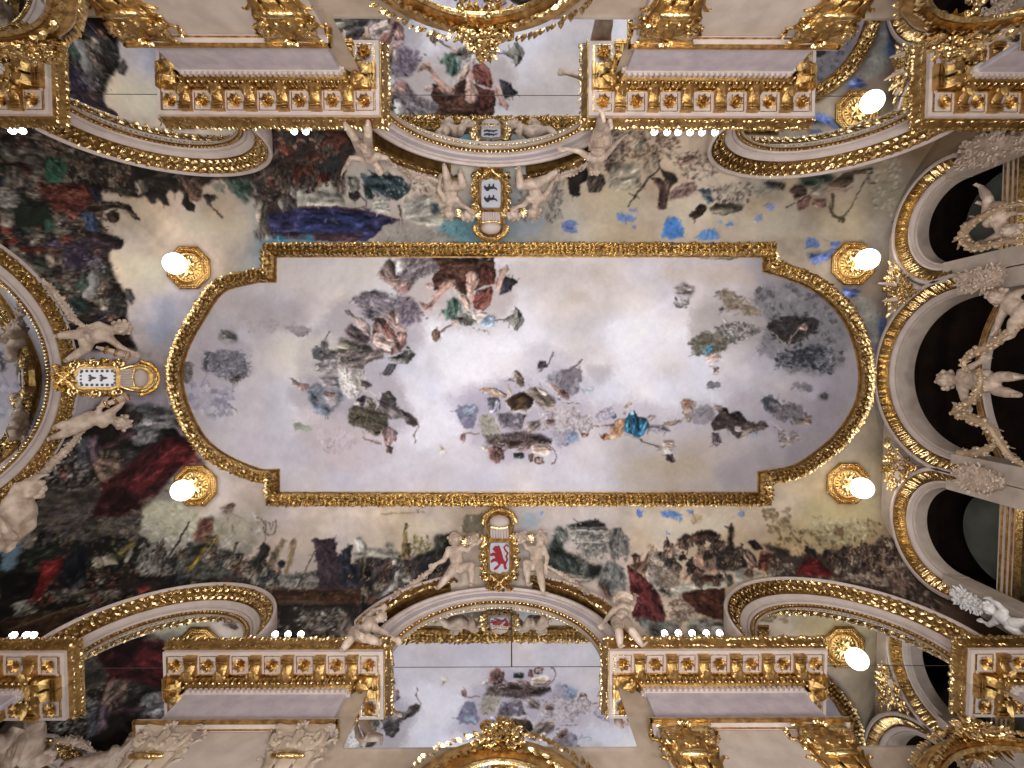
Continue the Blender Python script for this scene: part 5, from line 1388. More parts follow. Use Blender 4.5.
# ================================================================ loggia arches on the right wall
def loggia_arch(c,label,depth=22,t0=-.15,t1=PI+.15):
    fn=wr; cu,cz,r=c; t=thing('loggia_arch',label,'arch moulding',fn(cu,0,cz+r),'loggia arches of the right wall')
    mb=MB(); arcband(mb,fn,cu,cz,r,[(1,-8),(1,3),(0,4),(-2.2,4),(-2.8,3),(-2.8,-8)],t0,t1); mb.build('outer_lip',WHITE,t)
    mb=MB(); arcband(mb,fn,cu,cz,r,[(-2.8,-8),(-2.8,3),(-6,1.5),(-9.5,-1.5),(-11.5,-4),(-11.5,-8)],t0,t1); mb.build('gilt_hollow',BRONZE,t)
    mb=MB()
    m_=int((t1-t0)*(r-8)/2.3); rs=np.random.RandomState(5)
    for i in range(m_):
        a=t0+(t1-t0)*i/m_; rr=r-11; pos=fn(cu+rr*math.cos(a),-3.2,cz+rr*math.sin(a)); rd=np.array(fn(math.cos(a),0,math.sin(a)))-np.array(fn(0,0,0)); tg=np.array(fn(-math.sin(a),0,math.cos(a)))-np.array(fn(0,0,0))
        leaf(mb,pos,rd*.8+np.array([-.65,0,0])+tg*rs.randn()*.2,-rd*.6+np.array([-.8,0,0]),10,2.3,1.5)
    mb.build('gilt_fluting',GOLD2,t)
    mb=MB(); arcband(mb,fn,cu,cz,r,[(-11.5,-8),(-11.5,-3),(-12.3,-2.6),(-13.6,-3),(-14.4,-4.5),(-15.4,-5.5),(-15.4,-12),(-11.5,-12)],t0,t1); mb.build('inner_mould',WHITE,t)
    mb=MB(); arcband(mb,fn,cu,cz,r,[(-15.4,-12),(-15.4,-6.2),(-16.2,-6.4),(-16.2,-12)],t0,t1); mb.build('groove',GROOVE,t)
    mb=MB(); arcband(mb,fn,cu,cz,r,[(-12,-8),(-16.2,-6),(-17.6,-6.6),(-18,-8),(-18,-depth-8),(-12,-depth-8)],t0,t1); mb.build('soffit',CREAM,t)
    # jambs below the springing
    for sgn in (-1,1):
        a=cu+sgn*(r-18); b=cu+sgn*(r-2)
        mb=MB(); box(mb,fn,min(a,b),max(a,b),-depth-8,-1,236,cz+2); mb.build('jamb',CREAM,t,False)
    return t
loggia_arch(RU,'loggia arch at the top of the right end wall',10)
loggia_arch(RM,'large middle loggia arch on the right end wall',16)
loggia_arch(RL,'loggia arch at the bottom of the right end wall',10)
# dark loggia behind
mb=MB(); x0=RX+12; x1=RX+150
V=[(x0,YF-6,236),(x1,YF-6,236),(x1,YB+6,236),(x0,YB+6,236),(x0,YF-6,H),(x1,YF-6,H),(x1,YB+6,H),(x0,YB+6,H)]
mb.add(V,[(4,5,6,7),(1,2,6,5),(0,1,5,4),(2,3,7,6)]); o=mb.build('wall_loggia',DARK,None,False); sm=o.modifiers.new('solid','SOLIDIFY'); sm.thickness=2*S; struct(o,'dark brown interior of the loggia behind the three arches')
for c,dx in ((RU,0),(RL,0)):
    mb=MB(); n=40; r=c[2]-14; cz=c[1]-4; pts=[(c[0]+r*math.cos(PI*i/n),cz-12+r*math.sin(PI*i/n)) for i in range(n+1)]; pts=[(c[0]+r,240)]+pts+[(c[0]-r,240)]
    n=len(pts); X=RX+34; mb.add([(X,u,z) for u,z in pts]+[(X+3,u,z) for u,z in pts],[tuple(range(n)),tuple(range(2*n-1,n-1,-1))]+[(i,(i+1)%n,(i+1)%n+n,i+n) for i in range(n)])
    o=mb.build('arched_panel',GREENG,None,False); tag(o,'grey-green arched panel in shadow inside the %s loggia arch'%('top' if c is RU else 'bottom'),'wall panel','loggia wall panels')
# ================================================================ cornice blocks
PROF=dict(arch=[(-22,267),(6,267),(7,267.4),(7,269.6),(5.2,270.6),(-22,270.6)],
 frieze=[(-22,270.5),(0,270.5),(0,300),(-22,300)],
 dentilbed=[(-22,300),(.8,300),(1.2,303),(-22,303)],
 egg=[(-22,303),(1.4,303),(3.2,304.5),(5.2,307),(5.8,310.6),(-22,310.6)],
 soffit=[(-22,310.5),(21.5,310.5),(21.5,313),(-22,313)],
 cyma=[(-22,313),(21.6,313),(22,313),(22.3,315.5),(23.6,318),(24,320.8),(24.6,322),(-22,322)])
def modillion(mb,fn0,u,p,flip=None):
    # scrolled bracket under the soffit; u along, p outwards
    fn=lambda u,p,z: fn0(u,p,z+22.1)
    w=3.2; prof=[(p-1,288.4),(p-1,281.5),(p+.6,280.2),(p+2.6,280.2),(p+4,281.8),(p+5.6,284),(p+8.5,285.2),(p+11,284.7),(p+13,285.8),(p+13,288.4)]
    rings=[[fn(u+s_*w,a,b) for a,b in prof] for s_ in (-1,-.6,.6,1)]
    rings[0]=[fn(u-w,a,min(288.4,b+.8)) for a,b in prof]; rings[3]=[fn(u+w,a,min(288.4,b+.8)) for a,b in prof]
    loopsweep(mb,rings)
    for s_ in (-1,1): ell(mb,fn(u+s_*w,p+1.9,282.6),2.0,nu=7,nv=5)
    ax=np.array(fn(0,1,0))-np.array(fn(0,0,0)); nz=(0,0,-1)
    leaf(mb,fn(u,p+.5,280.3),ax,nz,8,4.5,1.5)
    leaf(mb,fn(u-1.5,p+.8,280.8),ax,nz,6,2.4,1.2); leaf(mb,fn(u+1.5,p+.8,280.8),ax,nz,6,2.4,1.2)
    for q in (9.3,11.0): box(mb,fn,u-w-.4,u+w+.4,p+q,p+q+.8,283.9,285.6)
    box(mb,fn,u-w-.5,u+w+.5,p+12.4,p+13.6,284.4,288.4)
def cornice(name,w,u0,u1,pf_,label,ends=(True,True),front_x=None,spacing=21.5):
    """u0,u1: outer corners of the gilt edge; pf_: projection of the frieze plane from the wall"""
    fn=WALL[w][0]; a0=u0+(24.3 if ends[0] else 0); a1=u1-(24.3 if ends[1] else 0)
    t=thing('cornice_block',label,'cornice',fn((u0+u1)/2,0,267),'cornice blocks of the long walls')
    def ring3(prof):
        # U-shaped sweep: back along left side, front, back along right side; profile gives (projection, z)
        mb=MB(); rings=[]
        corners=[]
        if ends[0]: corners+=[(a0,.2,-1,0)]
        corners+=[(a0,pf_,-1 if ends[0] else 0,1),(a1,pf_,1 if ends[1] else 0,1)]
        if ends[1]: corners+=[(a1,.2,1,0)]
        for (u,p,du,dp) in corners:
            rr=[]
            for d,z in prof:
                dd=max(d,-min(pf_-.3,(a1-a0)/2-1)) if d<0 else d
                if dp==0: rr.append(fn(u+du*dd,p,z))
                else: rr.append(fn(u+du*dd,p+dd,z))
            rings.append(rr)
        loopsweep(mb,rings); return mb
    ring3(PROF['arch']).build('architrave',WHITE,t,False)
    mb=MB()
    box(mb,fn,a0-7,a1+7,pf_+5.8,pf_+7.6,266.6,268.4); box(mb,fn,a0+3,a1-3,pf_+2.2,pf_+2.9,266.4,267.2)
    if ends[1]: box(mb,fn,a1+5.8,a1+7.6,.2,pf_+7.6,266.6,268.4)
    if ends[0]: box(mb,fn,a0-7.6,a0-5.8,.2,pf_+7.6,266.6,268.4)
    mb.build('gilt_fillet',GOLD,t,False)
    ring3(PROF['frieze']).build('frieze',MARBLE,t,False)
    mb=ring3(PROF['dentilbed']); L=a1-a0; n=int(L/3.4)
    for i in range(n):
        u=a0+(i+.5)*L/n; box(mb,fn,u-.95,u+.95,pf_+.8,pf_+2.4,300.2,302.9)
    for e,a,s_ in ((ends[0],a0,-1),(ends[1],a1,1)):
        if e:
            m_=1
            for i in range(m_):
                p=1.6; q=sorted((a+s_*1,a+s_*2.6)); box(mb,fn,q[0],q[1],p-.95,p+.95,300.2,302.9)
    mb.build('dentil_band',WHITE,t,False)
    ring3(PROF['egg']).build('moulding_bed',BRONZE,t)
    mb=MB(); n=int((L+8)/4.2)
    for i in range(n):
        u=a0-4+(i+.5)*(L+8)/n
        if not ends[0] and u<a0 or not ends[1] and u>a1: continue
        ell(mb,fn(u,pf_+4.4,306.3),(1.6,1.6,3.2),nu=7,nv=5)
        box(mb,fn,u+1.8,u+2.4,pf_+3.8,pf_+5.8,303.6,310)
    for e,a,s_ in ((ends[0],a0,-1),(ends[1],a1,1)):
        if e:
            m_=int((pf_+4)/4.2)
            for i in range(m_): ell(mb,fn(a+s_*4.4,.8+(i+.5)*(pf_+4)/m_,306.3),(1.5,1.5,3.0),nu=7,nv=5)
    mb.build('egg_and_dart',GOLD2,t)
    ring3(PROF['soffit']).build('soffit',WHITE,t,False)
    ring3(PROF['cyma']).build('gilt_edge',GOLD,t)
    # leaf relief on the gilt edge
    mb=MB(); P=[]
    if ends[0]: P.append(fn(u0+.6,.5,318))
    P+= [fn(u0+(.6 if ends[0] else 0),pf_+23.6,317.6),fn(u1-(.6 if ends[1] else 0),pf_+23.6,317.6)]
    if ends[1]: P.append(fn(u1-.6,.5,318))
    cen=np.array(fn((u0+u1)/2,0,318)); pn=np.array(fn(0,1,0))-np.array(fn(0,0,0)); un=np.array(fn(1,0,0))-np.array(fn(0,0,0))
    for a,b in zip(P[:-1],P[1:]):
        tt=unit(np.array(b)-np.array(a)); nrm=pn*.8 if abs(tt@un)>.5 else un*(1 if (np.array(a)-cen)@un>0 else -1)*.8
        nrm=nrm+np.array([0,0,-.7]); leafband(mb,[a,b],lambda p,t_:nrm,5.2,step=3.0,L=3.2,Wd=2.4,h=.7,rows=2,spread=.5)
    mb.build('gilt_edge_leaves',GOLD2,t)
    # modillions and rosettes, one part each
    F0=a0-12.5 if ends[0] else a0+4; F1=a1+12.5 if ends[1] else a1-4
    k=max(1,int(round((F1-F0)/spacing))); sp=(F1-F0)/k
    for i in range(k):
        u=F0+(i+.5)*sp; mb=MB(); modillion(mb,fn,u,pf_+6.2); mb.build('modillion',GOLD,t)
    cf_=MB()
    for i in range(k+1):
        u=F0+i*sp; mb=MB(); rosette(mb,fn(u,pf_+13.5,310),(0,0,-1),4.5,8,1.9); mb.build('rosette',GOLD,t)
    box(cf_,fn,F0-4 if ends[0] else F0,F1+4 if ends[1] else F1,pf_+6,pf_+6.8,309.4,310.5)
    for i in range(k+1):
        u=F0+i*sp
        for q in (-5.6,5.4): box(cf_,fn,u+q-.22,u+q+.22,pf_+7.6,pf_+19,310,310.6)
        box(cf_,fn,u-5.4,u+5.4,pf_+18.7,pf_+19.1,310,310.6)
    for e,a,s_ in ((ends[0],a0,-1),(ends[1],a1,1)):
        if not e: continue
        fs=(lambda s_,a:(lambda u,p,z:fn(a+s_*p,u,z)))(s_,a)
        mb=MB(); modillion(mb,fs,pf_+2.2,6.2); mb.build('modillion',GOLD,t)
        q=sorted((a+s_*6,a+s_*6.8)); box(cf_,fn,q[0],q[1],.4,pf_+7,309.4,310.5)
        q=sorted((a+s_*18.7,a+s_*19.1)); box(cf_,fn,q[0],q[1],.4,pf_+19,310,310.6)
    cf_.build('coffer_lines',GOLD2,t,False)
    return t
PF_F=3.0; PF_B=3.0
cornice('c','f',pf(166,127,27)[0],pf(388,127,27)[0],PF_F,'gilt cornice block above the left pair of columns, top edge of the photo')
cornice('c','f',pf(582,127,27)[0],pf(810,127,27)[0],PF_F,'gilt cornice block above the right pair of columns, top edge of the photo')
cornice('c','b',pb(168,641,27)[0],pb(390,641,27)[0],PF_B,'gilt cornice block left of the middle mirror, bottom edge of the photo')
cornice('c','b',pb(603,640,27)[0],pb(824,640,27)[0],PF_B,'gilt cornice block right of the middle mirror, bottom edge of the photo')
cornice('c','f',XL,pf(72,128,27)[0],PF_F,'gilt cornice block in the top left corner of the photo',(False,True))
cornice('c','f',pf(907,130,27)[0],XR,PF_F,'gilt cornice block in the top right corner of the photo',(True,False))
cornice('c','b',XL,pb(80,641,27)[0],PF_B,'gilt cornice block in the bottom left corner of the photo',(False,True))
cornice('c','b',pb(952,637,27)[0],XR,PF_B,'gilt cornice block in the bottom right corner of the photo',(True,False))

# ================================================================ piers and columns
def pier(name,w,u0,u1,p): 
    fn=WALL[w][0]; mb=MB(); box(mb,fn,u0,u1,-.5,p,ZF,266.8); struct(mb.build(name,CREAM,None,False,bevel=.6))
    
def column(w,px,py,label,gold=True,zt=256.3,R=10.0,pc=None):
    fn0,pp=WALL[w]; fn=lambda u,p,z: fn0(u,p,z+10 if z>100 else z); pc=pc or 4.6; DF=.33; u=pp(px,py,pc)[0]
    m1,m2=(GOLD,GOLD2) if gold else (TAN,TAN)  # capitals lying in shade are coloured tan instead of gilt
    t=thing('column',label,'column',fn0(u,pc,ZF),'columns with carved capitals')
    def ringat(r,z,n=28): return [fn(u+r*math.cos(2*PI*i/n),pc+DF*r*math.sin(2*PI*i/n),z) for i in range(n)]
    mb=MB(); loopsweep(mb,[ringat(r,z) for r,z in ((R+3,ZF),(R+3,ZF+8),(R+1,ZF+12),(R+.6,ZF+14),(R,60),(R-1,221),(R-1,225))]); mb.build('shaft',CREAM,t)
    mb=MB(); loopsweep(mb,[ringat(r,z) for r,z in ((R-1,223),(R+1,224),(R+1.6,225.5),(R+1,227),(R-.6,228),(R-.6,233),(R+.6,242),(R+4.5,249),(R+5,250))]); b=mb.build('bell',m1,t)
    # abacus with concave sides
    mb=MB(); out=[]
    hs=16.5
    for s_ in range(4):
        a=PI/2*s_+PI/4
        c0=np.array([math.cos(a),math.sin(a)])*hs*1.38; c1=np.array([math.cos(a+PI/2),math.sin(a+PI/2)])*hs*1.38; tn=unit(c1-c0); md=(c0+c1)/2
        out.append(tuple(c0+tn*1.6))
        for i in range(1,8):
            q=c0+(c1-c0)*i/8; out.append(tuple(q-unit(md)*5.0*math.sin(PI*i/8)))
        out.append(tuple(c1-tn*1.6))
    rr=lambda k,z:[fn(u+x*k,pc+DF*y*k,z) for x,y in out]
    loopsweep(mb,[rr(.86,zt-5.5),rr(.93,zt-4.2),rr(.95,zt-2.6),rr(1,zt-2.2),rr(1,zt)]); mb.build('abacus',m2,t,bevel=0)
    # volutes
    for s_ in range(4):
        a=PI/2*s_+PI/4; d=np.array([math.cos(a),math.sin(a)])
        mb=MB()
        pts=[]; 
        for i in range(34):
            k=i/33; rr_=4.6*(1-.8*k); th=PI*.5-k*2*PI*1.5
            rad=15.5+rr_*math.cos(th); pts.append(fn(u+d[0]*rad,pc+DF*d[1]*rad,zt-10+rr_*math.sin(th)))
        st=[fn(u+d[0]*q,pc+DF*d[1]*q,z) for q,z in ((7,zt-18),(9,zt-11),(12,zt-7))]
        tube(mb,st+pts,[1.6]*3+[1.7-.9*i/33 for i in range(34)],7); 
        mb.build('volute',m2,t)
    mb=MB()
    for row,(z0,hh,rr0,nn,ph) in enumerate(((226,12,R+.4,8,0),(230,17,R+.2,8,PI/8),(238,13,R+2,8,0))):
        for k in range(nn):
            a=2*PI*k/nn+ph; d=np.array([math.cos(a),math.sin(a)]); s2=np.array([-d[1],d[0]])
            V=[];F=[]; wdt=4.4 if row<2 else 3.2; rows_=[(0,.75,0),(.35,1.0,.6),(.7,.95,1.6),(.92,.8,4.0),(1.0,.35,6.0),(.9,.15,7.0)]
            for (h_,wm,ou) in rows_:
                for q in (-1,-.5,0,.5,1):
                    rr_=rr0+ou+(1.1 if q==0 else (.0 if abs(q)==.5 else .5)); o2=q*wdt*wm
                    V.append(fn(u+d[0]*rr_+s2[0]*o2,pc+DF*(d[1]*rr_+s2[1]*o2),z0+hh*h_))
            for i in range(len(rows_)-1):
                for j in range(4): F.append((i*5+j,i*5+j+1,i*5+j+6,i*5+j+5))
            mb.add(V,F)
    o=mb.build('acanthus_leaves',m1,t); sd=o.modifiers.new('solid','SOLIDIFY'); sd.thickness=.7*S
    mb=MB(); 
    for s_ in range(4):
        a=PI/2*s_; d=np.array([math.cos(a),math.sin(a)]); rosette(mb,fn(u+d[0]*17.5,pc+DF*d[1]*17.5,zt-3.5),np.array(fn(d[0],d[1],0))-np.array(fn(0,0,0)),3.4,6,1.6)
    for k in range(14):
        a=2*PI*k/14; ell(mb,fn(u+(R+4.5)*math.cos(a),pc+DF*(R+4.5)*math.sin(a),zt-13+2*math.sin(3*a)),1.7,nu=6,nv=5)
    mb.build('flower_garland',m2,t)
    mb=MB(); ell(mb,fn(u,pc+DF*R+1.2,zt-22),(9.5,2.6,2.4) if True else 1,nu=20,nv=8); mb.build('polished_boss',GOLD2,t)
    return t
for n_,w,a,b,y in (('trim_9','f',133,334,45),('trim_10','f',630,836,45),('trim_11','b',128,334,729),('trim_12','b',653,850,729)):
    pier(n_,w,WALL[w][1](a+6,y,9)[0],WALL[w][1](b-6,y,9)[0],4.5)
pier('trim_13','f',XL+1,pf(40,45,9)[0],4.5)
column('f',138,22,'column with gilded capital at the far top left, beside the figures in the mirror')
column('f',287,22,'column with gilded capital at the left jamb of the top middle mirror')
column('f',670,22,'column with gilded capital at the right jamb of the top middle mirror')
column('f',826,24,'column with gilded capital beside the top right arched mirror')
column('b',152,758,'column with capital toned tan for shade at the far bottom left',False)
column('b',291,758,'column with capital toned tan for shade left of the bottom middle mirror',False)
column('b',694,756,'column with gilded capital right of the bottom middle mirror')
column('b',838,756,'column with gilded capital beside the bottom right arched mirror')

# ================================================================ ceiling lamps
def lamp(px,py,label):
    c=unp(px,py,2,H); cx,cy=c[0],c[1]; t=thing('ceiling_lamp',label,'lamp',(cx,cy,H),'globe lamps on gilt octagonal roses')
    def oct(r,z,ph=PI/8): return [(cx+r*math.cos(ph+PI/4*i),cy+r*math.sin(ph+PI/4*i),z) for i in range(8)]
    def cir(r,z,n=40): return [(cx+r*math.cos(2*PI*i/n),cy+r*math.sin(2*PI*i/n),z) for i in range(n)]
    mb=MB(); loopsweep(mb,[oct(24,H),oct(24,H-2.2),oct(23,H-3.2),oct(22.2,H-3.2),oct(21.6,H-2.2),oct(18.6,H-2.2),oct(18,H-3),oct(17.4,H-2)]); mb.build('octagonal_rim',GOLD,t)
    mb=MB(); R_=[np.array(p) for p in oct(20.2,H-2.3)]
    for p,d in resample([tuple(q) for q in R_],2.6,True): ell(mb,p,(1.15,1.15,1.3),nu=7,nv=5)
    for p,d in resample([tuple(q) for q in oct(22.6,H-3.2)],1.9,True): ell(mb,p,.75,nu=6,nv=4)
    mb.build('rim_beading',GOLD2,t)
    mb=MB(); loopsweep(mb,[cir(17,H-1),cir(16.2,H-2.6),cir(15,H-3),cir(13.6,H-2),cir(12.6,H-1.4),cir(9,H-1.6),cir(6.5,H-3),cir(3,H-4.5),cir(1.5,H-5)]); mb.build('rose_dish',GOLD,t)
    mb=MB()
    for k in range(24):
        a=2*PI*k/24; leaf(mb,(cx+9.4*math.cos(a),cy+9.4*math.sin(a),H-1.8),(math.cos(a),math.sin(a),0),(0,0,-1),4.2,2.0,.9)
    rosette(mb,(cx,cy,H-3.2),(0,0,-1),8.5,8,1.5); mb.build('acanthus_rose',GOLD2,t)
    mb=MB(); tube(mb,[(cx,cy,H-4),(cx,cy,H-13)],1.8,10); mb.build('stem',GOLD,t)
    mb=MB(); ell(mb,(cx,cy,H-21.5),(10.4,10.4,10.4),nu=28,nv=18); mb.build('globe',BULB,t)
LAMP_E=2
lamp(189.5,268,'white globe on gilt octagonal rose, upper left of the ceiling painting')
lamp(196.5,485,'white globe on gilt octagonal rose, lower left beside the red drapery')
lamp(852,264,'white globe on gilt octagonal rose, upper right of the ceiling painting')
lamp(847,483,'white globe on gilt octagonal rose, lower right above the man in red')
# small bulbs standing along the cornice tops
def bulbs(w,xs_,y,label):
    fn,pp=WALL[w]
    for px in xs_:
        q=pp(px,y,26); mb=MB(); c=fn(q[0],26,328.6); ell(mb,(0+c[0],c[1],c[2]+.3),2.3,nu=10,nv=8); o=thing('cornice_bulb',label,'light bulb',(c[0],c[1],322),label_group(label))
        mb.build('bulb_glass',GLINT,o); m2=MB(); tube(m2,[(c[0],c[1],321.9),(c[0],c[1],327.4)],.9,8); m2.build('socket',WHITE,o)
def label_group(l): return 'row of small bulbs: '+l.split(',')[-1].strip()[:40]
bulbs('f',(655,668,679,691,703,716),131,'small glowing bulb in the row peeping over the cornice edge, right side top')
bulbs('f',(11,21),130,'small glowing bulb peeping over the corner cornice, far top left')
bulbs('f',(293.5,305),130.5,'small glowing bulb peeping over the cornice block, top left of middle')
bulbs('b',(272,285,298),638,'small glowing bulb peeping over the cornice block, bottom left of middle')
bulbs('b',(667,681,695,709.5,723),637.5,'small glowing bulb in the row peeping over the cornice edge, right side bottom')
bulbs('b',(9,22,29),637.5,'small glowing bulb peeping over the corner cornice, far bottom left')
# ================================================================ figures, shields, garlands, oval mirrors
SLANT={'f':(14,432,1.15),'b':(14,436,1.1),'l':(12,434,.95)}
def ray(px,py):
    d=np.array([px-512.0,py-384.0,FPX]); return np.array([d@AX,d@AY,d@AZ])
def SL(w,px,py,off=0.0,z=None):
    """point on the leaning plane that follows the foot of the vault, off units below it"""
    p0,z0,s=SLANT[w]; d=ray(px,py); k=math.sqrt(1+s*s)
    if w=='f': a=d[2]-s*d[1]; c=z0-s*YF-s*p0-off*k
    elif w=='b': a=d[2]+s*d[1]; c=z0+s*YB-s*p0-off*k
    else: a=d[2]-s*d[0]; c=z0-s*XL-s*p0-off*k
    t=c/a; return tuple(d*t)
def SLn(w):
    p0,z0,s=SLANT[w]
    return unit({'f':(0,s,-1),'b':(0,-s,-1),'l':(s,0,-1)}[w])
def at(w,px,py,p):
    if p=='s' or (isinstance(p,tuple)): return SL(w,px,py,p[1] if isinstance(p,tuple) else 0)
    q=WALL[w][1](px,py,p); return WALL[w][0](*q)
def capsule(mb,a,b,ra,rb):
    a=np.array(a,float); b=np.array(b,float); L=np.linalg.norm(b-a); n=max(2,int(L/(min(ra,rb)*.55))+1); n=min(n,14)
    for i in range(n+1):
        t=i/n; ell(mb,a+(b-a)*t,ra+(rb-ra)*t,nu=9,nv=6)
def hand(mb,pos,d,h,side=1):
    pos=np.array(pos); d=unit(d); r_=unit(np.cross(d,(.2,.4,.9))); n=np.cross(r_,d)
    ell(mb,pos+d*.018*h,(.024*h,.013*h,.03*h),[r_,n,d],8,6)
    for i,L in enumerate((.040,.047,.044,.034)):
        o=r_*(i-1.5)*.0145*h; a=pos+d*.04*h+o; m=a+d*L*.5*h+n*.004*h+r_*(i-1.5)*.003*h; e=m+d*L*.42*h+n*.012*h
        capsule(mb,a,m,.0085*h,.008*h); capsule(mb,m,e,.008*h,.0068*h)
    a=pos+d*.008*h+r_*side*.022*h; m=a+d*.02*h+r_*side*.014*h; capsule(mb,a,m,.0095*h,.0085*h); capsule(mb,m,m+d*.02*h+n*.006*h,.0085*h,.007*h)
def figure(name,label,cat,w,h,J,P0,face=None,putto=True,material=None,group=None,hair=True,cloth=None,fat=1.0):
    m=material or STONE
    Q={}
    for k,v in J.items():
        p=v[2] if len(v)>2 else P0
        if isinstance(P0,tuple): Q[k]=np.array(SL(w,v[0],v[1],P0[1]+(v[2] if len(v)>2 else 0)))
        else: Q[k]=np.array(at(w,v[0],v[1],P0+(v[2] if len(v)>2 else 0)))
    org=Q['pelvis']; t=thing(name,label,cat,tuple(org),group)
    mb=MB(); f=(1.15 if putto else 1.0)*fat
    head,chest,pel=Q['head'],Q['chest'],Q['pelvis']; up=unit(head-chest); hr=(.085 if putto else .066)*h
    fd=unit(face if face is not None else (0,0,-1)); fd=unit(fd-up*(fd@up)); sd=np.cross(up,fd)
    neck=chest+(head-chest)*.45
    ell(mb,head,(hr*.86,hr*.95,hr*1.08),[sd,fd,up],14,10)
    ell(mb,head+fd*hr*.35-up*hr*.45,(hr*.55,hr*.5,hr*.55),[sd,fd,up],10,8)     # jaw
    ell(mb,head+fd*hr*1.02-up*hr*.18,(hr*.15,hr*.22,hr*.24),[sd,fd,up],8,6)     # nose
    ell(mb,head+fd*hr*.86+up*hr*.20,(hr*.55,hr*.14,hr*.12),[sd,fd,up],8,6)      # brow
    ell(mb,head+fd*hr*.90-up*hr*.52,(hr*.26,hr*.13,hr*.09),[sd,fd,up],8,6)      # lips
    ell(mb,head+fd*hr*.74-up*hr*.82,(hr*.22,hr*.2,hr*.18),[sd,fd,up],8,6)       # chin
    for s_ in (-1,1):
        ell(mb,head+fd*hr*.62-up*hr*.30+sd*s_*hr*.42,hr*.32,nu=8,nv=6)          # cheeks
        ell(mb,head+sd*s_*hr*.88-up*hr*.1-fd*hr*.02,(hr*.12,hr*.2,hr*.27),[sd,fd,up],8,6)  # ears
        ell(mb,head+fd*hr*.82+up*hr*.03+sd*s_*hr*.33,hr*.13,nu=8,nv=6)          # eyes
    capsule(mb,head-up*hr*.7,chest+up*.03*h,.036*h*f,.045*h*f)
    bd=unit(chest-pel); ls=Q.get('ls',None); rs_=Q.get('rs',None)
    ac=unit(np.cross(bd,fd)) 
    W_=(.085 if putto else .09)*h*fat
    ls=ls if ls is not None else chest+ac*W_*1.15+bd*.02*h; rs_=rs_ if rs_ is not None else chest-ac*W_*1.15+bd*.02*h
    sa=unit(ls-rs_); dn=unit(np.cross(sa,bd))
    ell(mb,chest-bd*.02*h,(W_*1.05,W_*.78,.10*h),[sa,dn,bd],12,9)
    mid=(chest+pel)/2
    ell(mb,mid,(W_*.86*(1.15 if putto else .92),W_*.76*(1.1 if putto else .85),.10*h),[sa,dn,bd],12,9)
    ell(mb,pel,(W_*.98,W_*.8,.075*h),[sa,dn,bd],12,9)
    for a,b in (('ls',ls),('rs',rs_)):
        ell(mb,b,.043*h*f,nu=9,nv=7); capsule(mb,b,chest+(b-chest)*.3,.043*h*f,.05*h*f)
        s=a[0]; e=Q.get(s+'e'); hnd=Q.get(s+'h')
        if e is not None:
            capsule(mb,b,e,.038*h*f,.029*h*f)
            if hnd is not None:
                capsule(mb,e,hnd,.030*h*f,.018*h*f); hand(mb,hnd,hnd-e,h*1.15,1 if s=='l' else -1)
    for s,sg in (('l',1),('r',-1)):
        kn=Q.get(s+'k'); ft=Q.get(s+'f'); hp=pel+sa*sg*W_*.5-bd*.02*h
        if kn is not None:
            capsule(mb,hp,kn,.062*h*f,.042*h*f)
            if ft is not None:
                cf=kn+(ft-kn)*.35; capsule(mb,kn,cf,.041*h*f,.042*h*f); capsule(mb,cf,ft,.042*h*f,.023*h*f)
                ld=unit(ft-kn); fw=unit(fd-ld*(fd@ld)); ell(mb,ft+fw*.03*h+ld*.012*h,(.022*h,.055*h,.018*h),[np.cross(ld,fw),fw,ld],9,7)
                for q in range(5): ell(mb,ft+fw*(.082-.004*abs(q-1))*h+ld*.014*h+np.cross(ld,fw)*(q-2)*.0095*h,.0075*h,nu=6,nv=5)
    o=mb.build('body',m,t,auto=False)
    rm=o.modifiers.new('remesh','REMESH'); rm.mode='VOXEL'; rm.voxel_size=max(.010*h*S*.9,.006); rm.use_smooth_shade=True
    sm=o.modifiers.new('smooth','SMOOTH'); sm.factor=.5; sm.iterations=3
    if hair:
        mb=MB(); rr=np.random.RandomState(int(abs(org[0])+abs(org[1])))
        for i in range(46):
            v=rr.randn(3); v/=np.linalg.norm(v)
            if v@fd>.35 and v@up<.72: continue
            if v@up<-.45: continue
            ell(mb,head+v*hr*1.0,hr*rr.uniform(.18,.3),nu=7,nv=5)
        mb.build('hair',m,t)
    if cloth:
        mb=MB(); pts=[np.array(at(w,x,y,P0+q) if not isinstance(P0,tuple) else SL(w,x,y,P0[1]+q)) for x,y,q in cloth]
        sp=spline(pts,6); nn=len(sp)
        for k in range(3): tube(mb,[p+dn*(k-1)*.022*h+ac*.006*h*math.sin(i*.9+k) for i,p in enumerate(sp)],[.02*h*(.6+.6*math.sin(PI*i/(nn-1))+.15*math.sin(i*1.7+k)) for i in range(nn)],7)
        mb.build('drapery',m,t)
    return t
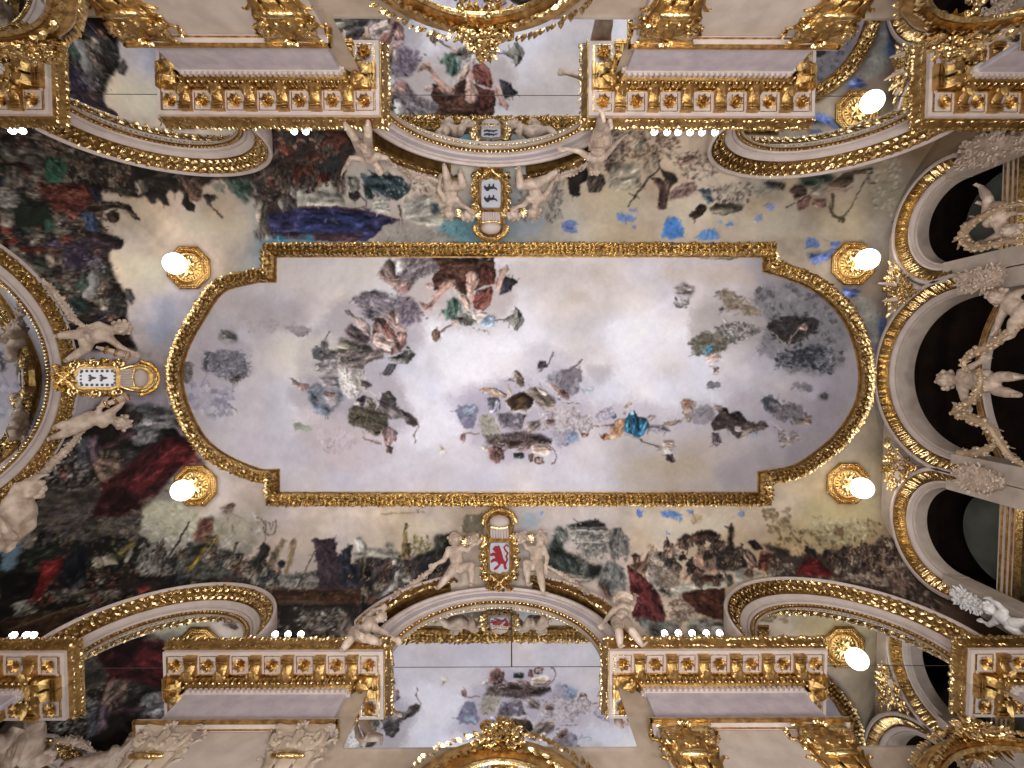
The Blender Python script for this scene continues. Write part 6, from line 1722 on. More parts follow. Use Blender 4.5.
def garland(label,pts,rad,material=None,cat='garland',group='moulded garlands',name='garland',dense=1.0):
    t_o=thing(name,label,cat,tuple(pts[0]),group); sp=resample(spline([np.array(p) for p in pts],6),rad*.75/dense); rr=np.random.RandomState(len(sp)+int(rad*10))
    mb=MB(); tube(mb,[p for p,_ in sp],[rad*.55*(.5+.6*math.sin(PI*min(1,max(0,(i+1)/(len(sp)+1))))) for i in range(len(sp))],7)
    ml=MB()
    for i,(p,d) in enumerate(sp):
        k=.45+.6*math.sin(PI*(i+.5)/len(sp)); a=unit(np.cross(d,(.3,.2,.9))); b=np.cross(d,a)
        for j in range(4):
            th=rr.uniform(0,2*PI); v=a*math.cos(th)+b*math.sin(th)
            if j<3: ell(mb,p+v*rad*.6*k,rad*rr.uniform(.24,.42)*k,nu=7,nv=5)
            else: leaf(ml,p+v*rad*.55*k,d*.9+v*.3+.25*rr.randn(3),v,rad*.95*k,rad*.6*k,rad*.3)
    mb.build('fruit_and_flowers',material or CARVE,t_o); ml.build('foliage',material or CARVE,t_o)
    return t_o
def cluster(name,label,cat,w,poly,p,n,size,m1,m2,group=None,seed=1,ang=None,depth=5.0,parent=None):
    """gilt or plaster foliage filling an outline on a wall"""
    cen=np.mean(np.array(poly),0); o=np.array(at(w,cen[0],cen[1],p)); t=parent or thing(name,label,cat,tuple(o),group)
    nrm=SLn(w) if (p=='s' or isinstance(p,tuple)) else unit(np.array(WALL[w][0](0,1,0))-np.array(WALL[w][0](0,0,0)))
    base=MB(); k=len(poly); off=lambda q:(('s',(p[1] if isinstance(p,tuple) else 0)+q) if (p=='s' or isinstance(p,tuple)) else p+q)
    c2=cen
    F=[at(w,c2[0]+(x-c2[0])*.82,c2[1]+(y-c2[1])*.82,off(depth*.4)) for x,y in poly]; B=[at(w,x,y,off(0)) for x,y in poly]; Z=[at(w,x,y,off(-2)) for x,y in poly]
    base.add(F+B+Z,[tuple(range(k)),tuple(range(3*k-1,2*k-1,-1))]+[(i,(i+1)%k,(i+1)%k+k,i+k) for i in range(k)]+[(i+k,(i+1)%k+k,(i+1)%k+2*k,i+2*k) for i in range(k)])
    base.build('ground',m1,t)
    rr=np.random.RandomState(seed); mb=MB(); me=mb; xs_=[q[0] for q in poly]; ys_=[q[1] for q in poly]; c=0; tries=0
    while c<n and tries<n*12:
        tries+=1; x=rr.uniform(min(xs_),max(xs_)); y=rr.uniform(min(ys_),max(ys_))
        if not in_poly(np.array([x]),np.array([y]),poly)[0]: continue
        c+=1; q=np.array(at(w,x,y,off(depth*.3))); v=q-o; d=unit(v+rr.randn(3)*6) if ang is None else unit(np.array(ang)+rr.randn(3)*.4)
        d=unit(d-nrm*(d@nrm)+nrm*.15)
        if c%5==0: ell(me,q+nrm*depth*.3,size*rr.uniform(.2,.32),nu=7,nv=5)
        elif c%7==0:
            s2=np.cross(d,nrm); pts=[q+nrm*depth*.3+(d*math.cos(a)+s2*math.sin(a))*size*.6*(1-a/14) for a in np.linspace(0,9,16)]; tube(me,pts,[size*.16*(1-.04*i) for i in range(16)],6)
        else: leaf(mb,q,d,nrm,size*rr.uniform(.8,1.3),size*.55,size*.3)
    mb.build('acanthus_foliage',m2,t)
    return t

# ---------------------------------------------------------------- crowned shields
def cartouche(w,ox,oy,up,side,sa,sb,label,kind):
    L=lambda a,b:(ox+side[0]*a*sa+up[0]*b*sb,oy+side[1]*a*sa+up[1]*b*sb)
    o=SL(w,*L(0,14),3); t=thing('coat_of_arms',label,'coat of arms',o,'crowned shields over the arches'); n=SLn(w)
    def slab(name,m,poly,o0,o1,shr=.0,smooth=False,parent=None):
        mb=MB(); cx=sum(a for a,b in poly)/len(poly); cy=sum(b for a,b in poly)/len(poly); k=len(poly)
        A=[SL(w,*L(a,b),o0) for a,b in poly]; B=[SL(w,*L(cx+(a-cx)*(1-shr),cy+(b-cy)*(1-shr)),o1) for a,b in poly]
        mb.add(A+B,[tuple(range(k))[::-1],tuple(range(k,2*k))]+[(i,(i+1)%k,(i+1)%k+k,i+k) for i in range(k)]); return mb.build(name,m,parent or t,smooth)
    # surround of gilt scrolls
    sur=[(-15,-3),(-17,4),(-15,12),(-17,20),(-15,29),(-9,32),(9,32),(15,29),(17,20),(15,12),(17,4),(15,-3),(7,-7),(-7,-7)]
    slab('scrolled_surround',GOLD,sur,-1,3,.1,True)
    for s_ in (-1,1):
        mb=MB()
        for (a0,b0,r,sg) in ((15,28,4.5,1),(16,12,4,-1),(14,-3,4.5,1)):
            pts=[]; 
            for i in range(26):
                k=i/25; rr=r*(1-.8*k); th=sg*2*PI*1.4*k+ (0 if s_>0 else PI); pts.append(SL(w,*L(s_*a0+rr*math.cos(th)*1.0,b0+rr*math.sin(th)),5+2*k))
            tube(mb,pts,[1.5-.8*i/25 for i in range(26)],6)
        tube(mb,[SL(w,*L(s_*a,b),5) for a,b in ((12.5,-1),(14.5,5),(13,12),(14.5,20),(13,28))],[1.2,1.7,1.2,1.7,1.2],7)
        mb.build('side_scroll',GOLD2,t)
    mb=MB(); rr=np.random.RandomState(3)
    for i in range(70):
        s_=rr.choice([-1,1]); a=s_*rr.uniform(12,17); b=rr.uniform(-6,32)
        q=np.array(SL(w,*L(a,b),4)); q2=np.array(SL(w,*L(a+s_*3,b+rr.uniform(-4,4)),5)); leaf(mb,q,q2-q,n,5,3,1.6)
    mb.build('surround_leaves',GOLD2,t)
    K_=.9; sh=[(-11,1.5),(-11,25),(-9.5,28),(9.5,28),(11,25),(11,1.5),(9,-1),(3,-1.5),(0,-3.5),(-3,-1.5),(-9,-1)]; sh=[(a*.92,12.5+(b-12.5)*.93) for a,b in sh]
    sf=slab('shield',SHIELDW if kind=='check' else SHIELD,sh,2,6.5,.06)
    def mark(name,m,poly,z=6.5,hh=.7): slab(name,m,poly,z-.3,z+hh,0,False,sf)
    if kind=='lion':
        lion=[(-2,3),(-5,1.5),(-6,3),(-3.5,5),(-1,6.5),(-2.5,9),(-5,9.5),(-8.5,8),(-9,10),(-6.5,12),(-4,12.5),(-5.5,14.5),(-9,14),(-9.5,16),(-6,17.5),(-4,17),(-5.5,19),(-7,20),(-6,22),(-4,23.5),(-2,23),(-.5,24),(1,21),(2.5,17),(3.5,13),(5,10),(7,8),(6.5,5),(8,3),(5,2),(4,5),(4,7),(1.5,7.5),(0,5)]
        mark('red_lion',RED,[(a,b) for a,b in lion])
        mb=MB(); tube(mb,[SL(w,*L(a,b),7.0) for a,b in ((6,8),(8,11),(6.5,14),(8.5,17),(6,19),(4.5,22),(7,24.5),(9,22.5))],[.9]*8,6); mb.build('lion_tail',RED,sf)
    elif kind=='beasts':
        be=[(-7,0),(-6,2),(-3.5,1.8),(-2.5,-1),(-1.2,-1),(-1,1.6),(1.5,1.4),(2.5,-1.2),(3.8,-1),(3.8,2),(6,2.5),(8,5),(6.4,5),(4.6,3.8),(2,4),(-1.5,4.4),(-3,6),(-5,6),(-7.5,4),(-8.6,2)]
        mark('black_beast',BLACK,[(a*.85,b+4.5) for a,b in be]); mark('black_beast',BLACK,[(a*.85,b+15) for a,b in be])
    else:
        for i in range(7):
            for s_ in (-1,1): mark('border_check',BLACK,[(s_*8.6,1.6+i*3.6),(s_*8.6,3.6+i*3.6),(s_*6,3.6+i*3.6),(s_*6,1.6+i*3.6)])
        for i in range(4):
            for b in (1.2,25): mark('border_check',BLACK,[(-6+i*3.6,b),(-4.2+i*3.6,b),(-4.2+i*3.6,b+1.6),(-6+i*3.6,b+1.6)])
        for c_,s_ in ((9.5,1),(17.5,-1)):
            mark('black_bird',BLACK,[(-4,c_-1),(-1.5,c_+.5),(-1,c_+2.6),(0,c_+3.6),(1,c_+2.6),(1.5,c_+.5),(4,c_-1),(2.4,c_-2.6),(1,c_-1.2),(0,c_-2.8),(-1,c_-1.2),(-2.4,c_-2.6)])
    # crossed straps between arch and shield
    mb=MB()
    for s_ in (-1,1): tube(mb,[SL(w,*L(s_*a,b),3+abs(a)*.1) for a,b in ((11,-2),(5,-6),(0,-10),(-6,-15))],[1.6,1.9,1.9,1.4],7)
    mb.build('crossed_straps',GOLD2,t)
    slab('strap_ground',GOLD,[(-9,-15),(-11,-8),(-10,-2),(10,-2),(11,-8),(9,-15)],-2,2.2,.12,True)
    mb=MB(); rr=np.random.RandomState(9)
    for i in range(60):
        a=rr.uniform(-11,11); b=rr.uniform(-15,0); q=np.array(SL(w,*L(a,b),3)); q2=np.array(SL(w,*L(a+a*.3,b-3),3.6)); leaf(mb,q,q2-q,n,5,3.2,1.8)
    mb.build('strap_leaves',GOLD2,t)
    slab('crown_ground',GOLD,[(-12,29),(-14,38),(-14.5,46),(-10,54),(0,58),(10,54),(14.5,46),(14,38),(12,29)],-2,1.2,.08,True)
    # crown: fluted collar, pale cap, leaf circlet
    mb=MB(); k=7
    for i in range(k):
        a=-8+16*i/(k-1); q0=SL(w,*L(a,30),3); q1=SL(w,*L(a,39),4.5); tube(mb,[q0,tuple((np.array(q0)+np.array(q1))/2+n*.6),q1],[1.2,1.5,1.2],7)
    mb.build('fluted_collar',WHITE,t)
    mb=MB(); c=np.array(SL(w,*L(0,44),1)); A=np.array(SL(w,*L(1,44),1))-c; B=np.array(SL(w,*L(0,45),1))-c; ell(mb,c+n*1.5,(np.linalg.norm(A)*10,np.linalg.norm(B)*5.6,6),[unit(A),unit(B),n],18,10); mb.build('crown_cap',WHITE,t)
    mb=MB(); 
    for i in range(19):
        th=PI*i/18; a=14*math.cos(th); b=43+11*math.sin(th); q=np.array(SL(w,*L(a,b),3)); q2=np.array(SL(w,*L(a*1.3,43+(b-43)*1.35+1),3)); leaf(mb,q,q2-q,n,5.6,3.8,2.4); ell(mb,q+n*1.5,1.4,nu=7,nv=5)
    for s_ in (-1,1): tube(mb,[SL(w,*L(s_*a,b),4) for a,b in ((9,30),(12,36),(14,42),(12,49),(6,54),(0,55.5))],[1.2,1.5,1.7,1.6,1.5,1.5],7)
    tube(mb,[SL(w,*L(a,b),5) for a,b in ((-9,40),(0,38.5),(9,40))],[1.3,1.5,1.3],7)
    mb.build('crown_circlet',GOLD2,t)
    return t
cartouche('f',491,180,(0,1),(1,0),1.0,1.06,'crowned shield with two black beasts, over the arch at the top middle','beasts')
cartouche('b',499.5,572,(0,-1),(1,0),1.0,1.12,'crowned shield with a red rampant lion, over the arch at the bottom middle','lion')
cartouche('l',78,378,(1,0),(0,-1),.95,1.42,'white shield with checked black border over the left end arch','check')

# ---------------------------------------------------------------- cherubs and reclining figures
CG='plaster cherubs beside the shields'
def cherub(w,label,h,J,face,off=8,garl=None,**k): return figure('cherub_statue',label,'statue',w,h*1.07,J,('s',off),face=face,group=CG,**k)
cherub('l','plaster cherub above the black and white shield, arm raised towards a garland',80,dict(head=(121,328),chest=(104,334),pelvis=(88,338),ls=(108,329),le=(99,324),lh=(87,327),rs=(110,339),re=(120,347),rh=(131,352),lk=(71,334.5,4),lf=(57,336,3),rk=(86,349,5),rf=(67,360,3)),(0.2,.3,-1),cloth=[(84,331,2),(88,338,10),(92,345,2)])
cherub('l','plaster cherub below the black and white shield, leaning back on the arch',80,dict(head=(122,423),chest=(106,418),pelvis=(90,420),ls=(110,413),le=(118,407),lh=(123,402),rs=(103,424),re=(97,414),rh=(102,404),lk=(71,423,4),lf=(56,427,3),rk=(73,431,5),rf=(51,438,3)),(0.2,-.3,-1))
cherub('f','plaster cherub seated left of the shield with two black beasts',70,dict(head=(449,213),chest=(450,200),pelvis=(452,187),ls=(444,199),le=(439,190),lh=(440,181),rs=(456,199),re=(462,205),rh=(469,209),lk=(447,178,6),lf=(444,165,3),rk=(463,186,6),rf=(460,171,3)),(0.3,.1,-1))
cherub('f','plaster cherub seated right of the shield with two black beasts',70,dict(head=(534,212),chest=(536,199),pelvis=(534,185),ls=(529,199),le=(524,205),lh=(517,207),rs=(543,198),re=(549,190),rh=(553,181),lk=(520,186,6),lf=(519,168,3),rk=(548,178,6),rf=(557,171,3)),(-.3,.1,-1))
cherub('b','plaster cherub seated left of the red lion shield holding a garland',72,dict(head=(454.5,539),chest=(455.5,553),pelvis=(457,567),ls=(449,550),le=(444,560),lh=(436,564),rs=(461,549),re=(467,551),rh=(474,544),lk=(447,577,6),lf=(438,588,3),rk=(471,566,6),rf=(472,585,3)),(-.1,-.3,-1))
cherub('b','plaster cherub seated right of the red lion shield looking outwards',72,dict(head=(541.5,537.5),chest=(537,551),pelvis=(535,564),ls=(531,549),le=(527,548),lh=(523,543),rs=(543,548),re=(547,557),rh=(546,567),lk=(526,563,6),lf=(528,584,3),rk=(540,574,6),rf=(543.5,593,3)),(.5,-.3,-1))
def small_head(w,px,py,label,m=None):
    c=np.array(SL(w,px,py,7)); t=thing('winged_cherub_head',label,'statue',tuple(c),'small cherub heads'); mb=MB(); n=SLn(w); r=5.6; up=unit(np.cross(n,(1,0,0))); sd=np.cross(up,n)
    ell(mb,c,(r*.85,r,r*.95),[sd,up,n],12,9); ell(mb,c+n*r*.95-up*r*.1,r*.2,nu=6,nv=5); ell(mb,c+n*r*.7-up*r*.5,r*.35,nu=8,nv=6)
    for s_ in (-1,1): ell(mb,c+n*r*.6+sd*s_*r*.4-up*r*.25,r*.34,nu=8,nv=6)
    o=mb.build('face',STONE,t); rm=o.modifiers.new('remesh','REMESH'); rm.mode='VOXEL'; rm.voxel_size=.008
    mb=MB(); rr=np.random.RandomState(4)
    for i in range(22):
        v=unit(rr.randn(3)); 
        if v@n>.5: continue
        ell(mb,c+v*r,r*.36,nu=6,nv=5)
    mb.build('curls',STONE,t)
    for s_ in (-1,1):
        mb=MB()
        for k in range(5): leaf(mb,c+sd*s_*r*.6-n*2,sd*s_+up*(k-2)*.35,n,r*1.7,r*.6,r*.2)
        mb.build('wing',m or GOLD2,t)
small_head('f',468,215,'small cherub head between the left cherub and the shield of two beasts')
small_head('f',514,214,'small cherub head between the right cherub and the shield of two beasts')
small_head('b',474,540,'small cherub head just left of the lion shield crown')
small_head('b',522,537,'small cherub head just right of the lion shield crown')
# gilt horns on the left wall beside the shield
for (a,b,l) in (((96,347),(129,356),'gilt torch beside the upper cherub of the left end wall'),((97,408),(128,396),'gilt torch beside the lower cherub of the left end wall')):
    t=thing('gilt_torch',l,'torch',SL('l',*a,8),'gilt torches'); mb=MB(); A=np.array(SL('l',*a,9)); B=np.array(SL('l',*b,11))
    tube(mb,[A+(B-A)*k for k in (0,.2,.5,.8,.86,.9,.96,1)],[1.2,2.0,2.6,3.4,4.6,3.6,4.8,3.4],10); mb.build('torch_body',STONE,t)
    mb=MB(); 
    for k in (.3,.6,.86,.97): ell(mb,A+(B-A)*k,(4.4,4.4,2.0),[unit(np.cross(B-A,(0,0,1))),unit(np.cross(np.cross(B-A,(0,0,1)),B-A)),unit(B-A)],12,6)
    mb.build('gilt_rings',GOLD2,t)
# reclining figures at the pediment ends
RG='reclining plaster figures on the pediment arches'
def atlant(w,label,h,J,P0,face,**k): return figure('reclining_statue',label,'statue',w,h,J,P0,face=face,putto=False,group=RG,**k)
atlant('f','plaster figure with raised white arm on the left end of the top middle arch',62,dict(head=(379,169,6),chest=(371,158),pelvis=(364,147),ls=(364,159),le=(351,158),lh=(343,171,4),rs=(378,156),re=(386,158),rh=(392,164),lk=(354,137,6),lf=(345,124,4),rk=(368,134,8),rf=(368,122,4)),24,(0,.5,-1),cloth=[(358,143,4),(365,149,10),(373,152,4)],fat=1.15)
atlant('f','plaster figure on the right end of the top middle arch, legs over the gilt cornice',66,dict(head=(596,170,2),chest=(597,157),pelvis=(599,143,4),ls=(589,157),le=(579,151),lh=(566,149),rs=(604,156),re=(611,149),rh=(620,139),lk=(600,128,8),lf=(602,113,16),rk=(606,131,4),rf=(610,121,6)),28,(0,.5,-1),cloth=[(590,147,4),(598,142,12),(607,146,4)],fat=1.15)
atlant('b','plaster figure with a draped head on the right end of the bottom middle arch',62,dict(head=(624,600,2),chest=(623,609),pelvis=(621,621),ls=(616,609),le=(609,616),lh=(603,624),rs=(630,608),re=(634,602),rh=(635,596),lk=(619,632,6),lf=(620,646,0),rk=(632,631,6),rf=(642,645,0)),27,(0,-.5,-1),cloth=[(613,600,8),(622,594,10),(633,598,8)],fat=1.2)
atlant('b','plaster figure curled on the left end of the bottom middle arch',62,dict(head=(381,617,2),chest=(371,624),pelvis=(359,633),ls=(375,629),le=(386,634),lh=(395,640),rs=(366,620),re=(372,612),rh=(381,608),lk=(368,638,8),lf=(380,643,6),rk=(350,640,4),rf=(342,650,0)),27,(0,-.5,-1),cloth=[(352,629,6),(360,636,10),(369,641,6)],fat=1.2)
atlant('l','large plaster woman reclining on the lower left of the end wall arch',130,dict(head=(31,490,6),chest=(20,509),pelvis=(2,530),ls=(12,503),le=(18,488,4),lh=(30,481,6),rs=(28,514),re=(30,526,6),rh=(18,538,8),lk=(-14,520,8),lf=(-30,545,6),rk=(-8,548,8),rf=(-25,570,6)),26,(.3,-.4,-1),cloth=[(-6,519,8),(4,532,14),(14,543,6)],fat=1.15)
# ---------------------------------------------------------------- garlands
garland('plaster garland trailing up the left end arch from the upper cherub',[SL('l',86,328,8),SL('l',72,317,6),SL('l',60,300,4),at('l',50,287,16),at('l',42,280,16)],4.6,STONE)
garland('plaster garland trailing down the left end arch from the lower cherub',[SL('l',84,428,8),SL('l',72,444,5),at('l',58,458,18),at('l',44,474,18)],4.6,STONE)
garland('plaster garland left of the shield with two black beasts',[SL('f',442,183,6),SL('f',430,178,5),SL('f',414,176,3),at('f',400,168,18)],4.0,STONE)
garland('plaster garland right of the shield with two black beasts',[SL('f',551,181,6),SL('f',562,177,5),SL('f',575,171,3),at('f',586,164,18)],4.0,STONE)
garland('plaster garland from the left cherub of the lion shield down its arch',[SL('b',437,564,8),SL('b',424,576,6),SL('b',408,588,3),at('b',391,598,18)],4.2,STONE)
garland('plaster garland from the right cherub of the lion shield down its arch',[SL('b',547,566,8),SL('b',560,574,6),SL('b',574,583,3),at('b',588,594,18)],3.4,STONE)
# right wall: garlands, central cherub, carved corbels
figure('cherub_statue','plaster cherub with outstretched arms inside the middle loggia arch','statue','r',92,dict(head=(947,380),chest=(964,380.5),pelvis=(982,381),ls=(963,388),le=(964,397),lh=(966,405),rs=(963,373),re=(971,367),rh=(979,362),lk=(1000,376.5),lf=(1021,377),rk=(998,391),rf=(1019,395)),0,face=(-1,0,-.5),group=CG,cloth=[(975,372,6),(982,380,10),(988,390,6)])
figure('cherub_statue','plaster cherub with bent legs inside the top loggia arch','statue','r',72,dict(head=(1011,231),chest=(1000,226),pelvis=(991,219),ls=(1003,233),le=(994,237),lh=(985,241),rs=(1001,218),re=(1010,214),rh=(1018,213),lk=(1003,206,5),lf=(984,204),rk=(988,199,4),rf=(981,187)),6,face=(-1,.1,-.5),group=CG)
figure('cherub_statue','plaster cherub climbing beside the pier above the middle loggia arch','statue','r',80,dict(head=(998,297),chest=(1010,303),pelvis=(1022,312),ls=(1006,309),le=(1000,318),lh=(997,328),rs=(1013,297),re=(1020,292),rh=(1027,290),lk=(1014,322,5),lf=(1012,336),rk=(1030,324),rf=(1036,338)),10,face=(-1,.2,-.4),group=CG)
garland('gilt flower garland looping round the cherub in the top loggia arch',[at('r',1024,203,12),at('r',1000,208,12),at('r',984,216,12),at('r',966,228,10),at('r',963,240,10),at('r',975,247,12),at('r',1000,243,12),at('r',1024,240,12)],5.2)
garland('gilt flower garland hanging above the middle loggia cherub',[at('r',968,372,12),at('r',963,362,12),at('r',976,352,12),at('r',992,346,12),at('r',1006,334,12),at('r',1022,326,12)],5.0)
garland('gilt flower garland hanging below the middle loggia cherub',[at('r',978,370,14),at('r',981,382,16),at('r',972,400,12),at('r',955,411,10),at('r',970,418,12),at('r',988,426,12),at('r',998,440,12),at('r',1012,458,12),at('r',1026,466,12)],5.2)
garland('short gilt flower garland along the bottom of the middle loggia arch',[at('r',958,452,10),at('r',972,453,11),at('r',986,449,12),at('r',996,444,12)],4.6)
def corbel(poly,p,label,m,m2,seed,size=5): cluster('corbel',label,'corbel','r',poly,p,150,size*.72,m,m2,'carved corbels between the loggia arches',seed,depth=9)
corbel([(954,274),(962,272),(985,268),(1002,264),(1006,272),(1003,285),(985,292),(960,290)],8,'carved plaster corbel between the top and middle loggia arches',STONE,STONE,2)
corbel([(952,472),(962,464),(985,466),(1005,478),(1004,490),(985,494),(962,488)],8,'carved plaster corbel between the middle and bottom loggia arches',STONE,STONE,3)
corbel([(955,168),(963,146),(975,134),(1000,132),(1024,134),(1024,152),(1000,160),(975,168)],10,'carved plaster corbel at the top corner of the right wall',STONE,STONE,4,6)
corbel([(953,590),(962,588),(975,596),(985,606),(980,613),(968,608),(956,602)],10,'carved plaster corbel at the foot of the bottom loggia arch',STONE_LIT,STONE_LIT,6,5)
atl=figure('cherub_statue','plaster cherub toned pale for bright light at the bottom corner of the right wall','statue','r',58,dict(head=(990,609),chest=(1000,616),pelvis=(1011,624),ls=(996,621),le=(989,625),lh=(984,622),rs=(1004,611),re=(998,604),rh=(991,600),lk=(1018,634),lf=(1030,640),rk=(1024,622),rf=(1034,628)),14,face=(-1,0,-.5),material=STONE_LIT,group=CG)
l=bpy.data.lights.new('added_cherub_spot','SPOT'); l.energy=60; l.spot_size=.5; l.spot_blend=.4; l.color=(.95,.97,1); lo=bpy.data.objects.new('added_cherub_spot',l); COL.objects.link(lo); lo.location=M((200,150,120)); lo.rotation_euler=(M(at('r',1003,617,16))-lo.location).to_track_quat('-Z','Y').to_euler()  # added spot that brightens the pale cherub, no fixture behind it
# piers continuing outward between the loggia arches
# gilt spandrel ornaments
cluster('spandrel_ornament','gilt foliage spandrel between the top and middle loggia arches','ornament','r',[(890,262),(897,268),(908,280),(924,288),(908,296),(896,310),(889,316),(887,300),(888,280)],3,120,6,WHITE,GOLD2,'gilt spandrel ornaments',8)
cluster('spandrel_ornament','gilt foliage spandrel between the middle and bottom loggia arches','ornament','r',[(889,438),(894,446),(904,458),(918,468),(908,474),(898,484),(892,494),(888,478),(887,455)],3,110,6,WHITE,GOLD2,'gilt spandrel ornaments',9)
for (a,b,l) in (((897,285),(878,283.5),'small pale horn tip on the upper right spandrel, nearer the top arch'),((898,299),(882,301),'small pale horn tip on the upper right spandrel, nearer the middle arch')):
    t=thing('horn_finial',l,'ornament',at('r',a[0],a[1],5),'pale horn tips'); mb=MB(); A=np.array(at('r',*a,6)); B=np.array(at('r',*b,16)); tube(mb,[A,(A+B)/2+np.array([0,0,-1]),B],[2.2,1.9,.8],8); mb.build('horn',STONE,t)
# inner mouldings of the loggia
def beam(y0,y1,label,pxy):
    X=RX+30; dz=unp(pxy[0],pxy[1],0,X)[2]-418; t=thing('loggia_beam',label,'beam',(X,(y0+y1)/2,400+dz),'loggia beams')
    fn=lambda u,p,z:(X+p,u,z+dz)
    mb=MB(); box(mb,fn,y0,y1,0,10,404,418); mb.build('beam_body',WHITE,t,False)
    for z in (406,410,414.5):
        mb=MB(); box(mb,fn,y0,y1,-1.0,0,z,z+1.3); mb.build('gilt_line',GOLD,t,False)
    mb=MB(); box(mb,fn,y0,y1,-3,0,396,400); box(mb,fn,y0,y1,-1,6,400,404); mb.build('lower_moulding',GOLD2,t,False)
beam(-183,-74,'white beam with gilt lines crossing the top loggia arch',(1001,215)); beam(98,215,'white beam with gilt lines crossing the bottom loggia arch',(998,545))
c_=circ('r',[(996,305),(981,335),(976,378),(980,420),(991,447)],-30)
t=thing('inner_arch','white and gilt inner arch behind the middle loggia cherub','arch moulding',wr(c_[0],-30,c_[1]+c_[2]),'loggia beams')
mb=MB(); arcband(mb,wr,c_[0],c_[1],c_[2],[(0,-36),(0,-30),(-2,-29),(-6,-29),(-7.5,-30),(-7.5,-36)],.1,PI-.1); mb.build('arch_band',WHITE,t)
for d in (-1,-3.2,-5.6):
    mb=MB(); arcband(mb,wr,c_[0],c_[1],c_[2],[(d,-29.2),(d,-28.2),(d-1.2,-28.2),(d-1.2,-29.2)],.1,PI-.1); mb.build('gilt_line',GOLD,t)

# ---------------------------------------------------------------- oval mirrors
def oval(w,pts,gl,p,label,crest=None,strands=(),cr_ang=None):
    fn=WALL[w][0]; c=circ(w,pts,p); cu,cz,r=c; print('oval',label[:30],[round(v,1) for v in c]); t=thing('oval_mirror',label,'mirror',fn(cu,p,cz),'gilt framed round mirrors')
    g=WALL[w][1](gl[0],gl[1],p); rg=min(math.hypot(g[0]-cu,g[2]-cz),r*.93); wd=r-rg
    mb=MB(); arcband(mb,fn,cu,cz,r,[(0,p-7),(0,p-2),(-wd*.15,p+.6),(-wd*.45,p+2),(-wd*.75,p+.8),(-wd,p-1),(-wd,p-7)],0,2*PI,96); mb.build('frame',GOLD,t)
    mb=MB(); arcband(mb,fn,cu,cz,rg,[(2.2,p-2),(2.2,p+.6),(1,p+1),(0,p+.3),(0,p-2)],0,2*PI,96); mb.build('inner_bead',GOLD2,t)
    P=[fn(cu+(r-wd*.3)*math.cos(2*PI*i/96),p+1.6,cz+(r-wd*.3)*math.sin(2*PI*i/96)) for i in range(97)]; pn=np.array(fn(0,1,0))-np.array(fn(0,0,0))
    mb=MB(); leafband(mb,P,lambda a,b:pn,wd*.55,step=3,L=4.6,Wd=3,h=1.4,rows=2); mb.build('frame_leaves',GOLD2,t)
    mb=MB(); n=64; mb.add([fn(cu+(rg+.5)*math.cos(2*PI*i/n),p-.4,cz+(rg+.5)*math.sin(2*PI*i/n)) for i in range(n)]+[fn(cu+(rg+.5)*math.cos(2*PI*i/n),p-4,cz+(rg+.5)*math.sin(2*PI*i/n)) for i in range(n)],[tuple(range(n)),tuple(range(2*n-1,n-1,-1))]+[(i,(i+1)%n,(i+1)%n+n,i+n) for i in range(n)]); mb.build('glass',MIRROR,t,False)
    if crest: cluster('c','', '',w,crest,p,110,5.5,GOLD,GOLD2,None,len(crest)+3,depth=8,parent=t)
    for s_ in strands:
        mb=MB(); rr=np.random.RandomState(2); sp=resample(spline([np.array(at(w,x,y,p+3)) for x,y in s_],5),1.6)
        for q,d in sp: ell(mb,q+rr.randn(3)*.8,rr.uniform(1.0,1.8),nu=7,nv=5)
        mb.build('reflected_strand',GOLD2,t)  # strands modelled where the glass only mirrors gilt ornament
    return t
oval('f',[(371,0),(406,16),(441,32),(537,30),(562,19),(583,0)],(480,14),16,'gilt round mirror with a leafy crest at the top middle edge of the photo',[(455,30),(470,38),(476,50),(483,55),(490,50),(497,38),(512,30),(498,24),(468,24)],[[(455,-6),(460,6),(466,16)],[(497,-6),(492,6),(487,16)]])
oval('b',[(415,768),(440,752),(465,741),(500,735),(540,742),(585,768)],(500,762),16,'gilt round mirror with a leafy crest at the bottom middle edge of the photo',[(478,746),(485,730),(493,724),(500,721),(507,724),(515,730),(522,746),(500,750)])
oval('f',[(897,0),(900,17.6),(913,27),(940,35),(975,36),(1024,24)],(965,19),14,'gilt round mirror in the top right corner of the photo',[(925,32),(935,48),(948,56),(962,50),(985,38),(960,32)],[[(965,18),(975,8),(985,-4)]])
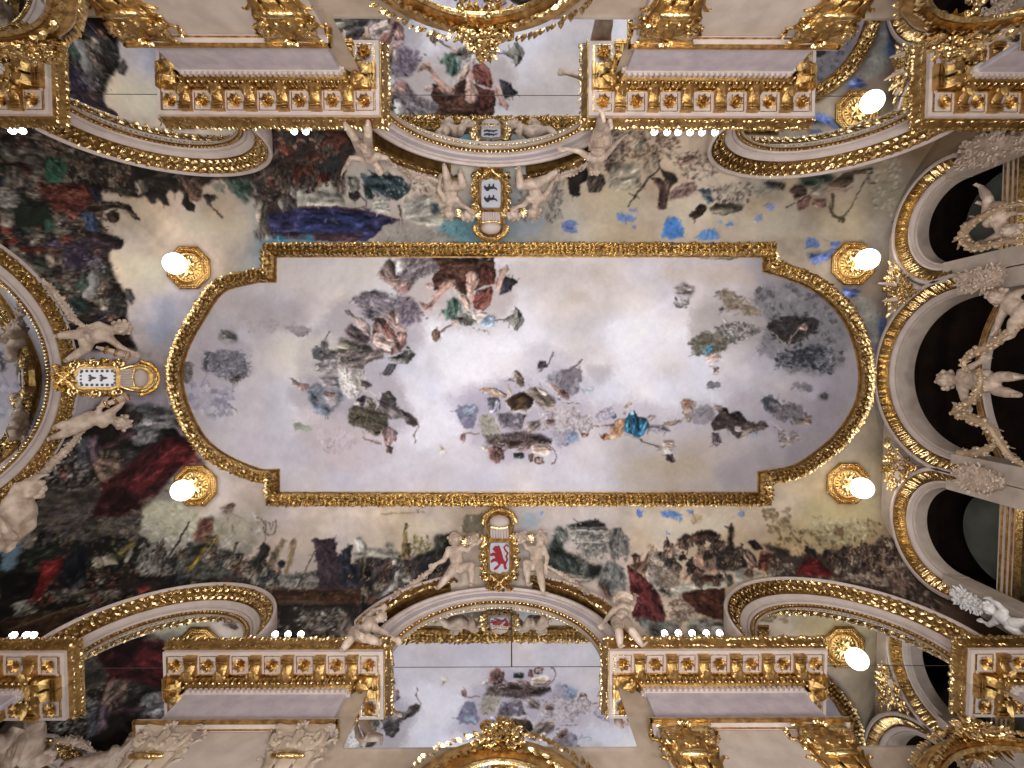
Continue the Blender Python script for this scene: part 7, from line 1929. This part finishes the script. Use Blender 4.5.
oval('f',[(80,0),(79,20),(66,38),(40,47),(0,50)],(30,26),14,'gilt round mirror in the top left corner of the photo',[(20,44),(40,42),(60,38),(50,54),(38,60),(26,52)])
oval('b',[(915,768),(919,754),(935,741),(964,735),(1024,738)],(978,750),14,'gilt round mirror in the bottom right corner of the photo',[(950,740),(960,728),(968,722),(985,728),(1010,736),(985,742)])

for o in list(bpy.data.objects):
    if '_o' in o.keys(): del o['_o']
# ================================================================ camera and lights
cam=bpy.data.cameras.new('camera'); co=bpy.data.objects.new('camera',cam); COL.objects.link(co)
ex=np.array([AX[0],AY[0],AZ[0]]); ey=np.array([AX[1],AY[1],AZ[1]]); ez=np.array([AX[2],AY[2],AZ[2]])
Mx=Matrix(((ex[0],-ey[0],-ez[0],0),(ex[1],-ey[1],-ez[1],0),(ex[2],-ey[2],-ez[2],CAMZ),(0,0,0,1)))
co.matrix_world=Mx; cam.sensor_width=36; cam.lens=FPX/1024*36; cam.clip_start=.05; cam.clip_end=100
bpy.context.scene.camera=co
def area(name,loc,target,size,e,col=(1,.95,.9)):
    l=bpy.data.lights.new(name,'AREA'); l.shape='DISK'; l.size=size; l.energy=e; l.color=col
    o=bpy.data.objects.new(name,l); COL.objects.link(o); o.location=M(loc)
    d=(M(target)-M(loc)).normalized(); o.rotation_euler=d.to_track_quat('-Z','Y').to_euler(); return o
area('unseen_uplight_centre',(20,20,-20),(20,20,500),2.2,470,(1,1,1.03))  # unseen uplights without fixtures, added to light the room
area('unseen_uplight_left',(-200,0,-40),(-215,0,500),.7,165,(1,.97,.93))
area('unseen_uplight_right',(220,30,-40),(235,20,500),.7,180,(1,.97,.93))
w=bpy.data.worlds.new('world'); bpy.context.scene.world=w; w.use_nodes=True; w.node_tree.nodes['Background'].inputs[0].default_value=(.5,.45,.42,1); w.node_tree.nodes['Background'].inputs[1].default_value=.3
vs=bpy.context.scene.view_settings; vs.view_transform='Standard'; vs.look='None'; vs.gamma=1; vs.exposure=0.0; vs.use_curve_mapping=False
bpy.context.scene.cycles.max_bounces=7; bpy.context.scene.cycles.use_denoising=True
